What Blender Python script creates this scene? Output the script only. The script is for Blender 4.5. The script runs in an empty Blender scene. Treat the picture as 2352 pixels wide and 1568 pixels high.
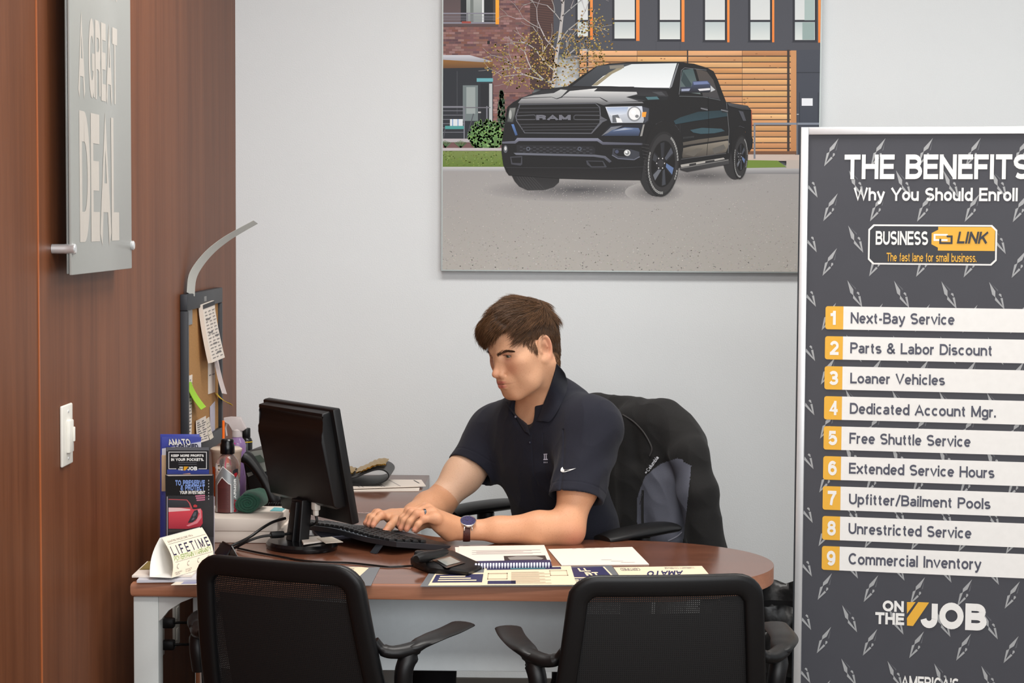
import bpy, bmesh, math, random
import numpy as np
from mathutils import Vector, Matrix, noise as mnoise
from mathutils.geometry import tessellate_polygon
random.seed(7)
rng = np.random.default_rng(7)
S = bpy.context.scene
COL = S.collection
PI = math.pi
def R(d): return math.radians(d)
def lin(c):
    return tuple(((v/255)/12.92 if v/255 <= .04045 else ((v/255+.055)/1.055)**2.4) for v in c[:3])

# ------------------------------------------------------------------ camera
W_PX, H_PX, F_PX = 2352, 1568, 70/36*2352
CAM_Z, ROLL = 1.54, .0055
_dx, _dy = 96.5, 279.5                       # where straight-ahead (+Y) falls, right of / above the frame centre
_pitch = math.atan(_dy/F_PX); _yaw = math.asin(_dx/F_PX*math.cos(_pitch))
FWD = Vector((-math.sin(_yaw)*math.cos(_pitch), math.cos(_yaw)*math.cos(_pitch), -math.sin(_pitch)))
_r0 = Vector((math.cos(_yaw), math.sin(_yaw), 0)); _u0 = _r0.cross(FWD)
RGT = _r0*math.cos(ROLL)+_u0*math.sin(ROLL); UPV = _u0*math.cos(ROLL)-_r0*math.sin(ROLL)
cam = bpy.data.cameras.new('camera'); cam.lens = 70; cam.sensor_width = 36; cam.clip_start = .05
camo = bpy.data.objects.new('camera', cam); COL.objects.link(camo)
camo.matrix_world = Matrix(((RGT.x, UPV.x, -FWD.x, 0), (RGT.y, UPV.y, -FWD.y, 0), (RGT.z, UPV.z, -FWD.z, CAM_Z), (0, 0, 0, 1)))
S.camera = camo
CAM = Vector((0, 0, CAM_Z))
def ray(px, py):
    return (FWD*F_PX+RGT*(px-W_PX/2)+UPV*(H_PX/2-py))
def at(px, py, Y):
    d = ray(px, py); return CAM+d*(Y/d.y)
def atz(px, py, z):
    d = ray(px, py); return CAM+d*((z-CAM_Z)/d.z)
def atx(px, py, x):
    d = ray(px, py); return CAM+d*(x/d.x)
def atp(px, py, p, n):
    d = ray(px, py); return CAM+d*((p-CAM).dot(n)/d.dot(n))

# ------------------------------------------------------------------ world, lights, exposure
S.view_settings.view_transform = 'Standard'; S.view_settings.look = 'None'
S.view_settings.gamma = 1; S.view_settings.use_curve_mapping = False
S.view_settings.exposure = 0.40
S.cycles.use_denoising = True
S.cycles.max_bounces = 8; S.cycles.transparent_max_bounces = 16
S.cycles.sample_clamp_indirect = 6
wd = bpy.data.worlds.new('showroom_daylight'); S.world = wd; wd.use_nodes = True
bg = wd.node_tree.nodes['Background']
bg.inputs[0].default_value = (.93, .97, 1.0, 1); bg.inputs[1].default_value = .42
def area(name, loc, target, sx, sy, power, col):
    l = bpy.data.lights.new(name, 'AREA'); l.shape = 'RECTANGLE'; l.size = sx; l.size_y = sy; l.energy = power; l.color = col
    o = bpy.data.objects.new(name, l); COL.objects.link(o); o.location = loc
    o.rotation_euler = (Vector(target)-Vector(loc)).to_track_quat('-Z', 'Y').to_euler(); return o
area('window_light', (1.2, -2.2, 2.2), (-.2, 5.2, 1.0), 5.0, 2.6, 140, (.97, .985, 1))
LAMPS = [(-.1, 4.5), (1.7, 4.5), (-.1, 2.0), (1.7, 2.0)]
LAMP_Z = 2.98
for i, (x, y) in enumerate(LAMPS):
    area('ceiling_lamp_light', (x, y, LAMP_Z-.06), (x, y+.001, 0), 1.1, .5, 24 if x < 1 else 16, (1, .98, .955))

# ------------------------------------------------------------------ materials
MATS = {}
def _nt(name):
    m = bpy.data.materials.new(name); m.use_nodes = True
    nt = m.node_tree; b = nt.nodes['Principled BSDF']; return m, nt, b
def _nd(nt, t, **kw):
    n = nt.nodes.new(t)
    for k, v in kw.items(): setattr(n, k, v)
    return n
def mat(name, col, rough=.5, metal=0.0, spec=.5, var=.04, vs=60, bump=0.0, bs=400, trans=0.0, alpha=1.0, sub=0.0, emit=0, coat=0.0, ior=1.45, sheen=0.0):
    if name in MATS: return MATS[name]
    m, nt, b = _nt(name); c = lin(col)
    tc = _nd(nt, 'ShaderNodeTexCoord')
    n = _nd(nt, 'ShaderNodeTexNoise'); n.inputs['Scale'].default_value = vs; n.inputs['Detail'].default_value = 3
    nt.links.new(tc.outputs['Object'], n.inputs['Vector'])
    mx = _nd(nt, 'ShaderNodeMixRGB'); mx.inputs[1].default_value = tuple(v*(1-var) for v in c)+(1,); mx.inputs[2].default_value = tuple(min(1, v*(1+var)) for v in c)+(1,)
    nt.links.new(n.outputs['Fac'], mx.inputs[0]); nt.links.new(mx.outputs[0], b.inputs['Base Color'])
    b.inputs['Roughness'].default_value = rough; b.inputs['Metallic'].default_value = metal; b.inputs['Specular IOR Level'].default_value = spec
    b.inputs['Transmission Weight'].default_value = trans; b.inputs['Alpha'].default_value = alpha; b.inputs['IOR'].default_value = ior
    b.inputs['Coat Weight'].default_value = coat; b.inputs['Sheen Weight'].default_value = sheen
    if sub:
        b.inputs['Subsurface Weight'].default_value = sub; b.inputs['Subsurface Radius'].default_value = (.01, .004, .002)
    if emit:
        b.inputs['Emission Color'].default_value = c+(1,); b.inputs['Emission Strength'].default_value = emit
    if bump:
        n2 = _nd(nt, 'ShaderNodeTexNoise'); n2.inputs['Scale'].default_value = bs; n2.inputs['Detail'].default_value = 2
        nt.links.new(tc.outputs['Object'], n2.inputs['Vector'])
        bp = _nd(nt, 'ShaderNodeBump'); bp.inputs['Strength'].default_value = bump; bp.inputs['Distance'].default_value = .002
        nt.links.new(n2.outputs['Fac'], bp.inputs['Height']); nt.links.new(bp.outputs[0], b.inputs['Normal'])
    MATS[name] = m; return m
def wood(name, c1, c2, scale, rough=.35, spec=.5, coat=0.0):
    m, nt, b = _nt(name)
    tc = _nd(nt, 'ShaderNodeTexCoord'); mp = _nd(nt, 'ShaderNodeMapping'); mp.inputs['Scale'].default_value = scale
    nt.links.new(tc.outputs['Object'], mp.inputs[0])
    n1 = _nd(nt, 'ShaderNodeTexNoise'); n1.inputs['Scale'].default_value = 1.0; n1.inputs['Detail'].default_value = 5; n1.inputs['Distortion'].default_value = .6
    n2 = _nd(nt, 'ShaderNodeTexNoise'); n2.inputs['Scale'].default_value = 7.0; n2.inputs['Detail'].default_value = 4; n2.inputs['Roughness'].default_value = .7
    for n in (n1, n2): nt.links.new(mp.outputs[0], n.inputs['Vector'])
    ad = _nd(nt, 'ShaderNodeMath', operation='MULTIPLY_ADD'); ad.inputs[1].default_value = .45
    nt.links.new(n2.outputs['Fac'], ad.inputs[0]); 
    sc = _nd(nt, 'ShaderNodeMath', operation='MULTIPLY'); sc.inputs[1].default_value = .6
    nt.links.new(n1.outputs['Fac'], sc.inputs[0]); nt.links.new(sc.outputs[0], ad.inputs[2])
    cr = _nd(nt, 'ShaderNodeValToRGB'); e = cr.color_ramp.elements
    e[0].position = .36; e[0].color = lin(c1)+(1,); e[1].position = .68; e[1].color = lin(c2)+(1,)
    nt.links.new(ad.outputs[0], cr.inputs[0]); nt.links.new(cr.outputs[0], b.inputs['Base Color'])
    b.inputs['Roughness'].default_value = rough; b.inputs['Specular IOR Level'].default_value = spec; b.inputs['Coat Weight'].default_value = coat
    MATS[name] = m; return m
def vcol(name, rough=.5, spec=.3, sub=0.0, bump=0.0, bs=300, freck=0.0):
    if name in MATS: return MATS[name]
    m, nt, b = _nt(name)
    a = _nd(nt, 'ShaderNodeVertexColor'); a.layer_name = 'Col'
    tc = _nd(nt, 'ShaderNodeTexCoord')
    n = _nd(nt, 'ShaderNodeTexNoise'); n.inputs['Scale'].default_value = bs; n.inputs['Detail'].default_value = 3
    nt.links.new(tc.outputs['Object'], n.inputs['Vector'])
    src = a.outputs['Color']
    if freck:
        cr = _nd(nt, 'ShaderNodeValToRGB'); e = cr.color_ramp.elements
        e[0].position = .30; e[0].color = (.62, .44, .36, 1); e[1].position = .44; e[1].color = (1, 1, 1, 1)
        nt.links.new(n.outputs['Fac'], cr.inputs[0])
        mx = _nd(nt, 'ShaderNodeMixRGB', blend_type='MULTIPLY'); mx.inputs[0].default_value = freck
        nt.links.new(src, mx.inputs[1]); nt.links.new(cr.outputs[0], mx.inputs[2]); src = mx.outputs[0]
    nt.links.new(src, b.inputs['Base Color'])
    b.inputs['Roughness'].default_value = rough; b.inputs['Specular IOR Level'].default_value = spec
    if sub:
        b.inputs['Subsurface Weight'].default_value = sub; b.inputs['Subsurface Radius'].default_value = (.008, .003, .0015)
    if bump:
        bp = _nd(nt, 'ShaderNodeBump'); bp.inputs['Strength'].default_value = bump; bp.inputs['Distance'].default_value = .001
        nt.links.new(n.outputs['Fac'], bp.inputs['Height']); nt.links.new(bp.outputs[0], b.inputs['Normal'])
    MATS[name] = m; return m
def mesh_fabric(name, pitch, open_):
    m, nt, b = _nt(name)
    b.inputs['Base Color'].default_value = lin((16, 16, 18))+(1,); b.inputs['Roughness'].default_value = .6
    tc = _nd(nt, 'ShaderNodeTexCoord'); sp = _nd(nt, 'ShaderNodeSeparateXYZ'); nt.links.new(tc.outputs['Object'], sp.inputs[0])
    outs = []
    for ax, off in ((0, 0), (2, 0)):
        mu = _nd(nt, 'ShaderNodeMath', operation='MULTIPLY'); mu.inputs[1].default_value = 1/pitch; nt.links.new(sp.outputs[ax], mu.inputs[0])
        fr = _nd(nt, 'ShaderNodeMath', operation='FRACT'); nt.links.new(mu.outputs[0], fr.inputs[0])
        lt = _nd(nt, 'ShaderNodeMath', operation='LESS_THAN'); lt.inputs[1].default_value = open_; nt.links.new(fr.outputs[0], lt.inputs[0]); outs.append(lt)
    an = _nd(nt, 'ShaderNodeMath', operation='MULTIPLY'); nt.links.new(outs[0].outputs[0], an.inputs[0]); nt.links.new(outs[1].outputs[0], an.inputs[1])
    iv = _nd(nt, 'ShaderNodeMath', operation='SUBTRACT'); iv.inputs[0].default_value = 1; nt.links.new(an.outputs[0], iv.inputs[1])
    nt.links.new(iv.outputs[0], b.inputs['Alpha']); MATS[name] = m; return m

# ------------------------------------------------------------------ objects
WM = {}
def tag(o, label=None, cat=None, group=None, kind=None):
    if label: o['label'] = label
    if cat: o['category'] = cat
    if group: o['group'] = group
    if kind: o['kind'] = kind
    return o
def thing(name, label, cat, loc=(0, 0, 0), rotz=0.0, group=None):
    o = bpy.data.objects.new(name, None); COL.objects.link(o); o.empty_display_size = .05
    o.location = loc; o.rotation_euler = (0, 0, rotz)
    WM[o.name] = Matrix.Translation(loc) @ Matrix.Rotation(rotz, 4, 'Z')
    return tag(o, label, cat, group)
def obj(name, bm, mats, parent=None, world=False, smooth=35, label=None):
    if not isinstance(mats, (list, tuple)): mats = [mats]
    if parent is not None and world: bm.transform(WM[parent.name].inverted())
    me = bpy.data.meshes.new(name); bm.to_mesh(me); bm.free()
    return objm(name, me, mats, parent, smooth, label)
def objm(name, me, mats, parent=None, smooth=35, label=None):
    for m in mats: me.materials.append(m)
    if smooth:
        me.shade_smooth()
        if smooth < 180: me.set_sharp_from_angle(angle=R(smooth))
    o = bpy.data.objects.new(name, me); COL.objects.link(o)
    if parent is not None: o.parent = parent; WM[o.name] = WM[parent.name]
    else: WM[o.name] = Matrix.Identity(4)
    if label: o['label'] = label
    return o
def settle(o):
    """Move a top-level mesh's origin to the bottom centre of its geometry."""
    me = o.data; n = len(me.vertices); co = np.empty(n*3, 'f'); me.vertices.foreach_get('co', co); co = co.reshape(-1, 3)
    lo, hi = co.min(0), co.max(0); c = np.array([(lo[0]+hi[0])/2, (lo[1]+hi[1])/2, lo[2]])
    me.vertices.foreach_set('co', (co-c).astype('f').ravel()); me.update(); o.location = c.tolist()
    WM[o.name] = Matrix.Translation(c.tolist()); return o
def single(name, bm, mats, label, cat, group=None, smooth=35):
    return tag(settle(obj(name, bm, mats, smooth=smooth)), label, cat, group)
def struct(name, bm, mats, smooth=35):
    return tag(obj(name, bm, mats, smooth=smooth), kind='structure')
def copy_tree(o, parent=None):
    c = o.copy(); COL.objects.link(c); c.parent = parent
    for ch in list(o.children): copy_tree(ch, c)
    return c
def BM(): return bmesh.new()
def box(bm, c, size, rot=None, bev=0.0, seg=2, mi=0, top=1.0):
    mt = Matrix.Translation(c) @ (rot.to_4x4() if rot is not None else Matrix.Identity(4))
    r = bmesh.ops.create_cube(bm, size=1.0); vs = r['verts']
    for v in vs:
        t = top if v.co.z > 0 else 1
        v.co = Vector((v.co.x*size[0]*t, v.co.y*size[1]*t, v.co.z*size[2]))
    fs = set(f for v in vs for f in v.link_faces); es = set(e for v in vs for e in v.link_edges)
    for f in fs: f.material_index = mi
    allv = list(vs)
    if bev:
        rr = bmesh.ops.bevel(bm, geom=list(es), offset=bev, segments=seg, affect='EDGES', profile=.5)
        for f in rr['faces']: f.material_index = mi
        allv = list({v for f in rr['faces'] for v in f.verts} | {v for v in vs if v.is_valid})
    bmesh.ops.transform(bm, matrix=mt, verts=allv)
    return allv
def faces_from(bm, rings, closed=True, cap0=True, cap1=True, mi=0):
    vr = [[bm.verts.new(p) for p in ring] for ring in rings]; n = len(rings[0])
    for a, b in zip(vr[:-1], vr[1:]):
        for i in range(n if closed else n-1):
            f = bm.faces.new((a[i], a[(i+1) % n], b[(i+1) % n], b[i])); f.material_index = mi
    if closed and cap0: bm.faces.new(list(reversed(vr[0]))).material_index = mi
    if closed and cap1: bm.faces.new(vr[-1]).material_index = mi
    return vr
def spline(pts, n=6):
    pts = [Vector(p) for p in pts]; out = []
    for i in range(len(pts)-1):
        p0 = pts[max(i-1, 0)]; p1 = pts[i]; p2 = pts[i+1]; p3 = pts[min(i+2, len(pts)-1)]
        for k in range(n):
            t = k/n
            out.append(.5*((2*p1)+(p2-p0)*t+(2*p0-5*p1+4*p2-p3)*t*t+(3*p1-p0-3*p2+p3)*t**3))
    out.append(pts[-1]); return out
def tube(bm, pts, r, n=10, mi=0, flat=None, up=None):
    """Tube along pts; r number or list; flat=(a,b) scales the section across/along 'up'."""
    pts = [Vector(p) for p in pts]; m = len(pts)
    rs = r if isinstance(r, (list, tuple)) else [r]*m
    fl = flat if isinstance(flat, list) else [flat or (1, 1)]*m
    rings = []; nrm = None
    for i, p in enumerate(pts):
        t = (pts[min(i+1, m-1)]-pts[max(i-1, 0)]).normalized()
        if up is not None: nrm = Vector(up)-t*Vector(up).dot(t)
        elif nrm is None:
            a = Vector((0, 0, 1)) if abs(t.z) < .9 else Vector((1, 0, 0)); nrm = a-t*a.dot(t)
        else: nrm = nrm-t*nrm.dot(t)
        if nrm.length < 1e-6: nrm = t.orthogonal()
        nrm.normalize(); bn = t.cross(nrm)
        rings.append([p+bn*(math.cos(2*PI*k/n)*rs[i]*fl[i][0])+nrm*(math.sin(2*PI*k/n)*rs[i]*fl[i][1]) for k in range(n)])
    return faces_from(bm, rings, mi=mi)
def lathe(bm, prof, n=24, c=(0, 0, 0), rot=None, mi=0, sx=1, sy=1):
    c = Vector(c); rings = []
    for r, z in prof:
        ring = [Vector((math.cos(2*PI*k/n)*r*sx, math.sin(2*PI*k/n)*r*sy, z)) for k in range(n)]
        rings.append([c+(rot @ p if rot is not None else p) for p in ring])
    return faces_from(bm, rings, mi=mi)
def prism(bm, poly, z0, z1, f=None, mi=0, bev=0.0):
    """Extrude the outline poly [(u,v)] from z0 to z1; f maps (u,v,w) to space."""
    f = f or (lambda u, v, w: Vector((u, v, w)))
    a = [bm.verts.new(f(u, v, z0)) for u, v in poly]; b = [bm.verts.new(f(u, v, z1)) for u, v in poly]; n = len(poly)
    fs = [bm.faces.new(list(reversed(a))), bm.faces.new(b)]
    for i in range(n): fs.append(bm.faces.new((a[i], a[(i+1) % n], b[(i+1) % n], b[i])))
    for q in fs: q.material_index = mi
    if bev:
        es = set(fs[0].edges) | set(fs[1].edges)
        rr = bmesh.ops.bevel(bm, geom=list(es), offset=bev, segments=3, affect='EDGES', profile=.5)
        for q in rr['faces']: q.material_index = mi
def sheet(bm, grid, mi=0):
    vr = [[bm.verts.new(p) for p in row] for row in grid]
    for a, b in zip(vr[:-1], vr[1:]):
        for i in range(len(a)-1): bm.faces.new((a[i], a[i+1], b[i+1], b[i])).material_index = mi
    return vr
def slab(bm, grid, t, mi=0):
    """A sheet with thickness t along its normals (closed)."""
    if t < 0: grid, t = grid[::-1], -t
    rows, cols = len(grid), len(grid[0]); g = [[Vector(p) for p in r] for r in grid]; b = []
    for i in range(rows):
        rr = []
        for j in range(cols):
            du = g[i][min(j+1, cols-1)]-g[i][max(j-1, 0)]; dv = g[min(i+1, rows-1)][j]-g[max(i-1, 0)][j]
            rr.append(g[i][j]+du.cross(dv).normalized()*t)
        b.append(rr)
    A = [[bm.verts.new(p) for p in r] for r in g]; B = [[bm.verts.new(p) for p in r] for r in b]
    fs = []
    for i in range(rows-1):
        for j in range(cols-1):
            fs.append((A[i][j], A[i+1][j], A[i+1][j+1], A[i][j+1])); fs.append((B[i][j], B[i][j+1], B[i+1][j+1], B[i+1][j]))
    for i in range(rows-1):
        fs.append((A[i][0], B[i][0], B[i+1][0], A[i+1][0])); fs.append((A[i][-1], A[i+1][-1], B[i+1][-1], B[i][-1]))
    for j in range(cols-1):
        fs.append((A[0][j], A[0][j+1], B[0][j+1], B[0][j])); fs.append((A[-1][j], B[-1][j], B[-1][j+1], A[-1][j+1]))
    for f in fs: bm.faces.new(f).material_index = mi
def flat(bm, poly, f, mi=0):
    """A flat printed shape: outline poly [(u,v)] placed by f(u,v)."""
    vs = [bm.verts.new(f(u, v)) for u, v in poly]
    for t in tessellate_polygon([[Vector((u, v, 0)) for u, v in poly]]):
        try: bm.faces.new([vs[i] for i in t]).material_index = mi
        except ValueError: pass
def rect(x0, y0, x1, y1): return [(x0, y0), (x1, y0), (x1, y1), (x0, y1)]
def rrect(x0, y0, x1, y1, r, n=5):
    out = []
    for cx, cy, a in ((x1-r, y1-r, 0), (x0+r, y1-r, 90), (x0+r, y0+r, 180), (x1-r, y0+r, 270)):
        for k in range(n+1): out.append((cx+r*math.cos(R(a+90*k/n)), cy+r*math.sin(R(a+90*k/n))))
    return out
_TX = {}
def _arc(cx, cy, rx, ry, a0, a1, n=10):
    return [(cx+rx*math.cos(R(a0+(a1-a0)*k/n)), cy+ry*math.sin(R(a0+(a1-a0)*k/n))) for k in range(n+1)]
def glyphs(t):
    """A plain grotesque alphabet drawn as strokes: char -> (width, [(points, butt)]); cap height 1, stroke t."""
    X = (.73-t)/(1-t); D = -.25/(1-t); h = X/2; A = _arc
    def l(*p): return (list(p), False)
    def b(p): return (p, True)
    bowl = b(A(.5, h, .5, h, 0, 360, 20)); S = lambda y0, y1: b(A(.5, y0+(y1-y0)*.75, .5, (y1-y0)*.25, 35, 270)+A(.5, y0+(y1-y0)*.25, .5, (y1-y0)*.25, 90, -145))
    hump = b([(0, h*1.1)]+A(.5, X*.62, .5, X*.38, 180, 0)+[(1, h*.9)])
    return {
    'A': (.78, [l((0, 0), (.5, 1), (1, 0)), b([(.17, .3), (.83, .3)])]),
    'B': (.68, [l((0, 0), (0, 1)), b([(0, 1), (.55, 1)]+A(.55, .765, .38, .235, 90, -90)+[(0, .53)]), b([(0, .53), (.58, .53)]+A(.58, .265, .42, .265, 90, -90)+[(0, 0)])]),
    'C': (.74, [b(A(.52, .5, .52, .5, 42, 318, 18))]),
    'D': (.72, [l((0, 0), (0, 1)), b([(0, 1), (.45, 1)]+A(.45, .5, .55, .5, 90, -90, 14)+[(0, 0)])]),
    'E': (.58, [l((0, 0), (0, 1)), l((0, 1), (1, 1)), l((0, .52), (.92, .52)), l((0, 0), (1, 0))]),
    'F': (.55, [l((0, 0), (0, 1)), l((0, 1), (1, 1)), l((0, .5), (.88, .5))]),
    'G': (.78, [b(A(.5, .5, .5, .5, 42, 345, 18)), l((.98, .02), (.98, .44)), b([(.98, .44), (.55, .44)])]),
    'H': (.7, [l((0, 0), (0, 1)), l((1, 0), (1, 1)), b([(0, .52), (1, .52)])]),
    'I': (.02, [l((0, 0), (0, 1))]),
    'J': (.5, [b([(1, 1.09), (1, .3)]+A(.5, .3, .5, .3, 0, -175))]),
    'K': (.72, [l((0, 0), (0, 1)), b([(.95, 1.08), (.05, .36)]), b([(.32, .6), (1.02, -.08)])]),
    'L': (.54, [l((0, 1), (0, 0)), l((0, 0), (1, 0))]),
    'M': (.84, [l((0, 0), (0, 1)), b([(0, 1), (.5, .0)]), b([(.5, .0), (1, 1)]), l((1, 1), (1, 0))]),
    'N': (.7, [l((0, 0), (0, 1)), b([(0, 1), (1, 0)]), l((1, 0), (1, 1))]),
    'O': (.82, [b(A(.5, .5, .5, .5, 0, 360, 24))]),
    'P': (.64, [l((0, 0), (0, 1)), b([(0, 1), (.55, 1)]+A(.55, .73, .45, .27, 90, -90)+[(0, .46)])]),
    'Q': (.82, [b(A(.5, .5, .5, .5, 0, 360, 24)), l((.6, .28), (1, -.05))]),
    'R': (.68, [l((0, 0), (0, 1)), b([(0, 1), (.55, 1)]+A(.55, .745, .4, .255, 90, -90)+[(0, .49)]), b([(.5, .49), (.78, .45), (.9, .3), (.92, -.08)])]),
    'S': (.66, [S(0, 1)]),
    'T': (.66, [l((0, 1), (1, 1)), l((.5, 0), (.5, 1))]),
    'U': (.68, [b([(0, 1.09), (0, .36)]+A(.5, .36, .5, .36, 180, 360)+[(1, 1.09)])]),
    'V': (.74, [l((0, 1), (.5, 0), (1, 1))]),
    'W': (1.1, [l((0, 1), (.26, 0), (.5, .96), (.74, 0), (1, 1))]),
    'X': (.72, [l((0, 0), (1, 1)), l((0, 1), (1, 0))]),
    'Y': (.74, [l((0, 1), (.5, .42), (1, 1)), l((.5, .42), (.5, 0))]),
    'Z': (.66, [l((0, 1), (1, 1), (0, 0), (1, 0))]),
    'a': (.5, [b(A(.5, X*.74, .46, X*.26, 160, 0, 9)+[(.96, h), (.96, -.06)]), b([(.96, h*1.15), (.5, h*1.05)]+A(.45, X*.27, .45, X*.27, 100, 300, 9)+[(.96, X*.3)])]),
    'b': (.54, [l((0, 0), (0, 1)), bowl]),
    'c': (.52, [b(A(.52, h, .52, h, 45, 315, 14))]),
    'd': (.54, [l((1, 0), (1, 1)), bowl]),
    'e': (.54, [b([(.03, h*1.02), (1, h*1.02)]), b(A(.5, h, .5, h, 0, 318, 16))]),
    'f': (.3, [b([(.42, -.08), (.42, .75)]+A(.85, .78, .43, .22, 180, 80, 6)), b([(-.1, X), (1, X)])]),
    'g': (.54, [bowl, b([(1, X+.06), (1, D*.5)]+A(.5, D*.5, .5, -D*.5, 360, 195))]),
    'h': (.52, [l((0, 0), (0, 1)), hump, b([(1, h), (1, -.08)])]),
    'i': (.02, [l((0, 0), (0, X)), l((0, .98), (0, 1))]),
    'k': (.5, [l((0, 0), (0, 1)), b([(1, X+.06), (.05, X*.38)]), b([(.35, X*.62), (1.05, -.08)])]),
    'l': (.02, [l((0, 0), (0, 1))]),
    'm': (.86, [l((0, 0), (0, X)), b([(0, h*1.1)]+A(.25, X*.65, .25, X*.35, 180, 0)+[(.5, -.08)]), b([(.5, h*1.1)]+A(.75, X*.65, .25, X*.35, 180, 0)+[(1, -.08)])]),
    'n': (.52, [l((0, 0), (0, X)), hump, b([(1, h), (1, -.08)])]),
    'o': (.56, [bowl]),
    'p': (.54, [l((0, D), (0, X)), bowl]),
    'q': (.54, [l((1, D), (1, X)), bowl]),
    'r': (.28, [l((0, 0), (0, X)), b([(0, h*1.1)]+A(.9, X*.62, .9, X*.38, 180, 90, 6)+[(1.1, X)])]),
    's': (.48, [S(0, X)]),
    't': (.3, [b([(.42, .98), (.42, X*.25)]+A(.85, X*.25, .43, X*.25, 180, 270, 6)+[(1, 0)]), b([(-.1, X), (1, X)])]),
    'u': (.52, [l((1, 0), (1, X)), b([(0, X+.08), (0, h*.8)]+A(.5, X*.38, .5, X*.38, 180, 360)+[(1, h*.9)])]),
    'v': (.54, [l((0, X), (.5, 0), (1, X))]),
    'w': (.8, [l((0, X), (.26, 0), (.5, X*.95), (.74, 0), (1, X))]),
    'x': (.52, [l((0, 0), (1, X)), l((0, X), (1, 0))]),
    'y': (.54, [l((0, X), (.52, 0)), b([(1.04, X+.09), (.46, D*.55), (.3, D), (0, D)])]),
    'z': (.46, [l((0, X), (1, X), (0, 0), (1, 0))]),
    '0': (.56, [b(A(.5, .5, .5, .5, 0, 360, 24))]),
    '1': (.3, [l((1, 0), (1, 1)), b([(1, .98), (.7, .8), (.0, .78)])]),
    '2': (.56, [b(A(.5, .7, .5, .3, 170, -25)+[(.0, 0)]), l((0, 0), (1, 0))]),
    '3': (.56, [b(A(.48, .755, .46, .245, 160, -90)), b(A(.5, .255, .5, .255, 90, -160)), b([(.3, .51), (.55, .51)])]),
    '4': (.6, [l((.72, 0), (.72, 1)), b([(.72, 1), (0, .28), (1.1, .28)])]),
    '5': (.56, [b([(.95, 1), (.16, 1), (.06, .5)]+A(.5, .32, .5, .32, 140, -155))]),
    '6': (.56, [b(A(.5, .32, .5, .32, 0, 360, 18)), b([(0, .32)]+A(.52, .6, .52, .4, 180, 40))]),
    '7': (.54, [l((0, 1), (1, 1)), b([(1, 1), (.5, .45), (.35, -.08)])]),
    '8': (.56, [b(A(.5, .76, .44, .24, 0, 360, 18)), b(A(.5, .27, .5, .27, 0, 360, 18))]),
    '9': (.56, [b(A(.5, .68, .5, .32, 0, 360, 18)), b([(1, .68)]+A(.48, .4, .52, .4, 0, -140))]),
    '&': (.74, [b([(1.05, -.06), (.2, .68)]+A(.42, .78, .26, .22, 190, -20, 10)+[(.12, .42)]+A(.42, .25, .42, .25, 140, 290, 8)+[(.98, .45)])]),
    '.': (.02, [l((0, 0), (0, .02))]), '-': (.26, [b([(-.1, .36), (1.1, .36)])]), '/': (.36, [l((0, -.05), (1, 1.05))]),
    "'": (.02, [l((0, .8), (0, 1))]), '+': (.5, [l((.5, .2), (.5, .8)), l((0, .5), (1, .5))]), ' ': (.22, []), ',': (.02, [l((0, 0), (0, -.1))]),
    }
def text2d(body, bold):
    """Lettering as flat quads normalised to its own box; 'bold' sets the stroke weight."""
    if (body, bold) in _TX: return _TX[(body, bold)]
    t = .115+bold*2.6; G = glyphs(t); x = 0.0; V_, F_, Z_ = [], [], []; zi = 0
    for ch in body:
        w, strokes = G.get(ch, G['.'])
        for pts, butt in strokes:
            p = [np.array((x+t/2+u*w, t/2+v*(1-t))) for u, v in pts]
            if len(p) < 2: continue
            loop = butt and np.linalg.norm(p[0]-p[-1]) < 1e-6
            if not butt:
                a = (p[0]-p[1]); a = a/max(np.linalg.norm(a), 1e-6); b = (p[-1]-p[-2]); b = b/max(np.linalg.norm(b), 1e-6)
                p[0] = p[0]+a*t/2; p[-1] = p[-1]+b*t/2
            n = len(p); ids = []; zi += 1
            for i in range(n):
                if loop and i in (0, n-1): d0, d1 = p[-1]-p[-2], p[1]-p[0]
                else: d0, d1 = p[i]-p[max(i-1, 0)], p[min(i+1, n-1)]-p[i]
                if np.linalg.norm(d0) < 1e-9: d0 = d1
                if np.linalg.norm(d1) < 1e-9: d1 = d0
                d0 = d0/np.linalg.norm(d0); d1 = d1/np.linalg.norm(d1); m = np.array((-d0[1]-d1[1], d0[0]+d1[0])); L = np.linalg.norm(m)
                m = m/L if L > 1e-6 else np.array((-d0[1], d0[0]))
                k = min(1/max(abs(m @ np.array((-d1[1], d1[0]))), .3), 1.3)
                ids.append(len(V_)); V_.append(p[i]+m*k*t/2); V_.append(p[i]-m*k*t/2); Z_ += [zi % 5]*2
            for i in range(n-1): F_.append((ids[i], ids[i]+1, ids[i+1]+1, ids[i+1]))
        x += w+t+(.075 if ch != ' ' else .1)
    v = np.array(V_); lo, hi = v.min(0), v.max(0)
    if any(c in 'yjpq' or c == 'g' for c in body): lo[1] = min(lo[1], -.27)
    v = (v-lo)/(hi-lo); _TX[(body, bold)] = (v, F_, Z_); return v, F_, Z_
def text(bm, body, x0, y0, x1, y1, f, mi=0, bold=.02, shear=0.0):
    """Lettering fitted in the box (x0,y0)-(x1,y1) of the surface f(u,v)."""
    v, fs, zs = text2d(body, bold); vs = []
    cx, cy = (x0+x1)/2, (y0+y1)/2; ex, ey = (x1-x0)*.01, (y1-y0)*.01
    n = (f(cx+ex, cy)-f(cx, cy)).cross(f(cx, cy+ey)-f(cx, cy)).normalized()
    for (a, b), z in zip(v, zs): vs.append(bm.verts.new(f(x0+(x1-x0)*a+shear*(b-.5)*(y1-y0), y0+(y1-y0)*b)+n*(z*3e-5)))
    for q in fs: bm.faces.new([vs[i] for i in q]).material_index = mi
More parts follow.
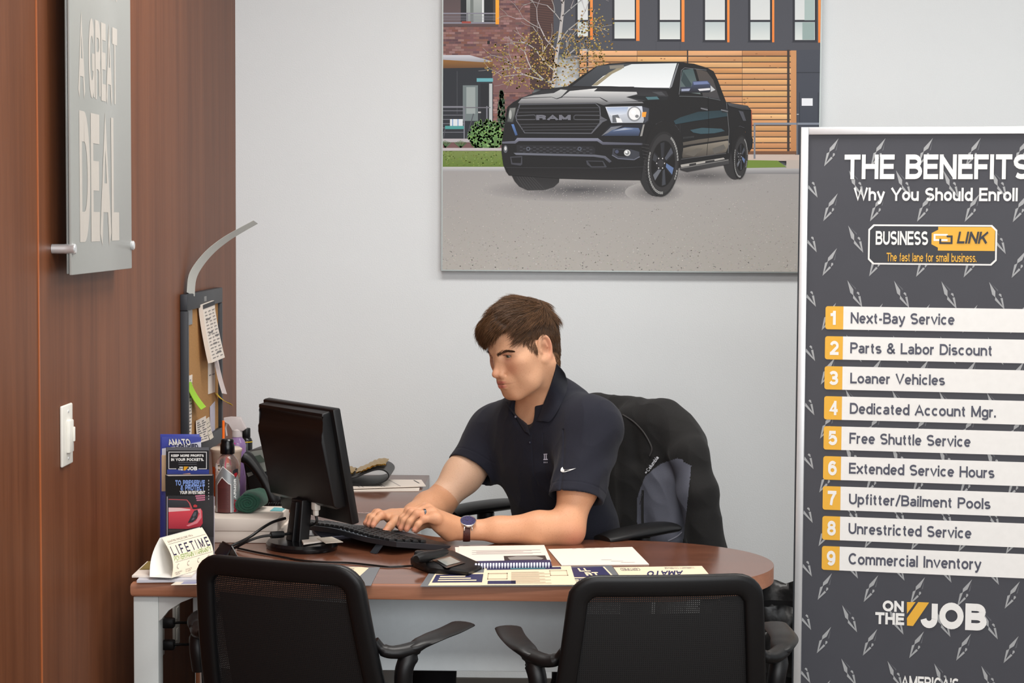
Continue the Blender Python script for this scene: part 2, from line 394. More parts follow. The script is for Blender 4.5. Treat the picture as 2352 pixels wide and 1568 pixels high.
# ------------------------------------------------------------------ common materials
WX, WY = -.994, 6.2                                   # left wall plane, back wall plane
M_wall = mat('painted_wall', (222, 226, 228), .85, var=.012, vs=8, bump=.25, bs=260)
M_wallwood = wood('wall_veneer', (98, 55, 32), (124, 75, 48), (11, 11, .5), .45, .16)
M_seam = mat('lit_veneer_edge', (176, 98, 52), .4)  # brighter than the veneer: light caught in the panel seam, put into the colour
M_ceil = mat('ceiling_tile', (225, 224, 220), .9, bump=.3)
M_carpet = mat('carpet', (96, 84, 74), .95, var=.25, vs=300, bump=.8, bs=500)
M_black = mat('black_plastic', (13, 13, 15), .42, var=.1, bump=.06, bs=900)
M_blackg = mat('gloss_black_plastic', (14, 14, 16), .22)
M_dark = mat('dark_grey_plastic', (44, 48, 54), .45, bump=.05, bs=900)
M_white = mat('white_plastic', (232, 229, 220), .35)
M_paper = mat('white_paper', (236, 225, 214), .8, var=.01)
M_chrome = mat('chrome', (215, 215, 218), .15, 1.0)
M_alu = mat('brushed_aluminium', (226, 228, 230), .3, .55, var=.03)
M_ink = mat('grey_ink', (120, 116, 116), .7)
M_inkd = mat('black_ink', (38, 38, 44), .6)
M_navyink = mat('navy_ink', (30, 30, 66), .5)
M_cream = mat('cream_print', (236, 216, 184), .7)

# ------------------------------------------------------------------ the room
bm = BM(); box(bm, (WX-.05, 2.4, 1.5), (.1, 7.8, 3.1)); 
struct('wall_left', bm, M_wallwood, 0)
bm = BM(); box(bm, (1.7, WY+.05, 1.5), (5.56, .1, 3.1)); struct('wall_back', bm, M_wall, 0)
bm = BM(); box(bm, (1.7, 2.4, -.05), (5.56, 7.8, .1)); struct('floor', bm, M_carpet, 0)
bm = BM(); box(bm, (1.7, 3.1, 3.1), (5.56, 6.3, .1)); struct('ceiling', bm, M_ceil, 0)
p = atx(88, 700, WX)
bm = BM(); box(bm, (WX+.0008, p.y, 1.52), (.0024, .006, 3.0)); struct('trim_1', bm, M_seam, 0)
bm = BM(); box(bm, (1.75, WY-.006, .05), (5.3, .012, .1), bev=.003); struct('baseboard_back', bm, mat('vinyl_base', (70, 66, 62), .6))
M_glow = mat('lamp_diffuser', (255, 247, 232), .5, emit=2.0)
for i, (x, y) in enumerate(LAMPS):
    side = 'over the desk' if y > 3 else 'nearer the windows'
    t = thing('ceiling_light', f"recessed white ceiling light panel {side}, {'left' if x < 1 else 'right'} one", 'ceiling light', (x, y, LAMP_Z), group='recessed ceiling lights')
    bm = BM()
    for dx, dy, sx, sy in ((-.6, 0, .03, .63), (.6, 0, .03, .63), (0, -.3, 1.2, .03), (0, .3, 1.2, .03)): box(bm, (dx, dy, .045), (sx, sy, .05), bev=.004)
    obj('frame', bm, M_white, t)
    bm = BM(); box(bm, (0, 0, .055), (1.19, .59, .008)); obj('diffuser', bm, M_glow, t)

# ------------------------------------------------------------------ glass sign on the wood wall
GX = WX+.03
g0 = atx(153, 632, GX); g1 = atx(292, 617, GX); GB = g0.z; GW = g1.y-g0.y
t = thing('glass_wall_sign', 'tall frosted glass sign with pale lettering standing off the wood wall', 'sign', (GX, g0.y, GB))
M_glass = mat('frosted_glass', (178, 180, 176), .3, var=.02, alpha=.9, spec=.6)
M_glass2 = mat('clear_glass_edge', (200, 206, 204), .1, trans=.6, ior=1.45)
M_vinyl = mat('pale_vinyl', (196, 190, 182), .5)
bm = BM(); box(bm, (.008, GW/2, .62), (.006, GW, 1.24), bev=.002); obj('glass_panel', bm, M_glass, t)
bm = BM(); box(bm, (.0015, GW/2, .62), (.005, GW-.004, 1.236), bev=.002); obj('glass_panel', bm, M_glass2, t, label='clear rear glass pane')
def gl(u, v): return Vector((.0115, u, v))
def guv(px, py): q = atx(px, py, GX+.0115); return q.y-g0.y, q.z-GB
bm = BM()
u0, v0 = guv(184, 568); u1, v1 = guv(272, 256)
_, vt = guv(184, 243); text(bm, 'DEAL', u0, v0, u1, vt, gl, bold=.045)
u0, v0 = guv(180, 224); _, vt = guv(180, 22); u1, _ = guv(270, 240)
text(bm, 'A GREAT', u0, v0, u1, vt, gl, bold=.04)
_, v0 = guv(178, 2); text(bm, 'MORE THAN', u0-.02, v0+.03, u1, v0+.2, gl, bold=.04)
obj('lettering', bm, M_vinyl, t, smooth=0)
for yy in (.004, GW-.006):
    bm = BM(); rz = Matrix.Rotation(R(90), 3, 'Y')
    lathe(bm, [(.0095, -.0295), (.0095, -.004), (.0098, -.004), (.0098, .010), (.0105, .0115), (.0105, .016), (.008, .018)], 20, (0, yy, .052), rz); obj('standoff', bm, M_alu, t)

# ------------------------------------------------------------------ dimmer switch
a = atx(137, 1000, WX); b = atx(161, 1000, WX); zt = atx(150, 928, WX).z; zb = atx(150, 1068, WX).z
t = thing('light_switch', 'white wall dimmer switch on the wood panelled wall', 'light switch', (WX, (a.y+b.y)/2, (zt+zb)/2))
bm = BM(); box(bm, (.003, 0, 0), (.006, b.y-a.y, zt-zb), bev=.003, seg=3); obj('plate', bm, M_white, t)
bm = BM(); box(bm, (.0085, .006, -.003), (.009, .034, .066), bev=.002); obj('rocker', bm, M_white, t)
bm = BM(); box(bm, (.0145, .018, .0), (.004, .007, .03), bev=.0015); obj('slider', bm, M_white, t)
for s in (-1, 1):
    bm = BM(); lathe(bm, [(.003, 0), (.003, .0015), (.001, .002)], 12, (.006, .004, s*.048), Matrix.Rotation(R(90), 3, 'Y')); obj('screw', bm, M_alu, t)

# ------------------------------------------------------------------ cork board and what is pinned to it
M_cork = mat('cork', (178, 132, 80), .9, var=.25, vs=220, bump=.4, bs=500)
M_frame = mat('charcoal_frame', (46, 48, 53), .5, bump=.05)
c0 = atx(413, 676, WX); c1 = atx(497, 1013, WX); CY0, CY1, CZ1, CZ0 = c0.y, c1.y, c0.z, c1.z
CW, CH = CY1-CY0, CZ1-CZ0; TH = .02
t = thing('cork_board', 'cork pin board in charcoal frame on the wood wall', 'pin board', (WX, CY0, CZ0))
fw = .055
bm = BM(); box(bm, (.006, CW/2, CH/2), (.008, CW-.02, CH-.02)); obj('cork_sheet', bm, M_cork, t)
for nm, cc, sz in (('frame_rail', (TH/2, CW/2, CH-.022), (TH, CW, .044)), ('frame_rail', (TH/2, CW/2, .022), (TH, CW, .044)), ('frame_stile', (TH/2, .012, CH/2), (TH, .024, CH-.0885)), ('frame_stile', (TH/2, CW-.012, CH/2), (TH, .024, CH-.0885))):
    bm = BM(); box(bm, cc, sz, bev=.003); obj(nm, bm, M_frame, t)
bm = BM(); box(bm, (TH+.0004, CW*.48, CH-.022), (.001, .035, .014), bev=.0003); obj('badge', bm, mat('badge_grey', (120, 120, 120), .4), t)
BX = WX+.0105
M_pin = mat('steel_pin', (200, 200, 205), .25, .9)
def bpt(px, py, off=0.0): return atx(px, py, BX+off)
def pinned(name, label, cat, pts, m, thick=.0012, off=0.0, curl=None, group=None, lines=0, linem=None):
    """A paper on the board: pts = 4 photo corners TL,TR,BR,BL; curl lifts the bottom away."""
    q = [bpt(px, py, off) for px, py in pts]; n = 8; grid = []
    for i in range(n+1):
        v = i/n; lf = (curl or 0)*v*v
        grid.append([q[0].lerp(q[3], v).lerp(q[1].lerp(q[2], v), k/4)+Vector((lf, 0, 0)) for k in range(5)])
    bm = BM(); slab(bm, grid, -thick)
    for i in range(lines):
        v = (i+1.2)/(lines+1.5); lf = (curl or 0)*v*v
        for k0, k1 in ((.08, .3+.1*((i*7) % 3)), (.55, .75+.1*((i*5) % 3))):
            a = q[0].lerp(q[3], v).lerp(q[1].lerp(q[2], v), k0)+Vector((lf+thick+.0006, 0, 0)); b = q[0].lerp(q[3], v).lerp(q[1].lerp(q[2], v), k1)+Vector((lf+thick+.0006, 0, 0))
            dn = Vector((0, 0, -.003))
            vs = [bm.verts.new(x) for x in (a, b, b+dn, a+dn)]; bm.faces.new(vs).material_index = 1
    return single(name, bm, [m, linem or M_ink], label, cat, group, smooth=60)
pinned('paper_note', 'white printed sheet at the board right edge behind the calendar pad', 'paper', [(476, 686), (493, 682), (493, 900), (478, 905)], M_paper, lines=5)
t = thing('calendar_pad', 'thick calendar pad with black header pinned to the cork board', 'calendar', tuple(bpt(470, 830)))
q = [bpt(px, py) for px, py in ((452, 700), (479, 690), (488, 822), (458, 834))]
bm = BM(); grid = [[q[0].lerp(q[3], i/6).lerp(q[1].lerp(q[2], i/6), k/3)+Vector((.004+.02*(i/6)**1.5, 0, 0)) for k in range(4)] for i in range(7)]
slab(bm, grid, -.012)
bm2 = BM()
def cp(u, v): return q[0].lerp(q[3], v).lerp(q[1].lerp(q[2], v), u)+Vector((.0175+.02*v**1.5, 0, 0))
flat(bm2, rect(0, 0, 1, .07), lambda u, v: cp(u, v)); obj('header', bm2, M_inkd, t, world=True, smooth=0)
obj('pad', bm, M_paper, t, world=True, smooth=60)
bm = BM()
for i in range(15):
    v = .13+i*.056
    for k in range(3): flat(bm, rect(.1+.3*k, v, .24+.3*k+.04*((i+k) % 3), v+.013), cp)
for u, v in ((.15, .25), (.2, .48), (.62, .56), (.35, .68), (.5, .84)): flat(bm, rect(u, v, u+.3, v+.025), cp)
obj('printed_rows', bm, M_ink, t, world=True, smooth=0)
pinned('paper_sheet', 'pinkish white sheet curling off the right side of cork board', 'paper', [(487, 760), (494, 757), (497, 905), (486, 903)], mat('pinkish_paper', (214, 200, 198), .8), curl=.03, off=.003)
pinned('photo_strip', 'small grey name strip at the top left of the cork board', 'strip', [(429, 706), (441, 702), (441, 744), (429, 748)], mat('grey_strip', (120, 124, 128), .4))
pinned('paper_list', 'narrow printed list with green top at the board left edge', 'paper', [(427, 865), (441, 860), (439, 998), (426, 1002)], M_paper, lines=16)
pinned('sticky_note', 'bright green sticky flag dangling from left of cork board', 'sticky note', [(427, 880), (438, 876), (456, 934), (444, 941)], mat('lime_paper', (160, 210, 50), .7), curl=.02, off=.004)
pinned('yellow_flag', 'small yellow paper flag curling off the board right edge', 'sticky note', [(494, 903), (499, 903), (512, 932), (508, 928)], mat('yellow_paper', (232, 196, 50), .7), curl=.03, off=.003)
pinned('receipt', 'folded handwritten receipts pinned near the bottom of cork board', 'receipt', [(450, 966), (472, 955), (473, 1010), (449, 1018)], M_paper, lines=9, curl=.008, off=.004)
pinned('receipt_slip', 'narrow curled receipt slip beside the folded receipts on the board', 'receipt', [(473, 962), (480, 957), (482, 1004), (474, 1010)], mat('cream_slip', (226, 216, 200), .8), lines=4, curl=.01, off=.002)
pinned('photo_print', 'white sheet with purple oval print low on the board right', 'paper', [(482, 934), (493, 921), (493, 1000), (483, 1006)], mat('lavender_print', (196, 190, 206), .6), off=.001)
q0 = [at(417, 671, 5.30), at(430, 632, 5.33), at(450, 602, 5.38), at(478, 571, 5.45), at(512, 545, 5.53), at(548, 524, 5.61), at(582, 506, 5.69)]
for k, v in enumerate(q0): v.x = max(v.x, WX+.012)
sp_ = spline(q0, 5); bm = BM(); wv = Vector((.5, .75, -.1)).normalized()
grid = [[p+Vector((.10, .8, -.16)).normalized()*w*(1-.35*i/len(sp_)) for w in (0, .035, .07)] for i, p in enumerate(sp_)]
slab(bm, grid, .0008)
single('paper_strip', bm, mat('translucent_strip', (190, 190, 184), .5, alpha=.85), 'long pale strip curling up from the cork board top', 'paper strip', smooth=40)

# ------------------------------------------------------------------ benefits sign stand
SP = at(1840, 600, 4.86); th = R(11.5); SN = Vector((-math.sin(th), -math.cos(th), 0)); SU = Vector((math.cos(th), -math.sin(th), 0))
tl = atp(1840, 292, SP, SN); SO = Vector((tl.x, tl.y, 0)); SW, ST, SB = .66, tl.z, .06
t = thing('sign_stand', 'tall benefits list poster in aluminium frame right of desk', 'sign', tuple(SO))
def suv(px, py): q = atp(px, py, SP, SN); return (q-SO).dot(SU), q.z
def sf(off):
    return lambda u, v: SO+SU*u+Vector((0, 0, v))+SN*off
fw, ft = .0185, .03
bm = BM()
for a, b, c, d in ((0, SB, fw, ST), (SW-fw, SB, SW, ST), (fw, ST-fw, SW-fw, ST), (fw, SB, SW-fw, SB+fw)):
    prism(bm, rect(a, b, c, d), -ft, 0, lambda u, v, w: SO+SU*u+Vector((0, 0, v))+SN*w, bev=.002)
obj('frame', bm, M_alu, t, world=True)
bm = BM(); prism(bm, rect(-.004, SB, 0, ST), -ft+.004, -.008, lambda u, v, w: SO+SU*u+Vector((0, 0, v))+SN*w); obj('edge_seal', bm, M_dark, t, world=True)
M_slate = mat('slate_print', (68, 69, 76), .55, var=.05, vs=20)
M_slate2 = mat('dark_print', (58, 60, 66), .55)
M_tread = mat('tread_print', (168, 170, 172), .5); M_tread2 = mat('tread_shade_print', (98, 100, 106), .5)
M_gold = mat('amber_print', (240, 182, 62), .5); M_wht = mat('white_print', (244, 243, 240), .5); M_slt = mat('slate_ink', (84, 86, 100), .5)
bm = BM(); prism(bm, rect(fw, SB+fw, SW-fw, ST-fw), -.02, -.006, lambda u, v, w: SO+SU*u+Vector((0, 0, v))+SN*w)
du, dv = .1115, .1325
uA, vA = suv(1910, 350)
f1, f2 = sf(-.0055), sf(-.0052)
def lug(cu, cv, s):
    a = R(62 if s > 0 else 118); ca, sa = math.cos(a), math.sin(a); L = .036
    def w(pts): return [(cu+x*L*ca-y*L*sa, cv+x*L*sa+y*L*ca) for x, y in pts]
    def ok(ps): return all(fw < u < SW-fw and SB+fw < v < ST-fw for u, v in ps)
    o1 = w([(-1.05, 0), (-.2, .27), (-.02, .14), (-.75, .01)]); o2 = w([(-1.05, 0), (-.3, -.24), (-.26, -.1), (-.9, .03)])
    o3 = w([(-.05, .16), (.2, .26), (1.05, .05), (.3, -.02)]); o4 = w([(-.25, -.2), (0, -.1), (.05, -.2), (-.05, -.27)]); o5 = w([(.2, -.16), (.9, .0), (.3, -.22)])
    for o, m in ((o1, 1), (o2, 1), (o3, 1), (o4, 1), (o5, 2)):
        if ok(o): flat(bm, o, f1, m)
for i in range(-1, 7):
    for j in range(-3, 14):
        lug(uA+i*du, vA-j*dv, 1); lug(uA+(i+.55)*du, vA-(j+.57)*dv, -1)
obj('poster', bm, [M_slate, M_tread, M_tread2], t, world=True, smooth=0)
def stext(nm, items, m, off=.0005, bold=.02, shear=0.0):
    bm = BM(); f = sf(off-.005)
    for body, x0, y0, x1, y1 in items:
        u0, v0 = suv(x0, y0); u1, v1 = suv(x1, y1); text(bm, body, u0, v0, u1, v1, f, bold=bold, shear=shear)
    return obj(nm, bm, m, t, world=True, smooth=0)
u0, v0 = suv(1939, 411)
stext('title', [('THE BENEFITS', 1939, 411, 2367, 354)], M_wht, bold=.035)
stext('subtitle', [('Why You Should Enroll', 1960, 469, 2338, 430)], M_wht, bold=.03)
ua, va = suv(1993, 607); ub, vb = suv(2291, 515); va2 = suv(1993, 515)[1]; vb2 = suv(1993, 606)[1]
def chamf(a, b, c, d, r): return [(a+r, b), (c-r, b), (c, b+r), (c, d-r), (c-r, d), (a+r, d), (a, d-r), (a, b+r)]
bm = BM(); f = sf(-.0050); vb_ = va2
flat(bm, chamf(ua, va, ub, vb_, .012), f, 0); f = sf(-.0047); flat(bm, chamf(ua+.004, va+.004, ub-.004, vb_-.004, .0105), f, 1)
f = sf(-.0044); H_ = vb_-va; x0 = ua+(ub-ua)*.545; y0 = va+H_*.36; yt = vb_-.005; xl = ua+(ub-ua)*.495; 
flat(bm, [(x0, y0), (ub-.005, y0), (ub-.005, yt-.008), (ub-.013, yt), (x0, yt), (x0, yt-.007), (xl, yt-.015), (xl, y0+.015), (x0, y0+.007)], f, 2)
f = sf(-.0041)
def ring(cx, cy, w, h, b, m):
    for r in (rect(cx-w, cy+h-b, cx+w, cy+h), rect(cx-w, cy-h, cx+w, cy-h+b), rect(cx-w, cy-h+b, cx-w+b, cy+h-b)): flat(bm, r, f, m)
cx, cy = ua+(ub-ua)*.565, (y0+yt)/2
ring(cx, cy+.003, .0165, .0085, .0045, 0)
f = sf(-.0038)
for r in (rect(cx-.003, cy-.0125, cx+.028, cy-.008), rect(cx+.0235, cy-.008, cx+.028, cy+.008), rect(cx+.014, cy+.0035, cx+.0235, cy+.008), rect(cx-.003, cy-.008, cx+.0015, cy+.0)): flat(bm, r, f, 1)
obj('badge', bm, [M_wht, M_slate2, M_gold], t, world=True, smooth=0)
stext('badge_lettering', [('BUSINESS', 2011, 562, 2132, 531)], M_wht, .0015, bold=.03)
stext('badge_lettering', [('LINK', 2200, 560, 2270, 531)], M_slate2, .0015, bold=.03, shear=.18)
stext('badge_lettering', [('The fast lane for small business.', 2036, 600, 2243, 582)], M_gold, .0015, bold=.012)
BARS = ['Next-Bay Service', 'Parts & Labor Discount', 'Loaner Vehicles', 'Dedicated Account Mgr.', 'Free Shuttle Service', 'Extended Service Hours', 'Upfitter/Bailment Pools', 'Unrestricted Service', 'Commercial Inventory']
TXT = [(1954, 2193, 716, 746), (1953, 2278, 785, 816), (1953, 2171, 855, 885), (1952, 2288, 925, 958), (1951, 2230, 994, 1024), (1950, 2285, 1063, 1097), (1950, 2276, 1131, 1168), (1949, 2232, 1202, 1233), (1949, 2255, 1269, 1309)]
bu = suv(1896, 703)[0]
for k in range(9):
    yt_, yb_ = 703+k*68.9, 756+k*69.1
    vt_ = suv(1896, yt_)[1]; vb2 = suv(1894, yb_)[1]
    bm = BM(); flat(bm, rect(bu+.04, vb2, SW-.045, vt_), sf(-.0046)); bar = obj('list_bar', bm, M_wht, t, world=True, smooth=0)
    bm = BM(); rr = [(u, v) for u, v in rrect(bu, vb2, bu+.05, vt_, .006)]; rr = [(min(u, bu+.043), v) for u, v in rr]
    flat(bm, rr, sf(-.0044)); obj('number_tile', bm, M_gold, bar, world=True, smooth=0)
    bm = BM(); text(bm, str(k+1), bu+.012, vb2+.011, bu+.012+(.013 if k == 0 else .021), vt_-.011, sf(-.0040), bold=.04); obj('number', bm, M_wht, bar, world=True, smooth=0)
    x0, x1, ya, yb = TXT[k]; desc = any(ch in 'ypgq' for ch in BARS[k])
    u0 = suv(x0, ya)[0]; u1 = suv(x1, ya)[0]; h = (vt_-vb2)
    base = vb2+h*.27; top_ = base+h*.485
    bm = BM(); text(bm, BARS[k], u0, base-(h*.13 if desc or '/' in BARS[k] else 0), u1, top_, sf(-.0040), bold=.026); obj('lettering', bm, M_slt, bar, world=True, smooth=0)
stext('footer_lettering', [('ON', 2027, 1404, 2076, 1381), ('THE', 2010, 1433, 2077, 1409)], M_wht, bold=.05)
stext('footer_lettering', [('JOB', 2114, 1442, 2267, 1388)], M_wht, bold=.06)
bm = BM(); f = sf(-.0046)
def sp2(px, py): return suv(px, py)
flat(bm, [sp2(2083, 1383), sp2(2103, 1383), sp2(2083, 1410)], f); flat(bm, [sp2(2109, 1383), sp2(2134, 1384), sp2(2097, 1438), sp2(2083, 1437), sp2(2083, 1420)], f)
obj('footer_stripes', bm, M_gold, t, world=True, smooth=0)
stext('footer_lettering', [("AMERICA'S", 2069, 1581, 2203, 1558)], M_wht, bold=.03)
for u in (.06, SW-.06):
    bm = BM(); prism(bm, rect(u-.03, .0, u+.03, SB), -.17, .14, lambda a, b, w: SO+SU*a+Vector((0, 0, b*.999+.0005))+SN*w, bev=.006)
    obj('foot', bm, M_alu, t, world=True)
# ------------------------------------------------------------------ desk
DZ, DT = .74, .036
M_desk = wood('desk_laminate', (100, 60, 43), (124, 78, 58), (.9, 9, 9), .17, .9)
M_deskedge = wood('desk_edge', (156, 102, 76), (180, 124, 96), (1.2, 12, 30), .33, .5)
M_greymetal = mat('grey_metal', (206, 210, 208), .5, var=.01, bump=.1, bs=700)
yf, yb, yc, eb = 4.33, 4.957, 4.6435, .3135
ex0, ea = .14, .378
LX = -.93
out = [(LX, yf)]
for k in range(41):
    a = R(-90+180*k/40); out.append((ex0+ea*math.copysign(abs(math.cos(a))**.92, math.cos(a)), yc+eb*math.sin(a)))
out += [(-.20, yb)]
for k in range(1, 13):
    a = R(90*k/12); out.append((-.20-.172*math.sin(a), yb+.17*(1-math.cos(a))))
out += [(-.375, 5.388), (LX, 5.388)]
t = thing('desk', 'large reddish wood laminate desk with rounded right end and grey base', 'desk', (-.3, 4.65, 0))
bm = BM(); prism(bm, out, DZ-DT, DZ, bev=.011)
for f in bm.faces: f.material_index = 0 if f.normal.z > .9 or f.normal.z < -.9 else 1
bm.normal_update()
for f in bm.faces: f.material_index = 0 if abs(f.normal.z) > .9 else 1
obj('desktop', bm, [M_desk, M_deskedge], t, world=True, smooth=50)
lx0, lx1 = LX+.002, LX+.002+.056
bm = BM(); box(bm, ((lx0+lx1)/2, yf+.045, (DZ-DT)/2), (lx1-lx0, .05, DZ-DT-.002), bev=.003); obj('leg', bm, M_greymetal, t, world=True)
bm = BM(); pts = [(lx1, 0), (lx1+.085, 0), (lx1+.05, -.012), (lx1+.022, -.03), (lx1+.008, -.05), (lx1, -.056)]
prism(bm, pts, yf+.022, yf+.066, lambda u, v, w: Vector((u, w, DZ-DT-.001+v)), bev=.001); obj('gusset', bm, mat('light_grey_metal', (196, 198, 196), .35), t, world=True)
bm = BM(); box(bm, (-.335, 4.52, .605), (.98, .018, .198), bev=.002); obj('modesty_panel', bm, mat('modesty_grey', (222, 229, 232), .55, bump=.1, bs=700), t, world=True)
for x in (.28,):
    bm = BM(); lathe(bm, [(.036, .02), (.036, DZ-DT-.012), (.07, DZ-DT-.012), (.07, DZ-DT-.001)], 24, (x, yc, 0)); lathe(bm, [(.22, 0), (.22, .012), (.05, .03)], 32, (x, yc, 0)); obj('pedestal', bm, M_greymetal, t, world=True)
bm = BM(); box(bm, (-.42, 5.2, .352), (.03, .3, .70), bev=.002); obj('leg', bm, M_greymetal, t, world=True)
bm = BM(); box(bm, (-.76, 4.6, .69), (.04, .3, .03), bev=.002); obj('rail', bm, M_greymetal, t, world=True)

# ------------------------------------------------------------------ return against the back wall
CBZ = DZ
t = thing('desk_return', 'wood laminate desk return running to the back wall, carrying belt and papers', 'desk', (-.68, 5.8, 0))
bm = BM(); box(bm, ((WX+.004-.387)/2, (5.39+WY-.004)/2, DZ-DT/2), (-.387-WX-.004, WY-.004-5.39, DT), bev=.002); obj('desktop', bm, M_desk, t, world=True)
bm = BM(); box(bm, (-.42, 5.85, (DZ-DT)/2-.0005), (.022, .6, DZ-DT-.002), bev=.002); obj('end_panel', bm, M_greymetal, t, world=True)
bm = BM(); box(bm, (WX+.05, 5.85, (DZ-DT)/2-.0005), (.022, .6, DZ-DT-.002), bev=.002); obj('end_panel', bm, M_greymetal, t, world=True)
# papers and belt on it
def qpaper(name, label, cat, pts, z, th=.0012, m=None, group=None, deco=None, mats=None, curl=0.0):
    """Flat paper lying at height z; pts = four photo corners projected on that height."""
    q = [atz(px, py, z) for px, py in pts]; n = 6
    grid = [[q[0].lerp(q[3], i/n).lerp(q[1].lerp(q[2], i/n), k/n)+Vector((0, 0, curl*math.sin(PI*k/n)*(.5+.5*i/n))) for k in range(n+1)] for i in range(n+1)]
    bm = BM(); slab(bm, grid, -th)
    bm.normal_update()
    zt = z+th
    def pf(u, v, e=.0003):
        p = q[0].lerp(q[3], v).lerp(q[1].lerp(q[2], v), u); return Vector((p.x, p.y, max(z, zt)+e+curl*math.sin(PI*min(max(u, 0), 1))*(.5+.5*v)))
    if deco: deco(bm, pf)
    return single(name, bm, mats or [m or M_paper], label, cat, group, smooth=60)
def lines_deco(rows, x0=.08, x1=.92, y0=.1, y1=.9, mi=1, h=.012, ragged=True):
    def d(bm, pf):
        for i in range(rows):
            v = y0+(y1-y0)*i/max(rows-1, 1); e = x1-(rng.random()*.25 if ragged else 0)
            flat(bm, rect(x0, v, e, v+h), lambda a, b: pf(a, b), mi)
    return d
ZC = CBZ+.0005
qpaper('paper_sheet', 'lower loose white sheet on the desk return under the other', 'paper', [(770, 1109), (967, 1109), (962, 1128), (770, 1129)], ZC, .0012)
def d1(bm, pf):
    for u in (.18, .22, .42, .45, .62): flat(bm, [(u, .05), (u+.012, .05), (u+.112, .95), (u+.10, .95)], lambda a, b: pf(a, b), 1)
    flat(bm, [(.9, .1), (.915, .1), (.955, .6), (.94, .6)], lambda a, b: pf(a, b), 2)
qpaper('paper_sheet', 'upper creased white sheet lying on the desk return in front of the belt', 'paper', [(765, 1102), (968, 1103), (978, 1117), (765, 1124)], ZC+.004, .0025, deco=d1, mats=[M_paper, mat('light_ink', (170, 160, 158), .7), M_inkd])
M_leather = mat('black_leather', (12, 12, 13), .38, bump=.3, bs=500, vs=120)
M_gold2 = mat('antique_gold', (188, 150, 70), .3, .9, var=.35, vs=260, bump=.6, bs=320)
t = thing('title_belt', 'black leather belt with ornate gold plates folded on the desk return', 'belt', tuple(at(830, 1098, 5.95)))
prof = [(735, 1095), (790, 1096), (830, 1099), (868, 1098), (888, 1092), (897, 1084), (896, 1076), (885, 1069), (868, 1069), (845, 1077), (820, 1087), (790, 1085), (760, 1081), (735, 1080)]
pr = spline([at(px, py, 5.97) for px, py in prof], 5)
zmin = min(p.z for p in pr); pr = [p+Vector((0, 0, CBZ+.014-zmin)) for p in pr]
bm = BM(); grid = [[p+Vector((.0, dy, 0)) for dy in (-.10, -.05, 0, .05, .10)] for p in pr]; slab(bm, grid, .004); obj('strap', bm, M_leather, t, world=True, smooth=60)
def plate(pts, y0, y1, w):
    bm = BM(); ps = spline([at(px, py, 5.92) for px, py in pts], 6); ps = [p+Vector((0, 0, CBZ+.014-zmin)) for p in ps]; g = []
    for i, p in enumerate(ps):
        s = w*(.75+.25*math.sin(PI*i/(len(ps)-1)))*(1+.06*math.sin(i*2.1)); g.append([p+Vector((0, dy*s*1.7+.05, .003*math.cos(dy*1.4)+.0012*math.sin(i*1.7+dy*5))) for dy in (-1, -.6, -.2, .2, .6, 1)])
    slab(bm, g, -.004); obj('gold_plate', bm, M_gold2, t, world=True, smooth=60)
plate([(818, 1084), (834, 1079), (850, 1071), (868, 1065), (886, 1065)], 0, 0, .05)
plate([(752, 1078), (775, 1080), (795, 1083), (812, 1086)], 0, 0, .042)

# ------------------------------------------------------------------ outlets under the desk
for i, (py, x0, lab) in enumerate(((1455, 366, 'white wall outlet with two black plugs under the desk, nearer one'), (1430, 402, 'white wall plate under the desk beyond the plugged outlet'))):
    c = atx(x0, py, WX); t = thing('wall_outlet', lab, 'outlet', tuple(c), group='outlets under the desk')
    bm = BM(); box(bm, (.003, 0, 0), (.006, .075, .12), bev=.002); obj('plate', bm, M_white, t)
    for s in (-1, 1):
        bm = BM(); box(bm, (.0065, 0, s*.028), (.004, .03, .03), bev=.002); obj('socket', bm, M_white, t)
    if i == 0:
        for s in (-1, 1):
            bm = BM(); box(bm, (.024, 0, s*.028), (.03, .028, .024), bev=.004); tube(bm, spline([(.038, 0, s*.028), (.06, .005, s*.028), (.085, .02, s*.028-.01), (.10, .06, s*.028-.08), (.09, .08, -.3)], 5), .0035, 8); obj('plug', bm, M_black, t)

# ------------------------------------------------------------------ trash can
tc = at(1790, 1400, 5.2); TR = .19
t = thing('trash_can', 'black bin lined with crumpled plastic bag behind the sign stand', 'trash can', (tc.x, 5.2, 0))
ztop = at(1790, 1364, 5.2).z
bm = BM(); lathe(bm, [(TR*.8, 0), (TR*.97, ztop-.05), (TR*.93, ztop-.05), (TR*.76, .02)], 32); obj('bin', bm, M_black, t)
M_bag = mat('black_plastic_bag', (10, 10, 11), .34, bump=.5, bs=40)
bm = BM(); rings = []
for k, (r, z) in enumerate([(.9, ztop-.09), (.96, ztop-.03), (1.0, ztop), (1.035, ztop-.004), (1.06, ztop-.03), (1.05, ztop-.06), (1.09, ztop-.075), (1.05, ztop-.12), (1.07, ztop-.16), (1.0, ztop-.17)]):
    rings.append([Vector((math.cos(a)*TR*(r+.035*math.sin(a*11+k*1.3)*(k > 1)+.03*math.sin(a*23+k*2.9)*(k > 2)), math.sin(a)*TR*(r+.035*math.sin(a*11+k*1.3)*(k > 1)), z+.008*math.sin(a*9+k*2))) for a in [2*PI*i/96 for i in range(96)]])
faces_from(bm, rings, cap0=False, cap1=False); obj('bag', bm, M_bag, t, smooth=80)

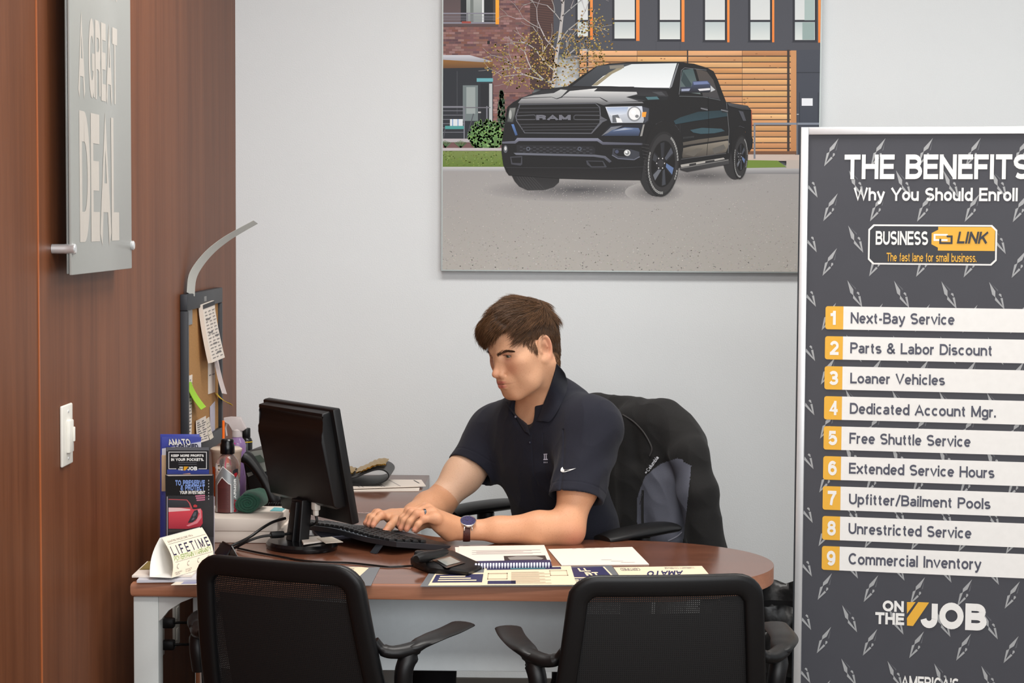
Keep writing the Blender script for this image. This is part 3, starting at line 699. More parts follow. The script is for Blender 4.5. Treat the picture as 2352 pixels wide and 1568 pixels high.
# ------------------------------------------------------------------ guest chairs
M_net = mesh_fabric('mesh_fabric', .0041, .27)
M_seat = mat('black_upholstery', (14, 14, 16), .85, bump=.3, bs=600)
def loop_pts(hw0, hw1, z0, z1, r, n=7):
    """Rounded back outline (x, z): half width hw1 at the top z1, hw0 at the bottom z0."""
    out = []
    for sx, z, a0 in ((1, z1, 0), (-1, z1, 90), (-1, z0, 180), (1, z0, 270)):
        hw = hw1 if z == z1 else hw0
        for k in range(n+1):
            a = R(a0+90*k/n); rr = r if z == z1 else r*.8
            out.append((sx*(hw-rr)+rr*math.cos(a), z-(rr if z == z1 else -rr)+rr*math.sin(a)))
    fine = []
    for i in range(len(out)):
        (x0, q0), (x1, q1) = out[i], out[(i+1) % len(out)]; d = math.hypot(x1-x0, q1-q0); m = max(1, int(d/.03))
        for k in range(m): fine.append((x0+(x1-x0)*k/m, q0+(q1-q0)*k/m))
    return fine
def backy(x, z):
    h = (z-.44)/.40; return -.185-.105*h-.012*math.sin(PI*min(max(h, 0), 1))+.35*x*x
def make_guest_chair(label):
    t = thing('guest_chair', label, 'chair', group='mesh guest chairs before the desk')
    bm = BM(); lp = loop_pts(.206, .178, .45, .820, .040); n = len(lp); rings = []
    for i in range(n):
        (xa, za), (xb, zb), (x, z) = lp[i-1], lp[(i+1) % n], lp[i]
        tx, tz = xb-xa, zb-za; L = math.hypot(tx, tz); nx, nz = tz/L, -tx/L
        hw = .0225 if z > .79 else .0205; c = []
        for k in range(14):
            a = 2*PI*k/14; cs, sn = math.cos(a), math.sin(a)
            u = hw*math.copysign(abs(cs)**.6, cs); v = .013*math.copysign(abs(sn)**.6, sn)
            X, Z = x+nx*u, z+nz*u; c.append(Vector((X, backy(X, Z)+v, Z)))
        rings.append(c)
    rings.append(rings[0])
    vr = [[bm.verts.new(p) for p in r] for r in rings[:-1]]
    for i in range(n):
        a, b = vr[i], vr[(i+1) % n]
        for k in range(14): bm.faces.new((a[k], a[(k+1) % 14], b[(k+1) % 14], b[k]))
    bm.normal_update(); bmesh.ops.recalc_face_normals(bm, faces=bm.faces)
    obj('back_frame', bm, M_black, t, smooth=60)
    bm = BM(); g = []
    for i in range(21):
        z = .455+.362*i/20; hw = .206-.027*i/20; g.append([Vector((hw*s/10, backy(hw*s/10, z)+.002, z)) for s in range(-10, 11)])
    sheet(bm, g); obj('back_mesh', bm, M_net, t, smooth=180, label='see-through black mesh')
    bm = BM(); g = [[Vector((x, backy(x, z)+.035, z)) for x in np.linspace(-.165, .165, 9)] for z in np.linspace(.47, .755, 9)]; slab(bm, g, .006); obj('lumbar_support', bm, M_seat, t)
    bm = BM(); box(bm, (0, .02, .455), (.44, .43, .05), bev=.022, seg=4); obj('seat', bm, M_seat, t)
    for s in (-1, 1):
        bm = BM(); P = spline([(s*.243, -.185, .57), (s*.247, -.19, .62), (s*.260, -.168, .660), (s*.278, -.12, .674), (s*.285, -.05, .676), (s*.286, .02, .678)], 6)
        m = len(P); rs = []; fl = []
        for i in range(m):
            k = i/(m-1); w = min(1, max(0, (k-.25)/.3)); rs.append(1.0); fl.append((.019+.010*w, .019-.0125*w))
        rings = []
        up = [Vector((0, 1, 0)).lerp(Vector((0, 0, 1)), min(1, max(0, (i/(m-1)-.15)/.35))) for i in range(m)]
        for i, p in enumerate(P):
            tg = (P[min(i+1, m-1)]-P[max(i-1, 0)]).normalized(); u = (up[i]-tg*up[i].dot(tg)).normalized(); bn = tg.cross(u); sc = 1 if i < m-1 else .6
            rings.append([p+bn*(math.cos(2*PI*k/14)*fl[i][0]*sc)+u*(math.sin(2*PI*k/14)*fl[i][1]*sc) for k in range(14)])
        faces_from(bm, rings)
        tube(bm, spline([(s*.262, -.165, .66), (s*.235, -.20, .655), (s*.212, -.215, .66), (s*.197, -.225, .68)], 5), [.02]*6+[.019]*5+[.014]*5, 12, flat=(1, .7))
        obj('armrest', bm, M_black, t, smooth=60)
        bm = BM(); tube(bm, spline([(s*.243, -.185, .575), (s*.243, -.185, .3), (s*.243, -.20, .02)], 5), .0125, 14); obj('leg', bm, M_chrome, t)
        bm = BM(); tube(bm, spline([(s*.243, .20, .02), (s*.243, .19, .3), (s*.240, .16, .425)], 5), .0125, 14); obj('leg', bm, M_chrome, t)
        bm = BM(); tube(bm, [(s*.240, -.18, .425), (s*.240, .17, .425)], .012, 12); obj('side_rail', bm, M_chrome, t)
        for y in (-.2, .2):
            bm = BM(); lathe(bm, [(.016, 0), (.018, .004), (.016, .028), (.011, .03)], 14, (s*.243, y, 0)); obj('glide', bm, M_black, t)
    return t
gc = make_guest_chair('black mesh back guest chair before the desk below the monitor')
c2 = copy_tree(gc)
gc.location = (-.460, 4.30, 0); gc.rotation_euler = (0, 0, R(-22)); WM[gc.name] = Matrix.Translation(gc.location) @ Matrix.Rotation(R(-22), 4, 'Z')
c2.location = (.193, 4.19, 0); c2.rotation_euler = (0, 0, R(7))
c2['label'] = 'black mesh back guest chair before the desk beside the sign stand'
# ------------------------------------------------------------------ framed photograph on the back wall
PY = WY-.03
pl, pr_, pb = at(1014, 400, PY).x, at(1887, 100, PY).x, at(1014, 622, PY).z
pt = at(1450, -60, PY).z
t = thing('wall_picture', 'large framed photo print of a black pickup truck on back wall', 'picture', ((pl+pr_)/2, WY, pb))
for a, b, c, d in ((pl, pb, pl+.004, pt), (pr_-.004, pb, pr_, pt), (pl+.004, pb, pr_-.004, pb+.004), (pl+.004, pt-.004, pr_-.004, pt)):
    bm = BM(); prism(bm, rect(a, b, c, d), PY-.001, WY-.001, lambda u, v, w: Vector((u, w, v))); obj('frame', bm, mat('frame_silver', (150, 156, 154), .35, .5), t, world=True)
PV, PF, PC = [], [], []
_lay = [0]
def Bp(x, y): return 1010+x/2.4494, y/2.4494
def Tp(x, y): return 1140+x/3.7935, 130+y/3.7935
xl_, xr_, zb_, zt_ = pl+.004, pr_-.004, pb+.004, pt-.004
def pic(pts, col, F=Bp, step=True):
    """One printed shape; col = colour, (top, bottom) pair, or list per corner (all 0-255)."""
    if step: _lay[0] += 1
    n = len(PV); y = PY-.0005-_lay[0]*1.4e-5
    ys = [p[1] for p in pts]; lo, hi = min(ys), max(ys)
    for i, (a, b) in enumerate(pts):
        px, py = F(a, b); q = at(px, py, PY); PV.append((min(max(q.x, xl_), xr_), y, min(max(q.z, zb_), zt_)))
        if isinstance(col, list): c = col[i]
        elif isinstance(col[0], tuple):
            k = (b-lo)/max(hi-lo, 1e-6); c = tuple(col[0][j]*(1-k)+col[1][j]*k for j in range(3))
        else: c = col
        PC.append(tuple(min(1, v*1.18+.012) for v in lin(c))+(1,))
    if len(pts) == 4 and F is Bp and isinstance(col, tuple): PF.append(tuple(range(n, n+4)))
    else:
        for tr in tessellate_polygon([[Vector((a, -b, 0)) for a, b in pts]]): PF.append(tuple(n+i for i in tr))
def pr4(x0, y0, x1, y1, col, F=Bp, step=True): pic([(x0, y0), (x1, y0), (x1, y1), (x0, y1)], col, F, step)
def pell(cx, cy, rx, ry, col, F=Tp, n=28, rot=0, step=True):
    c, s = math.cos(R(rot)), math.sin(R(rot))
    pic([(cx+rx*math.cos(2*PI*k/n)*c-ry*math.sin(2*PI*k/n)*s, cy+rx*math.cos(2*PI*k/n)*s+ry*math.sin(2*PI*k/n)*c) for k in range(n)], col, F, step)
def pline(pts, w, col, F=Tp, step=True):
    if step: _lay[0] += 1
    for (x0, y0), (x1, y1) in zip(pts[:-1], pts[1:]):
        L = math.hypot(x1-x0, y1-y0) or 1; nx, ny = -(y1-y0)/L*w/2, (x1-x0)/L*w/2; ex, ey = (x1-x0)/L*w*.15, (y1-y0)/L*w*.15
        pic([(x0+nx-ex, y0+ny-ey), (x1+nx+ex, y1+ny+ey), (x1-nx+ex, y1-ny+ey), (x0-nx-ex, y0-ny-ey)], col, F, False)
def jit(c, a):
    d = rng.normal(0, a); return tuple(max(0, min(255, v+d+rng.normal(0, a*.3))) for v in c)
# street, kerb, grass
pr4(0, 930, 2200, 1540, ((148, 146, 146), (164, 161, 156)))
# shadow under the truck
def shade(cx, cy, rx, ry, c0, c1, n=30):
    for k in range(n):
        a, b = 2*PI*k/n, 2*PI*(k+1)/n; pic([(cx, cy), (cx+rx*math.cos(a), cy+ry*math.sin(a)), (cx+rx*math.cos(b), cy+ry*math.sin(b))], [c0, c1, c1], Tp, k == 0)
shade(720, 1160, 860, 105, (70, 70, 74), (151, 149, 148)); shade(1800, 1040, 560, 90, (78, 77, 79), (151, 149, 148)); shade(1380, 1180, 260, 90, (74, 74, 76), (151, 149, 148))
_lay[0] += 1
for i in range(3600):
    x, y = rng.random()*2150, 960+rng.random()**.8*565; s = 2.0+2.2*(y-930)/600
    pr4(x, y, x+s*1.5, y+s, jit((158, 155, 151), 13), step=False)
pr4(0, 935, 390, 962, ((186, 186, 188), (150, 150, 152))); pr4(0, 840, 400, 938, ((112, 128, 70), (88, 112, 40))); _lay[0] += 1
for i in range(260):
    x, y = rng.random()*385, 848+rng.random()*82; pr4(x, y, x+7, y+4, jit((104, 124, 52), 16), step=False)
pr4(1715, 865, 2145, 905, (186, 170, 160)); pr4(1715, 945, 2145, 978, ((170, 170, 172), (120, 120, 122))); pr4(1950, 900, 2145, 948, (176, 166, 158))
pic([(1715, 900), (1900, 903), (1952, 940), (1715, 945)], (104, 128, 52))
# buildings
pr4(0, -150, 520, 845, (108, 78, 78)); _lay[0] += 1
for r in range(64):
    for c in range(16):
        x = 10+c*34+(r % 2)*17-8; y = -130+r*13.5
        if y < 700: pr4(x, y, min(x+32, 515), y+11.5, jit([(112, 78, 76), (128, 92, 88), (92, 66, 70), (120, 80, 70), (140, 108, 104)][int(rng.integers(5))], 5), step=False)
pr4(508, -150, 645, 500, ((86, 60, 54), (66, 46, 44))); _lay[0] += 1
for r in range(48): pic([(508, -130+r*13), (645, -122+r*13.5), (645, -119+r*13.5), (508, -126+r*13)], (54, 38, 40), step=False)
pr4(640, -150, 2150, 300, (70, 72, 80)); pr4(2000, 280, 2150, 870, ((64, 68, 78), (54, 60, 72)))
for x in (1215, 1350): pr4(x, 232, x+3, 290, (62, 64, 72))
for x0, x1, yb2 in ((768, 842, 214), (975, 1105, 226), (1230, 1360, 230), (1485, 1612, 234), (1740, 1866, 234), (1990, 2118, 234)):
    pr4(x0-5, -150, x1+5, yb2, (42, 44, 52)); w = x1-x0
    pr4(x0+8, -150, x1-8, 112, ((196, 204, 206), (206, 210, 210))); pr4(x0+8, 124, x1-8, yb2-9, ((176, 188, 190), (206, 212, 210)))
    pr4(x0-8, yb2, x1+6, yb2+5, (48, 50, 58))
    if x0 > 1900: pr4(x0+62, -150, x1-10, 114, (160, 178, 176)); pr4(x0+50, 126, x1-10, yb2-10, (140, 160, 158))
for x0, x1, yb2 in ((846, 861, 224), (1105, 1124, 230), (1360, 1377, 236), (1617, 1630, 238), (1870, 1882, 238), (2129, 2145, 240)): pr4(x0, -150, x1, yb2, ((236, 150, 76), (222, 124, 52)))
# slatted fence
pr4(785, 284, 2006, 866, (58, 44, 36)); _lay[0] += 1
for r in range(18):
    y = 286+r*32.4+(r > 0)*1
    for x0, x1 in ((788, 1110), (1112, 1395), (1398, 1700), (1702, 2006)):
        c = jit([(212, 158, 106), (198, 142, 92), (222, 172, 120), (204, 150, 98)][(r*3+int(x0/290)) % 4], 5); d = tuple(v*.86 for v in c)
        pic([(x0, y), (x1, y), (x1, y+27), (x0, y+27)], [c, jit(c, 6), d, jit(d, 6)], step=False)
_lay[0] += 1
for i in range(70):
    x, y = 800+rng.random()*1190, 290+rng.random()*570; pell(x, y, 4+4*rng.random(), 3, (138, 92, 58), F=Bp, n=7, step=False)
for x0, x1 in ((1954, 1968), (1390, 1398), (826, 836)): pr4(x0, 280, x1, 866, (52, 44, 42))
pr4(1975, 284, 2006, 866, ((190, 138, 92), (176, 122, 76))); pr4(790, 276, 830, 286, (170, 166, 166))
pr4(785, 850, 2006, 868, (108, 74, 52))
# door at the right
pr4(2008, 405, 2150, 410, (46, 50, 58)); pr4(2022, 520, 2026, 870, (44, 48, 58)); pr4(2128, 520, 2132, 870, (44, 48, 58)); pr4(2036, 553, 2098, 595, (216, 220, 226)); pr4(2008, 640, 2020, 646, (150, 152, 156))
pr4(1766, 690, 2140, 702, (120, 128, 140)); pr4(1766, 700, 1776, 892, (112, 118, 128)); pr4(2006, 690, 2013, 870, (100, 104, 112))
# left building details
pr4(118, -150, 318, 138, (26, 28, 34)); pr4(10, -150, 118, 138, ((70, 64, 66), (96, 80, 82)))
pr4(150, -150, 250, 128, ((178, 184, 184), (132, 140, 138))); pr4(172, -150, 190, 128, (108, 116, 114)); pr4(238, -150, 248, 128, (214, 218, 220)); pr4(300, -150, 315, 120, (66, 60, 60))
for y, h in ((72, 8), (90, 3), (100, 3), (110, 3), (124, 10)): pr4(14, y, 318, y+h, (126, 126, 138))
pr4(152, 72, 158, 130, (110, 110, 120)); pr4(124, 120, 176, 132, (150, 70, 62)); pr4(14, 134, 330, 150, (82, 66, 66)); pr4(314, -150, 334, 137, ((242, 176, 60), (228, 150, 40)))
pr4(268, 230, 282, 248, (24, 22, 24))
pr4(10, 380, 300, 785, (36, 40, 47)); pic([(10, 330), (300, 345), (300, 380), (10, 384)], ((140, 98, 50), (96, 66, 40))); pic([(10, 310), (168, 310), (300, 346), (240, 350), (10, 336)], ((190, 192, 200), (140, 142, 150)))
pr4(296, 380, 500, 520, (112, 80, 80)); pr4(130, 480, 215, 680, (104, 116, 118)); pr4(150, 490, 200, 640, (142, 152, 152)); pr4(208, 440, 300, 460, (96, 160, 170)); pr4(96, 400, 100, 640, (62, 66, 72)); pr4(230, 470, 300, 690, (26, 30, 36)); pr4(278, 470, 296, 690, (170, 176, 178)); pr4(216, 628, 232, 636, (170, 170, 172))
for y, h in ((597, 9), (622, 3), (646, 3), (670, 3), (694, 3), (718, 3), (742, 3)): pr4(14, y, 142, y+h, (120, 122, 132))
for x in (134, 262): pr4(x, 597, x+7, 785, (112, 114, 124))
pr4(140, 602, 285, 608, (104, 104, 112)); pr4(58, 670, 130, 712, (206, 212, 216)); pr4(70, 670, 76, 712, (120, 150, 190)); pr4(100, 670, 106, 712, (120, 150, 190)); pr4(30, 708, 136, 726, (72, 146, 144)); pline([(30, 726), (20, 782)], 5, (70, 72, 80), F=Bp); pline([(190, 640), (150, 780)], 5, (70, 72, 80), F=Bp); pr4(10, 780, 200, 800, (170, 166, 170))
# planting
_lay[0] += 1
for i in range(170):
    a = rng.random(); x = 348+(rng.random()-.5)*60*(.25+a*.9); y = 512+a*215; pic([(x, y-14), (x+5, y+4), (x-5, y+6)], jit((62, 92, 66), 12), step=False)
_lay[0] += 1
pell(262, 770, 92, 62, (84, 118, 66), F=Bp); _lay[0] += 1
for i in range(420):
    r_, a = math.sqrt(rng.random()), rng.random()*2*PI; x, y = 262+r_*102*math.cos(a), 760+r_*88*math.sin(a)
    if y < 834: pic([(x-7, y), (x, y-8), (x+7, y), (x, y+6)], jit((104, 144, 82), 18), step=False)
for cx in (30, 118):
    for k in range(9): pline([(cx, 832), (cx-34+k*8.5, 790-abs(4-k)*-3)], 4, jit((74, 104, 66), 10), F=Bp, step=False)
pr4(10, 832, 370, 848, (176, 170, 172))
# tree
TC = (168, 163, 162)
def branch(p, d, L, w, dep):
    q = (p[0]+math.cos(d)*L, p[1]+math.sin(d)*L); m = ((p[0]+q[0])/2+rng.normal(0, L*.05), (p[1]+q[1])/2+rng.normal(0, L*.05)); pline([p, m, q], w, jit(TC, 8), F=Bp, step=False)
    if dep:
        for s in (-1, 1): branch(q if rng.random() < .6 else m, d+s*(.25+.4*rng.random()), L*(.6+.2*rng.random()), w*.62, dep-1)
_lay[0] += 1
pic([(628, 490), (650, 490), (664, 330), (686, 190), (700, 60), (708, -150), (690, -150), (684, 60), (668, 190), (646, 330)], (172, 168, 166))
for p, d, L, w in (((640, 470), -2.55, 150, 8), ((648, 400), -2.3, 170, 7), ((650, 380), -.75, 150, 7), ((662, 290), -2.2, 160, 6), ((668, 240), -.8, 170, 6), ((684, 120), -2.3, 120, 5), ((690, 90), -.7, 150, 5), ((640, 460), -2.9, 170, 6), ((640, 440), -.5, 120, 6), ((694, 10), -1.0, 110, 5), ((690, 20), -2.0, 110, 5)): branch(p, d, L, w, 3)
_lay[0] += 1
for i in range(900):
    a = rng.random()*2*PI; r_ = rng.random()**.6; x = 590+r_*345*math.cos(a); y = 345+r_*170*math.sin(a)
    if i > 760: x, y = 860+rng.normal(0, 55), 170+rng.normal(0, 60)
    if y < 500: pic([(x-5, y-2), (x+3, y-5), (x+6, y+2), (x-2, y+5)], jit((152, 126, 70), 20), step=False)
# truck
BK = (15, 16, 19)
pic([(135, 1036), (550, 1058), (545, 1095), (500, 1135), (420, 1160), (270, 1162), (200, 1130), (160, 1085)], ((30, 30, 32), (46, 46, 48)), Tp)
for k in range(7): pline([(180+k*22, 1045), (250+k*28, 1155)], 3, (64, 64, 66), step=(k == 0))
pell(2080, 880, 108, 190, (40, 40, 42)); pell(1395, 935, 165, 282, (38, 38, 40))
pic([(620, 258), (740, 170), (870, 85), (1000, 58), (1300, 44), (1590, 47), (1720, 62), (1835, 97), (1893, 128), (1930, 205), (1965, 300), (2003, 398), (2190, 428), (2222, 468), (2226, 700), (2236, 720), (2230, 790), (2200, 838), (2185, 760), (2170, 650), (2120, 610), (2085, 640), (2060, 760), (2030, 905), (1660, 985), (1600, 960), (1600, 850), (1570, 700), (1500, 600), (1430, 580), (1380, 640), (1290, 900), (1262, 1076), (900, 1072), (550, 1062), (110, 1035), (85, 1000), (60, 940), (45, 830), (47, 738), (58, 690), (70, 600), (95, 440), (150, 395), (220, 358), (400, 288)], BK, Tp)
pic([(660, 256), (760, 178), (885, 82), (1110, 62), (1575, 55), (1505, 280), (1300, 276), (1050, 262)], ((66, 70, 76), (48, 52, 58)), Tp)
pic([(830, 256), (930, 170), (1105, 92), (1180, 66), (1573, 58), (1508, 272), (1300, 270), (1000, 258)], ((206, 213, 216), (224, 229, 232)), Tp)
pic([(830, 254), (980, 140), (1085, 84), (1112, 92), (1090, 110), (1010, 150), (880, 252)], (142, 134, 110), Tp)
pic([(985, 78), (1110, 72), (1112, 100), (990, 108)], (126, 122, 112), Tp)
pic([(1506, 282), (1582, 60), (1590, 62), (1530, 262)], (120, 124, 130), Tp)
pic([(640, 258), (1200, 262), (1200, 272), (620, 268)], (22, 22, 26), Tp)
# bonnet
pic([(210, 362), (400, 292), (620, 268), (1200, 272), (1480, 300), (1500, 345), (1280, 388), (980, 398), (900, 356), (570, 352), (525, 366), (480, 352)], ((30, 31, 35), (52, 53, 57)), Tp)
pic([(225, 360), (330, 335), (500, 318), (560, 286), (620, 292), (575, 340), (560, 352), (525, 364), (478, 350)], ((186, 188, 188), (150, 152, 154)), Tp)
pic([(575, 350), (640, 300), (880, 276), (850, 302), (1222, 308), (1228, 328), (1130, 352), (1240, 388), (985, 396), (905, 354)], ((212, 214, 214), (128, 130, 134)), Tp)
pic([(1140, 352), (1220, 340), (1500, 350), (1490, 378), (1300, 384)], (20, 24, 28), Tp)
pic([(1300, 352), (1400, 348), (1420, 372), (1320, 376)], (70, 104, 112), Tp)
pic([(1355, 308), (1440, 306), (1475, 340), (1420, 336)], (66, 68, 72), Tp)
pic([(188, 402), (220, 366), (480, 355), (528, 370), (580, 355), (900, 358), (958, 392), (1270, 394), (1285, 406), (1000, 412), (935, 424), (865, 402), (205, 410)], ((168, 169, 171), (84, 86, 90)), Tp)
# grille
pic([(200, 414), (865, 404), (905, 440), (912, 520), (968, 552), (925, 572), (832, 672), (245, 668), (172, 560), (165, 520)], (88, 90, 98), Tp)
pic([(208, 421), (862, 411), (896, 442), (902, 515), (898, 575), (826, 664), (250, 661), (180, 556), (176, 520)], (12, 12, 15), Tp)
for y0, x0, x1 in ((448, 190, 896), (482, 184, 900), (588, 205, 888), (612, 215, 868), (638, 230, 845)): pline([(x0, y0+3), (x1, y0-3)], 9, (52, 53, 58))
for a, b in (((172, 516), (330, 508)), ((172, 548), (330, 548)), ((690, 510), (906, 512)), ((690, 548), (950, 550))): pline([a, b], 8, (74, 76, 82))
pline([(330, 508), (345, 520), (345, 545), (330, 548)], 8, (74, 76, 82)); pline([(690, 510), (676, 520), (676, 545), (690, 548)], 8, (74, 76, 82))
# lamps
pic([(940, 432), (1275, 426), (1338, 450), (1330, 562), (1298, 590), (995, 586)], (26, 28, 33), Tp)
pic([(950, 438), (1268, 432), (1290, 470), (1290, 540), (1278, 576), (1002, 578)], ((206, 212, 224), (164, 170, 178)), Tp)
pic([(960, 445), (1150, 440), (1130, 500), (1010, 520), (985, 500)], ((150, 168, 198), (214, 218, 224)), Tp)
pic([(1010, 512), (1060, 505), (1095, 575), (1012, 574)], (92, 96, 102), Tp); pic([(1040, 530), (1085, 540), (1100, 574), (1050, 574)], (226, 228, 230), Tp)
pell(1203, 500, 62, 66, (128, 132, 138)); pell(1203, 498, 50, 54, (224, 226, 228)); pell(1195, 485, 22, 20, (250, 250, 250)); pell(1225, 520, 16, 14, (120, 122, 126))
pic([(1270, 436), (1330, 452), (1322, 556), (1290, 580)], (62, 66, 76), Tp); pic([(1270, 484), (1308, 482), (1300, 526), (1268, 526)], (236, 152, 50), Tp)
pic([(112, 442), (180, 438), (168, 500), (150, 580), (86, 574)], (34, 36, 38), Tp); pic([(118, 450), (168, 446), (158, 510), (142, 570), (96, 566)], ((120, 124, 122), (70, 74, 74)), Tp); pell(122, 505, 12, 40, (160, 164, 162))
pic([(905, 694), (960, 630), (1000, 596), (1292, 590), (1276, 690), (1255, 694)], ((30, 34, 44), (22, 24, 30)), Tp)
pic([(915, 692), (1000, 612), (1100, 602), (1000, 650)], (112, 116, 124), Tp)
pic([(930, 690), (1010, 640), (1120, 616), (1240, 622), (1252, 650), (1240, 690)], ((92, 112, 150), (44, 54, 76)), Tp); pic([(1010, 650), (1110, 622), (1200, 630), (1110, 640)], (150, 160, 178), Tp); pic([(1278, 592), (1292, 590), (1270, 692), (1252, 694)], (140, 140, 138), Tp)
pic([(130, 590), (152, 588), (186, 682), (166, 688)], ((86, 120, 176), (58, 80, 120)), Tp)
# bumper
pic([(48, 742), (160, 735), (182, 708), (885, 711), (930, 744), (1272, 754), (1272, 770), (925, 768), (878, 737), (196, 736), (166, 758), (50, 758)], ((128, 132, 150), (70, 72, 84)), Tp)
pic([(176, 768), (835, 780), (862, 800), (858, 852), (840, 850), (178, 836)], (30, 31, 36), Tp)
_lay[0] += 1
for r in range(4):
    for c in range(11): pr4(205+c*58+(r % 2)*28, 786+r*15+c*.8, 228+c*58+(r % 2)*28, 790+r*15+c*.8, (74, 76, 84), F=Tp, step=False)
for x in (278, 725): pell(x, 803, 17, 17, (84, 90, 104)); pell(x, 803, 10, 10, (22, 24, 30))
pic([(150, 838), (180, 838), (860, 854), (950, 866), (1005, 912), (985, 925), (938, 886), (850, 872), (170, 856)], ((104, 108, 120), (66, 68, 78)), Tp)
pic([(1015, 800), (1172, 808), (1245, 830), (1248, 872), (1200, 897), (1060, 886), (1008, 856)], (52, 55, 64), Tp); pic([(1035, 806), (1160, 812), (1170, 850), (1130, 872), (1060, 866), (1026, 840)], (18, 19, 23), Tp)
pline([(1008, 858), (1060, 888), (1200, 898), (1248, 872)], 8, (98, 102, 116)); pell(1050, 828, 16, 16, (64, 70, 92)); pell(1140, 838, 28, 27, (196, 198, 198)); pell(1140, 838, 18, 18, (120, 124, 126)); pell(1134, 832, 10, 10, (236, 238, 238))
for q in ([(782, 905), (930, 908), (962, 960), (945, 972), (830, 968), (790, 940)], [(120, 872), (225, 866), (226, 938), (210, 950), (130, 938)]): pic(q, (60, 62, 70), Tp)
for q in ([(795, 912), (925, 915), (942, 955), (830, 956)], [(130, 880), (218, 876), (214, 928), (140, 926)]): pic(q, (14, 14, 17), Tp)
pell(80, 805, 18, 34, (88, 92, 98)); pell(80, 800, 10, 18, (190, 192, 194))
pic([(90, 965), (1270, 965), (1262, 1074), (900, 1070), (550, 1060), (112, 1033)], ((16, 16, 19), (30, 30, 32)), Tp)
pline([(85, 965), (500, 968), (1000, 972), (1290, 960)], 3, (56, 57, 62))
# side
pic([(1600, 300), (1606, 210), (1624, 116), (1722, 104), (1760, 232), (1782, 330)], ((62, 82, 84), (92, 104, 104)), Tp); pic([(1610, 210), (1630, 130), (1700, 240), (1690, 320)], (44, 60, 64), Tp)
pic([(1738, 108), (1832, 130), (1890, 205), (1946, 372), (1800, 346), (1775, 240)], ((72, 66, 62), (58, 58, 62)), Tp)
pline([(1592, 330), (1612, 120), (1640, 98), (1830, 118)], 5, (96, 100, 106)); pline([(1594, 345), (1800, 350), (1950, 380)], 6, (84, 88, 92)); pline([(1720, 108), (1790, 345)], 11, (16, 17, 20))
pic([(1860, 246), (1908, 290), (1868, 308)], (176, 180, 184), Tp)
pic([(1602, 266), (1700, 262), (1712, 216), (1838, 210), (1864, 238), (1868, 292), (1850, 314), (1606, 316)], ((70, 82, 116), (26, 28, 34)), Tp); pic([(1715, 222), (1835, 216), (1856, 238), (1720, 246)], (104, 118, 158), Tp); pic([(1755, 282), (1862, 274), (1862, 292), (1770, 300)], (206, 206, 210), Tp); pic([(1612, 282), (1690, 278), (1680, 300), (1612, 302)], (140, 148, 172), Tp)
pic([(1545, 560), (1600, 530), (1760, 480), (2010, 466), (2012, 520), (1720, 562), (1560, 590)], ((30, 50, 58), (38, 62, 72)), Tp)
pic([(1688, 640), (1790, 620), (1960, 628), (1990, 648), (1900, 668), (1780, 674), (1715, 662)], (50, 76, 86), Tp)
pic([(1600, 752), (1760, 722), (2022, 688), (2022, 718), (1760, 755), (1606, 778)], ((96, 90, 80), (74, 70, 66)), Tp)
pic([(1608, 802), (1700, 780), (1860, 756), (2015, 732), (2032, 760), (2000, 834), (1840, 862), (1622, 884)], ((134, 128, 116), (64, 60, 56)), Tp)
pic([(1640, 850), (1740, 800), (1800, 800), (1720, 870)], (92, 88, 82), Tp); pic([(1880, 800), (1980, 765), (2000, 800), (1900, 850)], (90, 88, 84), Tp)
pline([(1846, 350), (1852, 640), (1832, 864)], 4, (8, 8, 10)); pline([(2004, 400), (2026, 640), (2020, 840)], 5, (88, 90, 94)); pline([(1600, 590), (1606, 960)], 4, (40, 42, 46)); pline([(1604, 895), (2000, 842)], 6, (80, 80, 82))
for x0, y0 in ((1782, 446), (1958, 460)): pic([(x0, y0), (x0+62, y0-4), (x0+60, y0+28), (x0+8, y0+26)], (30, 32, 36), Tp); pline([(x0, y0+4), (x0+58, y0+18)], 10, (108, 110, 116))
pic([(2010, 404), (2190, 430), (2216, 468), (2140, 462), (2030, 432)], ((74, 76, 80), (34, 36, 40)), Tp); pic([(2110, 470), (2150, 480), (2176, 560), (2150, 560)], (66, 68, 76), Tp); pline([(2222, 470), (2226, 620)], 5, (168, 82, 56))
pline([(1590, 640), (1560, 600), (1500, 572), (1440, 566), (1390, 590)], 6, (64, 66, 72)); pline([(2090, 640), (2120, 604), (2160, 620)], 5, (58, 60, 66))
for k in range(9): pline([(1628+k*11, 716-k*1.2), (1632+k*11, 700-k*1.2)], 4, (66, 68, 70), step=(k == 0))
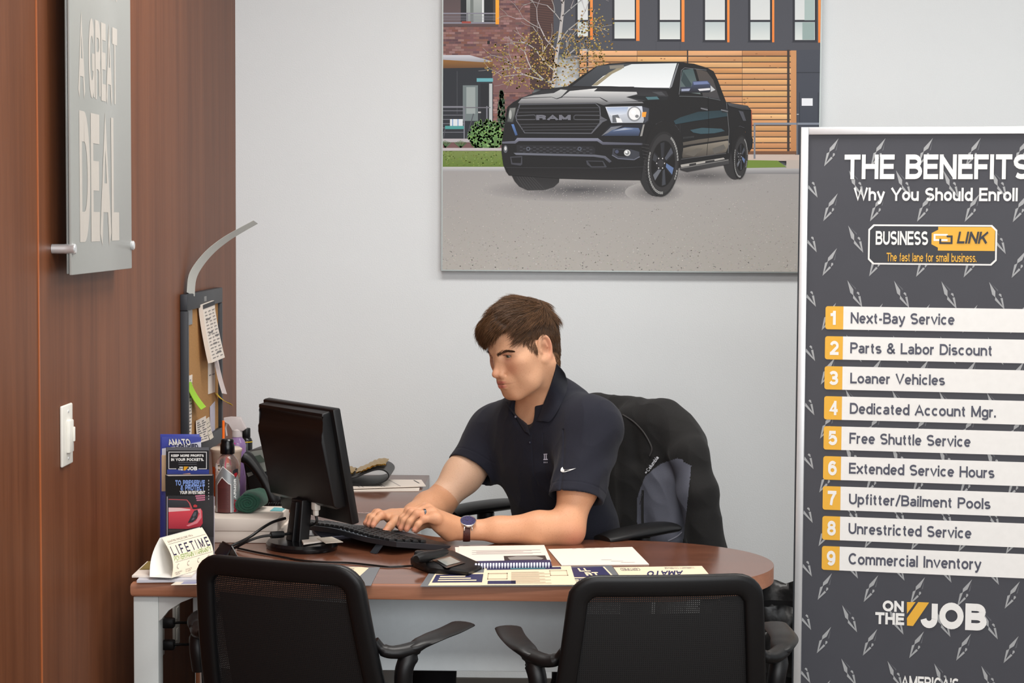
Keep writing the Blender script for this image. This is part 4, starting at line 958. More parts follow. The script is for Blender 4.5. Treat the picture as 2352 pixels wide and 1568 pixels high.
# step bar and wheels
pic([(1604, 942), (1980, 880), (1990, 893), (1610, 965)], (158, 156, 152), Tp); pic([(1680, 935), (1740, 925), (1740, 940), (1680, 952)], (40, 40, 42), Tp); pic([(1820, 910), (1900, 898), (1900, 915), (1820, 928)], (40, 40, 42), Tp)
pic([(1600, 966), (2022, 892), (2026, 936), (1662, 1002), (1600, 985)], ((66, 66, 68), (40, 40, 42)), Tp); pline([(1610, 972), (2022, 900)], 5, (128, 128, 126))
pell(1462, 800, 165, 240, (17, 17, 19), rot=4); pell(2120, 800, 74, 190, (17, 17, 19)); pic([(1560, 700), (1606, 700), (1606, 962), (1560, 985)], (17, 17, 19), Tp)
def wheel(cx, cy, rx, ry, rot, rr, spokes=True):
    pell(cx, cy, rx, ry, (30, 30, 32), n=40, rot=rot); pell(cx+rx*.02, cy, rx*.9, ry*.92, (44, 44, 46), n=40, rot=rot); pell(cx+rx*.03, cy, rx*rr*1.06, ry*rr*1.03, (20, 20, 22), n=36, rot=rot); pell(cx+rx*.03, cy, rx*rr, ry*rr, (9, 9, 11), n=36, rot=rot)
    c, s = math.cos(R(rot)), math.sin(R(rot))
    def P(a, k): x, y = rx*k*math.cos(a), ry*k*math.sin(a); return cx+rx*.03+x*c-y*s, cy+x*s+y*c
    for i in range(6):
        a = 2*PI*i/6+.35; col = [(88, 110, 150), (58, 62, 70), (96, 100, 108), (50, 52, 58), (40, 42, 48), (66, 70, 80)][i]
        pic([P(a-.5, .2), P(a-.2, rr*.96), P(a+.13, rr*.96), P(a+.1, .2)], col, Tp); pic([P(a+.1, .2), P(a+.13, rr*.96), P(a+.2, rr*.96), P(a+.35, .24)], (26, 27, 31), Tp)
    hx = cx-rx*.12; pell(hx, cy-ry*.02, rx*.3, ry*.2, (26, 26, 29), rot=rot); pell(hx, cy-ry*.02, rx*.18, ry*.11, (44, 44, 48), rot=rot)
    for i in range(6): a = 2*PI*i/6; pell(hx+rx*.24*math.cos(a), cy-ry*.02+ry*.17*math.sin(a), rx*.035, ry*.022, (196, 196, 198), n=8)
    _lay[0] += 1
    for a0, a1, n in ((-1.15, -.12, 10), (.18, .55, 4), (1.45, 3.55, 18)):
        for i in range(n):
            a = a0+(a1-a0)*i/n; b = a+(a1-a0)/n*.72; pic([P(a, .86), P(b, .86), P(b, .93), P(a, .93)], (188, 190, 190), Tp, False); pic([P(a*.8+b*.2, .875), P(a*.25+b*.75, .875), P(a*.25+b*.75, .915), P(a*.8+b*.2, .915)], (60, 60, 62), Tp, False)
for k in range(12): pline([(1262+k*4, 760+k*30), (1330+k*2, 770+k*30)], 5, (56, 56, 58), step=(k == 0))
wheel(1448, 935, 142, 283, 4, .70); wheel(2128, 876, 62, 190, 3, .62)
me = bpy.data.meshes.new('print'); me.from_pydata(PV, [], PF)
ca = me.color_attributes.new('Col', 'FLOAT_COLOR', 'POINT'); ca.data.foreach_set('color', np.array(PC, 'f').ravel())
me.transform(WM[t.name].inverted()); objm('print', me, [vcol('photo_print', .6, .25)], t, smooth=0)
bm = BM(); zz = PY-.0012-_lay[0]*1.4e-5
def pf_(u, v): q = at(*Tp(u, v), PY); return Vector((q.x, zz, q.z))
text(bm, 'RAM', 348, 556, 648, 506, lambda u, v: pf_(u, v), bold=.07); obj('lettering', bm, mat('print_grey', (116, 118, 128), .6, spec=.25), t, world=True, smooth=0)
# ------------------------------------------------------------------ printed graphics helper
class Print:
    def __init__(s, f): s.f, s.v, s.c, s.q, s.k = f, [], [], [], 0
    def add(s, pts, col):
        s.k += 1; n = len(s.v); ys = [p[1] for p in pts]; lo, hi = min(ys), max(ys)
        for u, v in pts:
            s.v.append(s.f(u, v, s.k*4e-5))
            if isinstance(col[0], tuple):
                t = (v-lo)/max(hi-lo, 1e-9); c = tuple(col[0][j]*(1-t)+col[1][j]*t for j in range(3))
            else: c = col
            s.c.append(lin(c)+(1,))
        for tr in tessellate_polygon([[Vector((u, -v, 0)) for u, v in pts]]): s.q.append(tuple(n+i for i in tr))
        return s
    def done(s, name, parent, m=None):
        me = bpy.data.meshes.new(name); me.from_pydata([tuple(p) for p in s.v], [], s.q)
        ca = me.color_attributes.new('Col', 'FLOAT_COLOR', 'POINT'); ca.data.foreach_set('color', np.array(s.c, 'f').ravel())
        me.transform(WM[parent.name].inverted()); return objm(name, me, [m or vcol('gloss_print', .35, .4)], parent, smooth=0)

# ------------------------------------------------------------------ monitor (seen from behind)
mb = atz(693, 1258, DZ); ROT = R(-52.3)
t = thing('computer_monitor', 'black flat computer monitor seen from behind on round base', 'monitor', (mb.x, mb.y, DZ), ROT)
bm = BM(); lathe(bm, [(.098, .0), (.1, .004), (.1, .010), (.094, .017), (.05, .02)], 48, sy=.82, c=(0, 0, .0005)); obj('base', bm, M_blackg, t)
bm = BM(); prism(bm, [(-.034, .018), (.03, .018), (.026, .12), (-.026, .12)], -.016, .014, lambda u, v, w: Vector((u, w-.01+.12*(v-.02), v)), bev=.004); prism(bm, [(-.012, .02), (.012, .02), (.012, .115), (-.012, .115)], -.024, -.014, lambda u, v, w: Vector((u, w-.01+.12*(v-.02), v)), bev=.003); obj('neck', bm, M_black, t)
tilt = Matrix.Rotation(R(11), 3, 'X'); pc = Vector((.0, .012, .212))
prof = [(.02, -.100), (-.022, -.098), (-.031, -.088), (-.034, .07), (-.033, .085), (-.027, .093), (-.021, .103), (-.018, .114), (-.018, .122), (-.022, .129), (-.020, .136), (.02, .138)]
bm = BM(); prism(bm, [(a, b) for a, b in prof], -.152, .152, lambda a, b, w: Vector((w, a, b)), bev=.004); bm.transform(Matrix.Translation(pc) @ tilt.to_4x4()); bmesh.ops.recalc_face_normals(bm, faces=bm.faces); obj('back_shell', bm, M_black, t, smooth=40)
bm = BM(); box(bm, (0, .012, 0), (.336, .022, .284), bev=.005); bm.transform(Matrix.Translation(pc) @ tilt.to_4x4()); obj('bezel', bm, M_black, t)
bm = BM(); box(bm, (0, .0235, .006), (.31, .001, .25)); bm.transform(Matrix.Translation(pc) @ tilt.to_4x4()); obj('screen', bm, mat('dark_screen', (30, 34, 40), .15), t)
bm = BM(); box(bm, (.05, .010, .112), (.020, .016, .028), bev=.003); box(bm, (.05, .010, .092), (.013, .011, .016), bev=.003); obj('video_plug', bm, M_white, t)
PL = WM[t.name] @ Vector((.05, .010, .086))
M_cable = mat('black_cable', (16, 16, 17), .4)
def cable(name, pts, r, parent, m=None):
    bm = BM(); tube(bm, spline(pts, 7), r, 10); return obj(name, bm, m or M_cable, parent, world=True)
cb = cable('cable', [PL, PL+Vector((0, 0, -.02)), at(694, 1212, 4.80), at(662, 1225, 4.78), at(636, 1228, 4.76), at(600, 1232, 4.75), at(568, 1243, 4.74), atz(536, 1259, DZ+.005), atz(518, 1260, DZ+.005), atz(506, 1252, DZ+.005)], .0034, t)
bm = BM(); a, b = at(651, 1226.5, 4.772), at(622, 1228.5, 4.755); tube(bm, [a.lerp(b, k/4) for k in range(5)], [.0078, .0085, .0085, .0085, .0078], 14); obj('ferrite', bm, M_black, cb, world=True)
cable('cable', [at(655, 1190, 4.88), at(628, 1198, 4.84), at(603, 1212, 4.80), at(575, 1232, 4.77), at(548, 1246, 4.76), atz(520, 1256, DZ+.008), atz(508, 1250, DZ+.008)], .0036, t)
bm = BM(); g = at(797, 1153, 4.79)
for dx, dz in ((0, .006), (.004, -.006)):
    lathe(bm, [(.0035, -.003), (.0065, -.003), (.0065, .003), (.0035, .003)], 16, (g.x+dx, g.y, g.z+dz), Matrix.Rotation(R(90), 3, 'X'))
tube(bm, [(g.x-.022, g.y, g.z), (g.x, g.y, g.z)], .003, 8); obj('clip', bm, M_black, t, world=True)

# ------------------------------------------------------------------ keyboard
t = thing('keyboard', 'black curved computer keyboard under the man\'s hands', 'keyboard', (-.460, 4.920, DZ), R(-48))
M_kb = mat('keyboard_shell', (46, 50, 56), .4); M_key = mat('key_plastic', (24, 24, 26), .45)
KW, KD = .225, .100
def kz(u, v): return .0235+.0135*(-v/KD)-.004*max(0, abs(u)/KW-.72)/.28+.003*math.cos(u/KW*PI*1.5)
bm = BM(); top, bot = [], []
for j in range(9):
    v = -KD+2*KD*j/8; r0, r1 = [], []
    for i in range(33):
        u = -KW+2*KW*i/32; e = (abs(u)/KW)**2; vv = v*(1-.10*e*e)+(.012*(1-e)-.006)*(-1 if v < 0 else 1)*abs(v)/KD
        r0.append(Vector((u, vv, kz(u, v)))); r1.append(Vector((u*.985, vv*.97, max(kz(u, v)-.013, .0008))))
    top.append(r0); bot.append(r1)
A = [[bm.verts.new(p) for p in r] for r in top]; B = [[bm.verts.new(p) for p in r] for r in bot]
for j in range(8):
    for i in range(32): bm.faces.new((A[j][i], A[j][i+1], A[j+1][i+1], A[j+1][i])); bm.faces.new((B[j][i], B[j+1][i], B[j+1][i+1], B[j][i+1]))
for i in range(32): bm.faces.new((A[0][i], B[0][i], B[0][i+1], A[0][i+1])); bm.faces.new((A[8][i], A[8][i+1], B[8][i+1], B[8][i]))
for j in range(8): bm.faces.new((A[j][0], A[j+1][0], B[j+1][0], B[j][0])); bm.faces.new((A[j][32], B[j][32], B[j+1][32], A[j+1][32]))
obj('shell', bm, M_kb, t, smooth=50)
bm = BM(); box(bm, (0, 0, 0), (.0178, .0182, .007), bev=.0018, top=.86); kme = None
for j in range(5):
    for i in range(20):
        u, v = -.196+.0206*i, -.080+.0240*j
        if kme is None: k = obj('key', bm, M_key, t); kme = k
        else: k = kme.copy(); COL.objects.link(k)
        k.location = (u, v, kz(u, v)+.0038); k.rotation_euler = (R(-7.6), 0, 0)
for u in (-.15, .165):
    bm = BM(); prism(bm, rect(u-.011, 0, u+.011, .006), 0, 1, lambda a, b, w: Vector((a, -.088-.022*(1-w)+b, .0005+.022*w)), bev=.001); obj('foot', bm, M_kb, t)
bm = BM()
for i in range(7): box(bm, (.02+.017*i, -.0985, kz(.02+.017*i, -.0985)+.0006), (.006, .003, .002), bev=.0005)
obj('media_buttons', bm, mat('button_grey', (120, 126, 134), .4), t)

# ------------------------------------------------------------------ signature pad and its cord
q = [atz(*p, DZ) for p in ((943, 1300), (985, 1318), (1076, 1324), (1114, 1305), (1040, 1278), (962, 1283))]
t = thing('signature_pad', 'small black signature pad with grey screen and tethered pen', 'signature pad', tuple((q[0]+q[3])/2))
cx = sum((p.x for p in q))/6; cy = sum((p.y for p in q))/6; xs = [p.x for p in q]
def sh_(p): return .024-.014*(p.x-min(xs))/(max(xs)-min(xs))
bm = BM(); rings = []
for k, (s, zf) in enumerate(((.97, .0), (1.0, .25), (1.0, .7), (.93, .95), (.82, 1.0))):
    ring = []
    for i in range(6):
        a, b = q[i], q[(i+1) % 6]
        for m in range(4):
            p = a.lerp(b, m/4); ring.append(Vector((cx+(p.x-cx)*s, cy+(p.y-cy)*s, DZ+.001+sh_(p)*zf)))
    rings.append(ring)
faces_from(bm, rings); obj('body', bm, M_black, t, world=True, smooth=50)
def pz(px, py):
    p = atz(px, py, DZ+.028); p.z = DZ+.001+sh_(p)+.0008; return atz(px, py, p.z)+Vector((0, 0, 0))
bm = BM(); bm.faces.new([bm.verts.new(pz(*p)+Vector((0, 0, .0006))) for p in ((992, 1286), (1034, 1276), (1070, 1292), (1026, 1305))]); obj('screen_surround', bm, M_blackg, t, world=True, smooth=0)
bm = BM(); bm.faces.new([bm.verts.new(pz(*p)+Vector((0, 0, .0012))) for p in ((1003, 1286), (1034, 1279), (1058, 1291), (1026, 1299.5))]); obj('screen', bm, mat('lcd_grey', (150, 156, 152), .25), t, world=True, smooth=0)
a, b = atz(956, 1284, DZ+.034), atz(1026, 1266, DZ+.034); bm = BM(); tube(bm, [a.lerp(b, k/8) for k in range(9)], [.008, .0125, .0125, .012, .0105, .0095, .009, .0088, .006], 14); obj('pen', bm, M_black, t, world=True, smooth=60)
bm = BM(); p = atz(968, 1293, DZ); box(bm, (p.x-.004, p.y+.004, DZ+.015), (.026, .026, .028), bev=.006); obj('pen_holder', bm, M_black, t, world=True)
cable('cord', [atz(948, 1299, DZ+.006), atz(925, 1300, DZ+.003), atz(890, 1301, DZ+.003), atz(850, 1297, DZ+.003), atz(800, 1292, DZ+.003), atz(740, 1290, DZ+.003), atz(690, 1286, DZ+.003), atz(640, 1277, DZ+.003), atz(590, 1268, DZ+.003), atz(545, 1258, DZ+.003)], .0024, t)

# ------------------------------------------------------------------ papers on the desk
M_mag1 = mat('olive_cover', (150, 132, 78), .35, var=.5, vs=25); M_mag2 = mat('pale_cover', (206, 206, 214), .4)
M_matgrey = mat('grey_mat', (112, 114, 118), .5); M_navy = mat('navy_print', (46, 46, 88), .5); M_teal = mat('teal_print', (60, 110, 120), .5)
Z0 = DZ+.0004
def dmat(bm, pf):
    F = lambda a, b: pf(a, b)
    flat(bm, rect(.035, .25, .40, .96), F, 1); G = lambda a, b: pf(a, b, .0005)
    flat(bm, rect(.045, .33, .39, .80), G, 2)
    for i in range(3): flat(bm, rect(.07, .42+.12*i, .20+.03*i, .48+.12*i), lambda a, b: pf(a, b, .0008), 1); flat(bm, rect(.30, .42+.12*i, .37, .48+.12*i), lambda a, b: pf(a, b, .0008), 1)
    flat(bm, rect(.70, .06, .955, .62), F, 1); flat(bm, rect(.70, .06, .945, .58), G, 2); H = lambda a, b: pf(a, b, .0008)
    text(bm, 'LL', .80, .30, .86, .12, H, 1, bold=.06); text(bm, 'RT', .82, .52, .89, .34, H, 1, bold=.06); flat(bm, rect(.72, .66, .84, .95), F, 2); text(bm, 'ES', .735, .9, .80, .7, H, 1, bold=.05)
qpaper('desk_mat', 'grey and navy printed mat under newsletter and signature pad', 'desk mat', [(990, 1309), (1404, 1299), (1452, 1345), (965, 1347)], Z0, .0008, deco=dmat, mats=[M_matgrey, M_cream, M_navy])
def dmat2(bm, pf):
    flat(bm, [(.0, .05), (.62, .0), (.78, .05), (.60, .9), (0, .9)], lambda a, b: pf(a, b), 1)
    for i in range(4): flat(bm, rect(.05, .1+.08*i, .5, .13+.08*i), lambda a, b: pf(a, b, .0006), 2)
qpaper('desk_mat', 'second grey mat with cream panel showing beside the left chair', 'desk mat', [(760, 1302), (873, 1303), (852, 1345), (735, 1345)], Z0, .0008, deco=dmat2, mats=[M_matgrey, M_cream, M_ink])
def dnews(bm, pf):
    F = lambda a, b: pf(a, b)
    flat(bm, rect(.03, .05, .88, .17), F, 1); G = lambda a, b: pf(a, b, .0006); flat(bm, rect(.3, .06, .7, .16), G, 2)
    flat(bm, rect(.05, .35, .27, .40), F, 3); flat(bm, rect(.05, .66, .27, .70), F, 3); flat(bm, rect(.05, .35, .06, .70), F, 3); flat(bm, rect(.26, .35, .27, .70), F, 3); flat(bm, rect(.06, .78, .36, .95), F, 1)
    for i in range(12): flat(bm, rect(.31, .30+.055*i, .62+.06*(i % 3), .325+.055*i), F, 3)
    flat(bm, rect(.74, .24, .94, .27), F, 3); flat(bm, rect(.74, .5, .94, .53), F, 3); flat(bm, rect(.74, .24, .75, .53), F, 3); flat(bm, rect(.93, .24, .94, .53), F, 3)
qpaper('newsletter', 'cream printed newsletter overlapping the grey mat at front of desk', 'newsletter', [(1113, 1303), (1311, 1300), (1324, 1343), (1106, 1344)], Z0+.0016, .0008, deco=dnews, mats=[mat('cream_paper', (238, 218, 188), .7), M_navy, M_teal, mat('tan_ink', (186, 166, 140), .7)])
def dfly(bm, pf):
    F = lambda a, b: pf(a, b)
    text(bm, 'CERTIFIED', .28, .06, .06, .20, F, 1, bold=.02); text(bm, 'WARRANTY COVERAGE', .9, .05, .56, .14, F, 1, bold=.01)
    text(bm, 'AMATO', .72, .22, .32, .52, F, 2, bold=.05, shear=-.2)
    for i in range(2): flat(bm, rect(.25, .90+.07*i, .8, .93+.07*i), F, 1)
qpaper('flyer', 'cream flyer with navy lettering on desk behind right guest chair', 'flyer', [(1409, 1303), (1612, 1300), (1650, 1345), (1440, 1347)], Z0+.0012, .0008, deco=dfly, mats=[mat('cream_paper', (238, 218, 188), .7), M_ink, M_navy])
qpaper('paper_sheet', 'pale sheet under the printed page beside the signature pad', 'paper', [(1045, 1257), (1236, 1254), (1250, 1290), (1049, 1294)], Z0+.0006, .001)
def dp1(bm, pf):
    F = lambda a, b: pf(a, b)
    for i in range(5): flat(bm, rect(.15+.05*(i % 2), .30+.055*i, .93-.1*(i % 3), .318+.055*i), F, 1)
    flat(bm, rect(.50, .66, .96, .97), F, 2); G = lambda a, b: pf(a, b, .0006); flat(bm, [(.54, .76), (.64, .70), (.86, .72), (.93, .84), (.90, .91), (.56, .91)], G, 3)
qpaper('printed_page', 'white printed page with small car picture at the man\'s elbow', 'paper', [(1054, 1255), (1250, 1252), (1266, 1289), (1052, 1292)], Z0+.0022, .001, deco=dp1, mats=[M_paper, mat('light_ink', (170, 160, 158), .7), mat('photo_frame_ink', (50, 46, 48), .5), mat('photo_grey_ink', (150, 146, 142), .5)])
t = thing('spiral_booklet', 'navy booklet with white comb binding in front of printed page', 'booklet', tuple(atz(1180, 1297, DZ)))
q = [atz(*p, Z0+.0032) for p in ((1085, 1291), (1264, 1288), (1268, 1302), (1090, 1304))]
bm = BM(); slab(bm, [[q[0], q[1]], [q[3], q[2]]], -.003); obj('cover', bm, M_navy, t, world=True)
a, b = q[3]+Vector((.0, -.0, .004)), q[2]+Vector((-.004, -.0, .004))
bm = BM(); tube(bm, [a.lerp(b, k/10) for k in range(11)], .0058, 12); obj('spine', bm, M_navy, t, world=True)
bm = BM()
for i in range(26):
    p = a.lerp(b, (i+.5)/26); lathe(bm, [(.0064, -.0019), (.0071, -.0019), (.0071, .0019), (.0064, .0019)], 14, p, Matrix.Rotation(R(90), 3, 'Y'))
obj('binding_comb', bm, mat('comb_white', (226, 226, 240), .35), t, world=True)
def dp2(bm, pf):
    for i in range(3): flat(bm, rect(.5+.1*i, .72+.08*i, .62+.12*i, .735+.08*i), lambda a, b: pf(a, b), 1)
    for i in range(5): flat(bm, rect(.28+.11*i, .02, .33+.11*i, .035), lambda a, b: pf(a, b), 1)
qpaper('paper_sheet', 'nearly blank white sheet lying right of the printed page', 'paper', [(1259, 1262), (1452, 1257), (1491, 1297), (1290, 1299)], Z0, .0016, deco=dp2, mats=[M_paper, mat('light_ink', (170, 160, 158), .7)])
qpaper('paper_leaflet', 'white and lilac leaflet tucked under left end of the keyboard', 'leaflet', [(716, 1217), (770, 1213), (806, 1230), (736, 1237)], Z0, .003, m=mat('lilac_paper', (206, 204, 226), .6))
qpaper('business_card', 'white business cards stacked on the monitor base beside its neck', 'business card', [(690, 1237), (732, 1234), (747, 1244), (697, 1251)], DZ+.0212, .004, m=M_paper)
qpaper('business_card', 'cream business card lying furthest right on the monitor base', 'business card', [(728, 1236), (762, 1233), (788, 1245), (748, 1248)], DZ+.0256, .0012, m=mat('cream_slip', (226, 216, 200), .8))

# ------------------------------------------------------------------ paper stack with bottle and towel
X0, X1 = -.905, -.672
SZ = []
for k, (z0, z1, dx, lab) in enumerate(((DZ+.0005, DZ+.029, 0, 'thick ream of white paper, lower of two stacked behind the brochure holder'), (DZ+.0298, DZ+.0615, -.006, 'thick ream of white paper under the drink bottle and towel'))):
    bm = BM(); box(bm, ((X0+X1)/2+dx, 4.967-.002*k, (z0+z1)/2), (X1-X0, .215, z1-z0), bev=.0015)
    o = single('paper_ream', bm, mat('ream_paper', (226, 214, 202), .8, var=.06, vs=14), lab, 'paper ream', 'paper reams'); SZ.append(z1)
PZ = SZ[-1]+.0005
del o['group']
for o_ in bpy.data.objects:
    if o_.name.startswith('paper_ream') and 'group' in o_: del o_['group']
qpaper('sticky_note', 'teal paper slip on the paper ream behind monitor neck', 'sticky note', [(630, 1165), (656, 1167), (648, 1174), (620, 1173)], PZ+.0002, .0006, m=mat('teal_paper', (110, 180, 186), .7))
BY = 4.966; bp_ = at(523, 1184, BY); bp_.z = PZ
BSC = .958
t = thing('drink_bottle', 'clear sports drink bottle with silver label and black cap', 'bottle', tuple(bp_))
M_pet = mat('clear_plastic', (245, 232, 228), .06, trans=.92, ior=1.3, var=.01)
BR = .0315
bm = BM(); lathe(bm, [(.024, 0), (.0305, .004), (BR, .01), (BR, .104), (.030, .112), (.031, .118), (.031, .126), (.027, .137), (.019, .147), (.0145, .152), (.0145, .160)], 40); obj('bottle_body', bm, M_pet, t, smooth=60)
bm = BM(); lathe(bm, [(.02, .003), (.029, .006), (.029, .086), (.001, .087)], 32); obj('drink', bm, mat('red_drink', (120, 52, 46), .2, trans=.3), t, smooth=60)
bm = BM(); lathe(bm, [(.0178, .1535), (.0186, .155), (.0186, .176), (.0165, .181), (.0165, .189), (.014, .1925), (.004, .193)], 36); obj('cap', bm, M_blackg, t)
def cyl(a, z, e=.0004): return Vector((math.sin(a/BR)*(BR+e), -math.cos(a/BR)*(BR+e), z))
def cflat(bm, poly, e, mi):
    n = len(poly); pts = []
    for i in range(n):
        (u0, v0), (u1, v1) = poly[i], poly[(i+1) % n]; m = max(1, int(abs(u1-u0)/.003))
        for k in range(m): pts.append((u0+(u1-u0)*k/m, v0+(v1-v0)*k/m))
    vs = [bm.verts.new(cyl(u, v, e)) for u, v in pts]
    bb = bmesh.new(); us = sorted({round(u, 4) for u, v in pts}); bb.free()
    for tr in tessellate_polygon([[Vector((u, v, 0)) for u, v in pts]]):
        bm.faces.new([vs[i] for i in tr]).material_index = mi
def strip(bm, cols, e, mi):
    """cols: (a, z_low, z_high) columns joined into a band that follows the bottle."""
    for (a0, l0, h0), (a1, l1, h1) in zip(cols[:-1], cols[1:]):
        n = max(1, int(abs(a1-a0)/.002))
        for k in range(n):
            s, q_ = k/n, (k+1)/n; L = lambda x, y, w: x+(y-x)*w
            bm.faces.new([bm.verts.new(cyl(L(a0, a1, s), L(l0, l1, s), e)), bm.verts.new(cyl(L(a0, a1, q_), L(l0, l1, q_), e)), bm.verts.new(cyl(L(a0, a1, q_), L(h0, h1, q_), e)), bm.verts.new(cyl(L(a0, a1, s), L(h0, h1, s), e))]).material_index = mi
M_silver = mat('silver_label', (176, 180, 182), .3, .5); M_redl = mat('red_label', (170, 30, 44), .5)
bm = BM()
strip(bm, [(-.0478, .002, .07), (-.036, .002, .082), (-.007, .002, .122), (.020, .002, .098), (.026, .002, .094), (.034, .002, .1), (.048, .002, .07)], .0004, 0)
strip(bm, [(-.036, .082, .0845), (-.007, .122, .1245), (.026, .094, .0965)], .0005, 1)
strip(bm, [(-.026, .002, .074), (-.0235, .002, .078), (-.009, .002, .0965), (.008, .002, .079), (.014, .002, .077)], .0006, 1)
strip(bm, [(-.0245, .002, .073), (-.022, .002, .0765), (-.009, .002, .0935), (.0065, .002, .078), (.0125, .002, .075)], .0008, 2)
strip(bm, [(.019, .106, .112), (.026, .092, .116), (.036, .104, .116)], .0007, 3); strip(bm, [(.022, .1, .104), (.027, .094, .106), (.032, .1, .106)], .0009, 4)
obj('label', bm, [M_silver, M_wht, mat('maroon_label', (92, 46, 44), .4), M_inkd, M_redl], t, smooth=60)
bm = BM(); text(bm, 'ARMOR', .038, .0285, .090, .0205, lambda u, v: cyl(v, u, .001), 0, bold=.06); text(bm, 'BODY', .003, .0285, .037, .0205, lambda u, v: cyl(v, u, .001), 1, bold=.07)
for i in range(14): strip(bm, [(-.018, .012+.004*i, .0128+.004*i), (.008-.002*(i % 3), .012+.004*i, .0128+.004*i)], .001, 2)
obj('label_lettering', bm, [M_wht, M_redl, mat('dim_ink', (60, 34, 34), .6)], t, smooth=0)
for o_ in [o for o in bpy.data.objects if o.name == 'drink_bottle']: o_.scale = (BSC*1.02, BSC*1.02, BSC)
t = thing('towel', 'rolled dark green cloth lying on paper ream beside the bottle', 'cloth', tuple(at(583, 1184, 5.03)))
M_green = mat('green_terry', (32, 74, 58), .95, var=.3, vs=160, bump=1.2, bs=340, sheen=.1)
a, b = at(570, 1163, 4.935), at(592, 1160, 5.05); a.z = b.z = PZ+.0262
bm = BM(); n = 10; rings = []
ax_ = (b-a).normalized(); sd = Vector((1, .1, 0)); up = Vector((0, 0, 1))
for i in range(n+1):
    k = i/n; p = a.lerp(b, k); s = 1 if 0 < i < n else .93
    rings.append([p+sd*((.031*math.cos(w)+.003*math.sin(3*w+k*4)-.002)*s)+up*((.0258*math.sin(w)*(1 if math.sin(w) < 0 else .95-.2*math.cos(w)*(-1)*.4)+.0012*math.sin(5*w+k*9)*(math.sin(w) > 0))*s) for w in [2*PI*m/40 for m in range(40)]])
faces_from(bm, rings); obj('roll', bm, M_green, t, world=True, smooth=80)
bm = BM(); sp = []
for m in range(70):
    w = m*.30; r = .004+.0195*m/70; sp.append(a-ax_*.001+sd*(r*1.2*math.cos(w)-.002)+up*(r*math.sin(w)))
tube(bm, sp, .0022, 6); obj('rolled_edge', bm, M_green, t, world=True, smooth=80)

# ------------------------------------------------------------------ cup, spray bottle, small bottle, phone
cu = at(520, 1060, 5.27); t = thing('drink_cup', 'iced drink cup with pink and orange print and orange straw', 'cup', (cu.x, 5.27, DZ+.0005))
ch = at(520, 1027, 5.27).z-DZ; rr = .0405
bm = BM(); lathe(bm, [(rr*.70, 0), (rr*.74, .002), (rr*.99, ch-.012), (rr*1.04, ch-.01), (rr*1.04, ch-.004), (rr*.9, ch), (.006, ch+.001)], 36); obj('cup_body', bm, mat('milky_cup', (214, 196, 178), .3, alpha=.92), t, smooth=50)
def cupf(a, z, e=.0006): r = rr*(.74+.25*z/(ch-.012))+e; return Vector((math.sin(a)*r, -math.cos(a)*r, z))
bm = BM()
for a0, a1, z0, z1, mi in ((-1.2, -.75, .05, ch-.05, 0), (-.72, -.3, .07, ch-.055, 1), (.55, 1.0, .03, ch-.04, 1), (-.2, .5, .02, ch-.07, 0)):
    for k in range(6):
        b0, b1 = a0+(a1-a0)*k/6, a0+(a1-a0)*(k+1)/6; bm.faces.new([bm.verts.new(cupf(b0, z0)), bm.verts.new(cupf(b1, z0)), bm.verts.new(cupf(b1, z1)), bm.verts.new(cupf(b0, z1))]).material_index = mi
obj('cup_print', bm, [mat('orange_print', (214, 92, 30), .5), mat('pink_print', (196, 40, 96), .5)], t, smooth=60)
s0 = at(513, 966, 5.27)-Vector((cu.x, 5.27, DZ)); bm = BM(); tube(bm, [(s0.x, 0, ch-.03), (s0.x, 0, s0.z)], .0034, 12); obj('straw', bm, mat('orange_straw', (246, 112, 26), .4), t)
sb = at(545, 1040, 5.55); t = thing('spray_bottle', 'clear trigger spray bottle with purple liquid near the corner', 'spray bottle', (sb.x, 5.55, DZ+.0005))
def sz(y): return at(545, y, 5.55).z-DZ
M_fog = mat('cloudy_plastic', (216, 206, 206), .3, alpha=.75)
bm = BM(); lathe(bm, [(.022, 0), (.0245, .003), (.0245, sz(1022)), (.021, sz(1012)), (.013, sz(1004)), (.013, sz(1000))], 32); obj('bottle_body', bm, mat('purple_fluid', (150, 120, 170), .15, alpha=.85), t, smooth=50)
bm = BM(); lathe(bm, [(.0143, sz(1003)), (.0143, sz(988)), (.011, sz(985))], 24); obj('collar', bm, M_fog, t)
def sp3(px, py): p = at(px, py, 5.55); return (p.x-sb.x, p.z-DZ)
bm = BM(); prism(bm, [sp3(*p) for p in ((515, 969), (515, 959), (530, 957), (554, 958), (566, 984), (560, 989), (534, 989), (528, 972))], -.011, .011, lambda u, v, w: Vector((u, w, v)), bev=.002); obj('spray_head', bm, M_fog, t)
bm = BM(); tube(bm, spline([sp3(525, 970)[:1]+(0,)+sp3(525, 970)[1:], sp3(519, 982)[:1]+(0,)+sp3(519, 982)[1:], sp3(521, 1001)[:1]+(0,)+sp3(521, 1001)[1:]], 5), .0035, 8, flat=(1.6, .8)); obj('trigger', bm, M_fog, t)
bm = BM()
def spf(a, z): return Vector((math.sin(a)*.0249, -math.cos(a)*.0249, z))
for poly, mi in (([(-.9, sz(1013)), (-.2, sz(1014)), (.9, sz(1028)), (.9, sz(1034)), (-.3, sz(1022))], 0), ([(-.9, sz(1040)), (.9, sz(1040)), (.9, sz(1090)), (-.9, sz(1090))], 1)): flat(bm, poly, spf, mi)
obj('label', bm, [mat('magenta_label', (206, 60, 150), .4), mat('dark_label', (60, 44, 66), .4)], t, smooth=60)
kb_ = at(566, 1050, 5.7); t = thing('polish_bottle', 'small black bottle with yellow ring behind spray bottle', 'bottle', (kb_.x, 5.7, DZ+.0005))
def qz(y): return at(566, y, 5.7).z-DZ
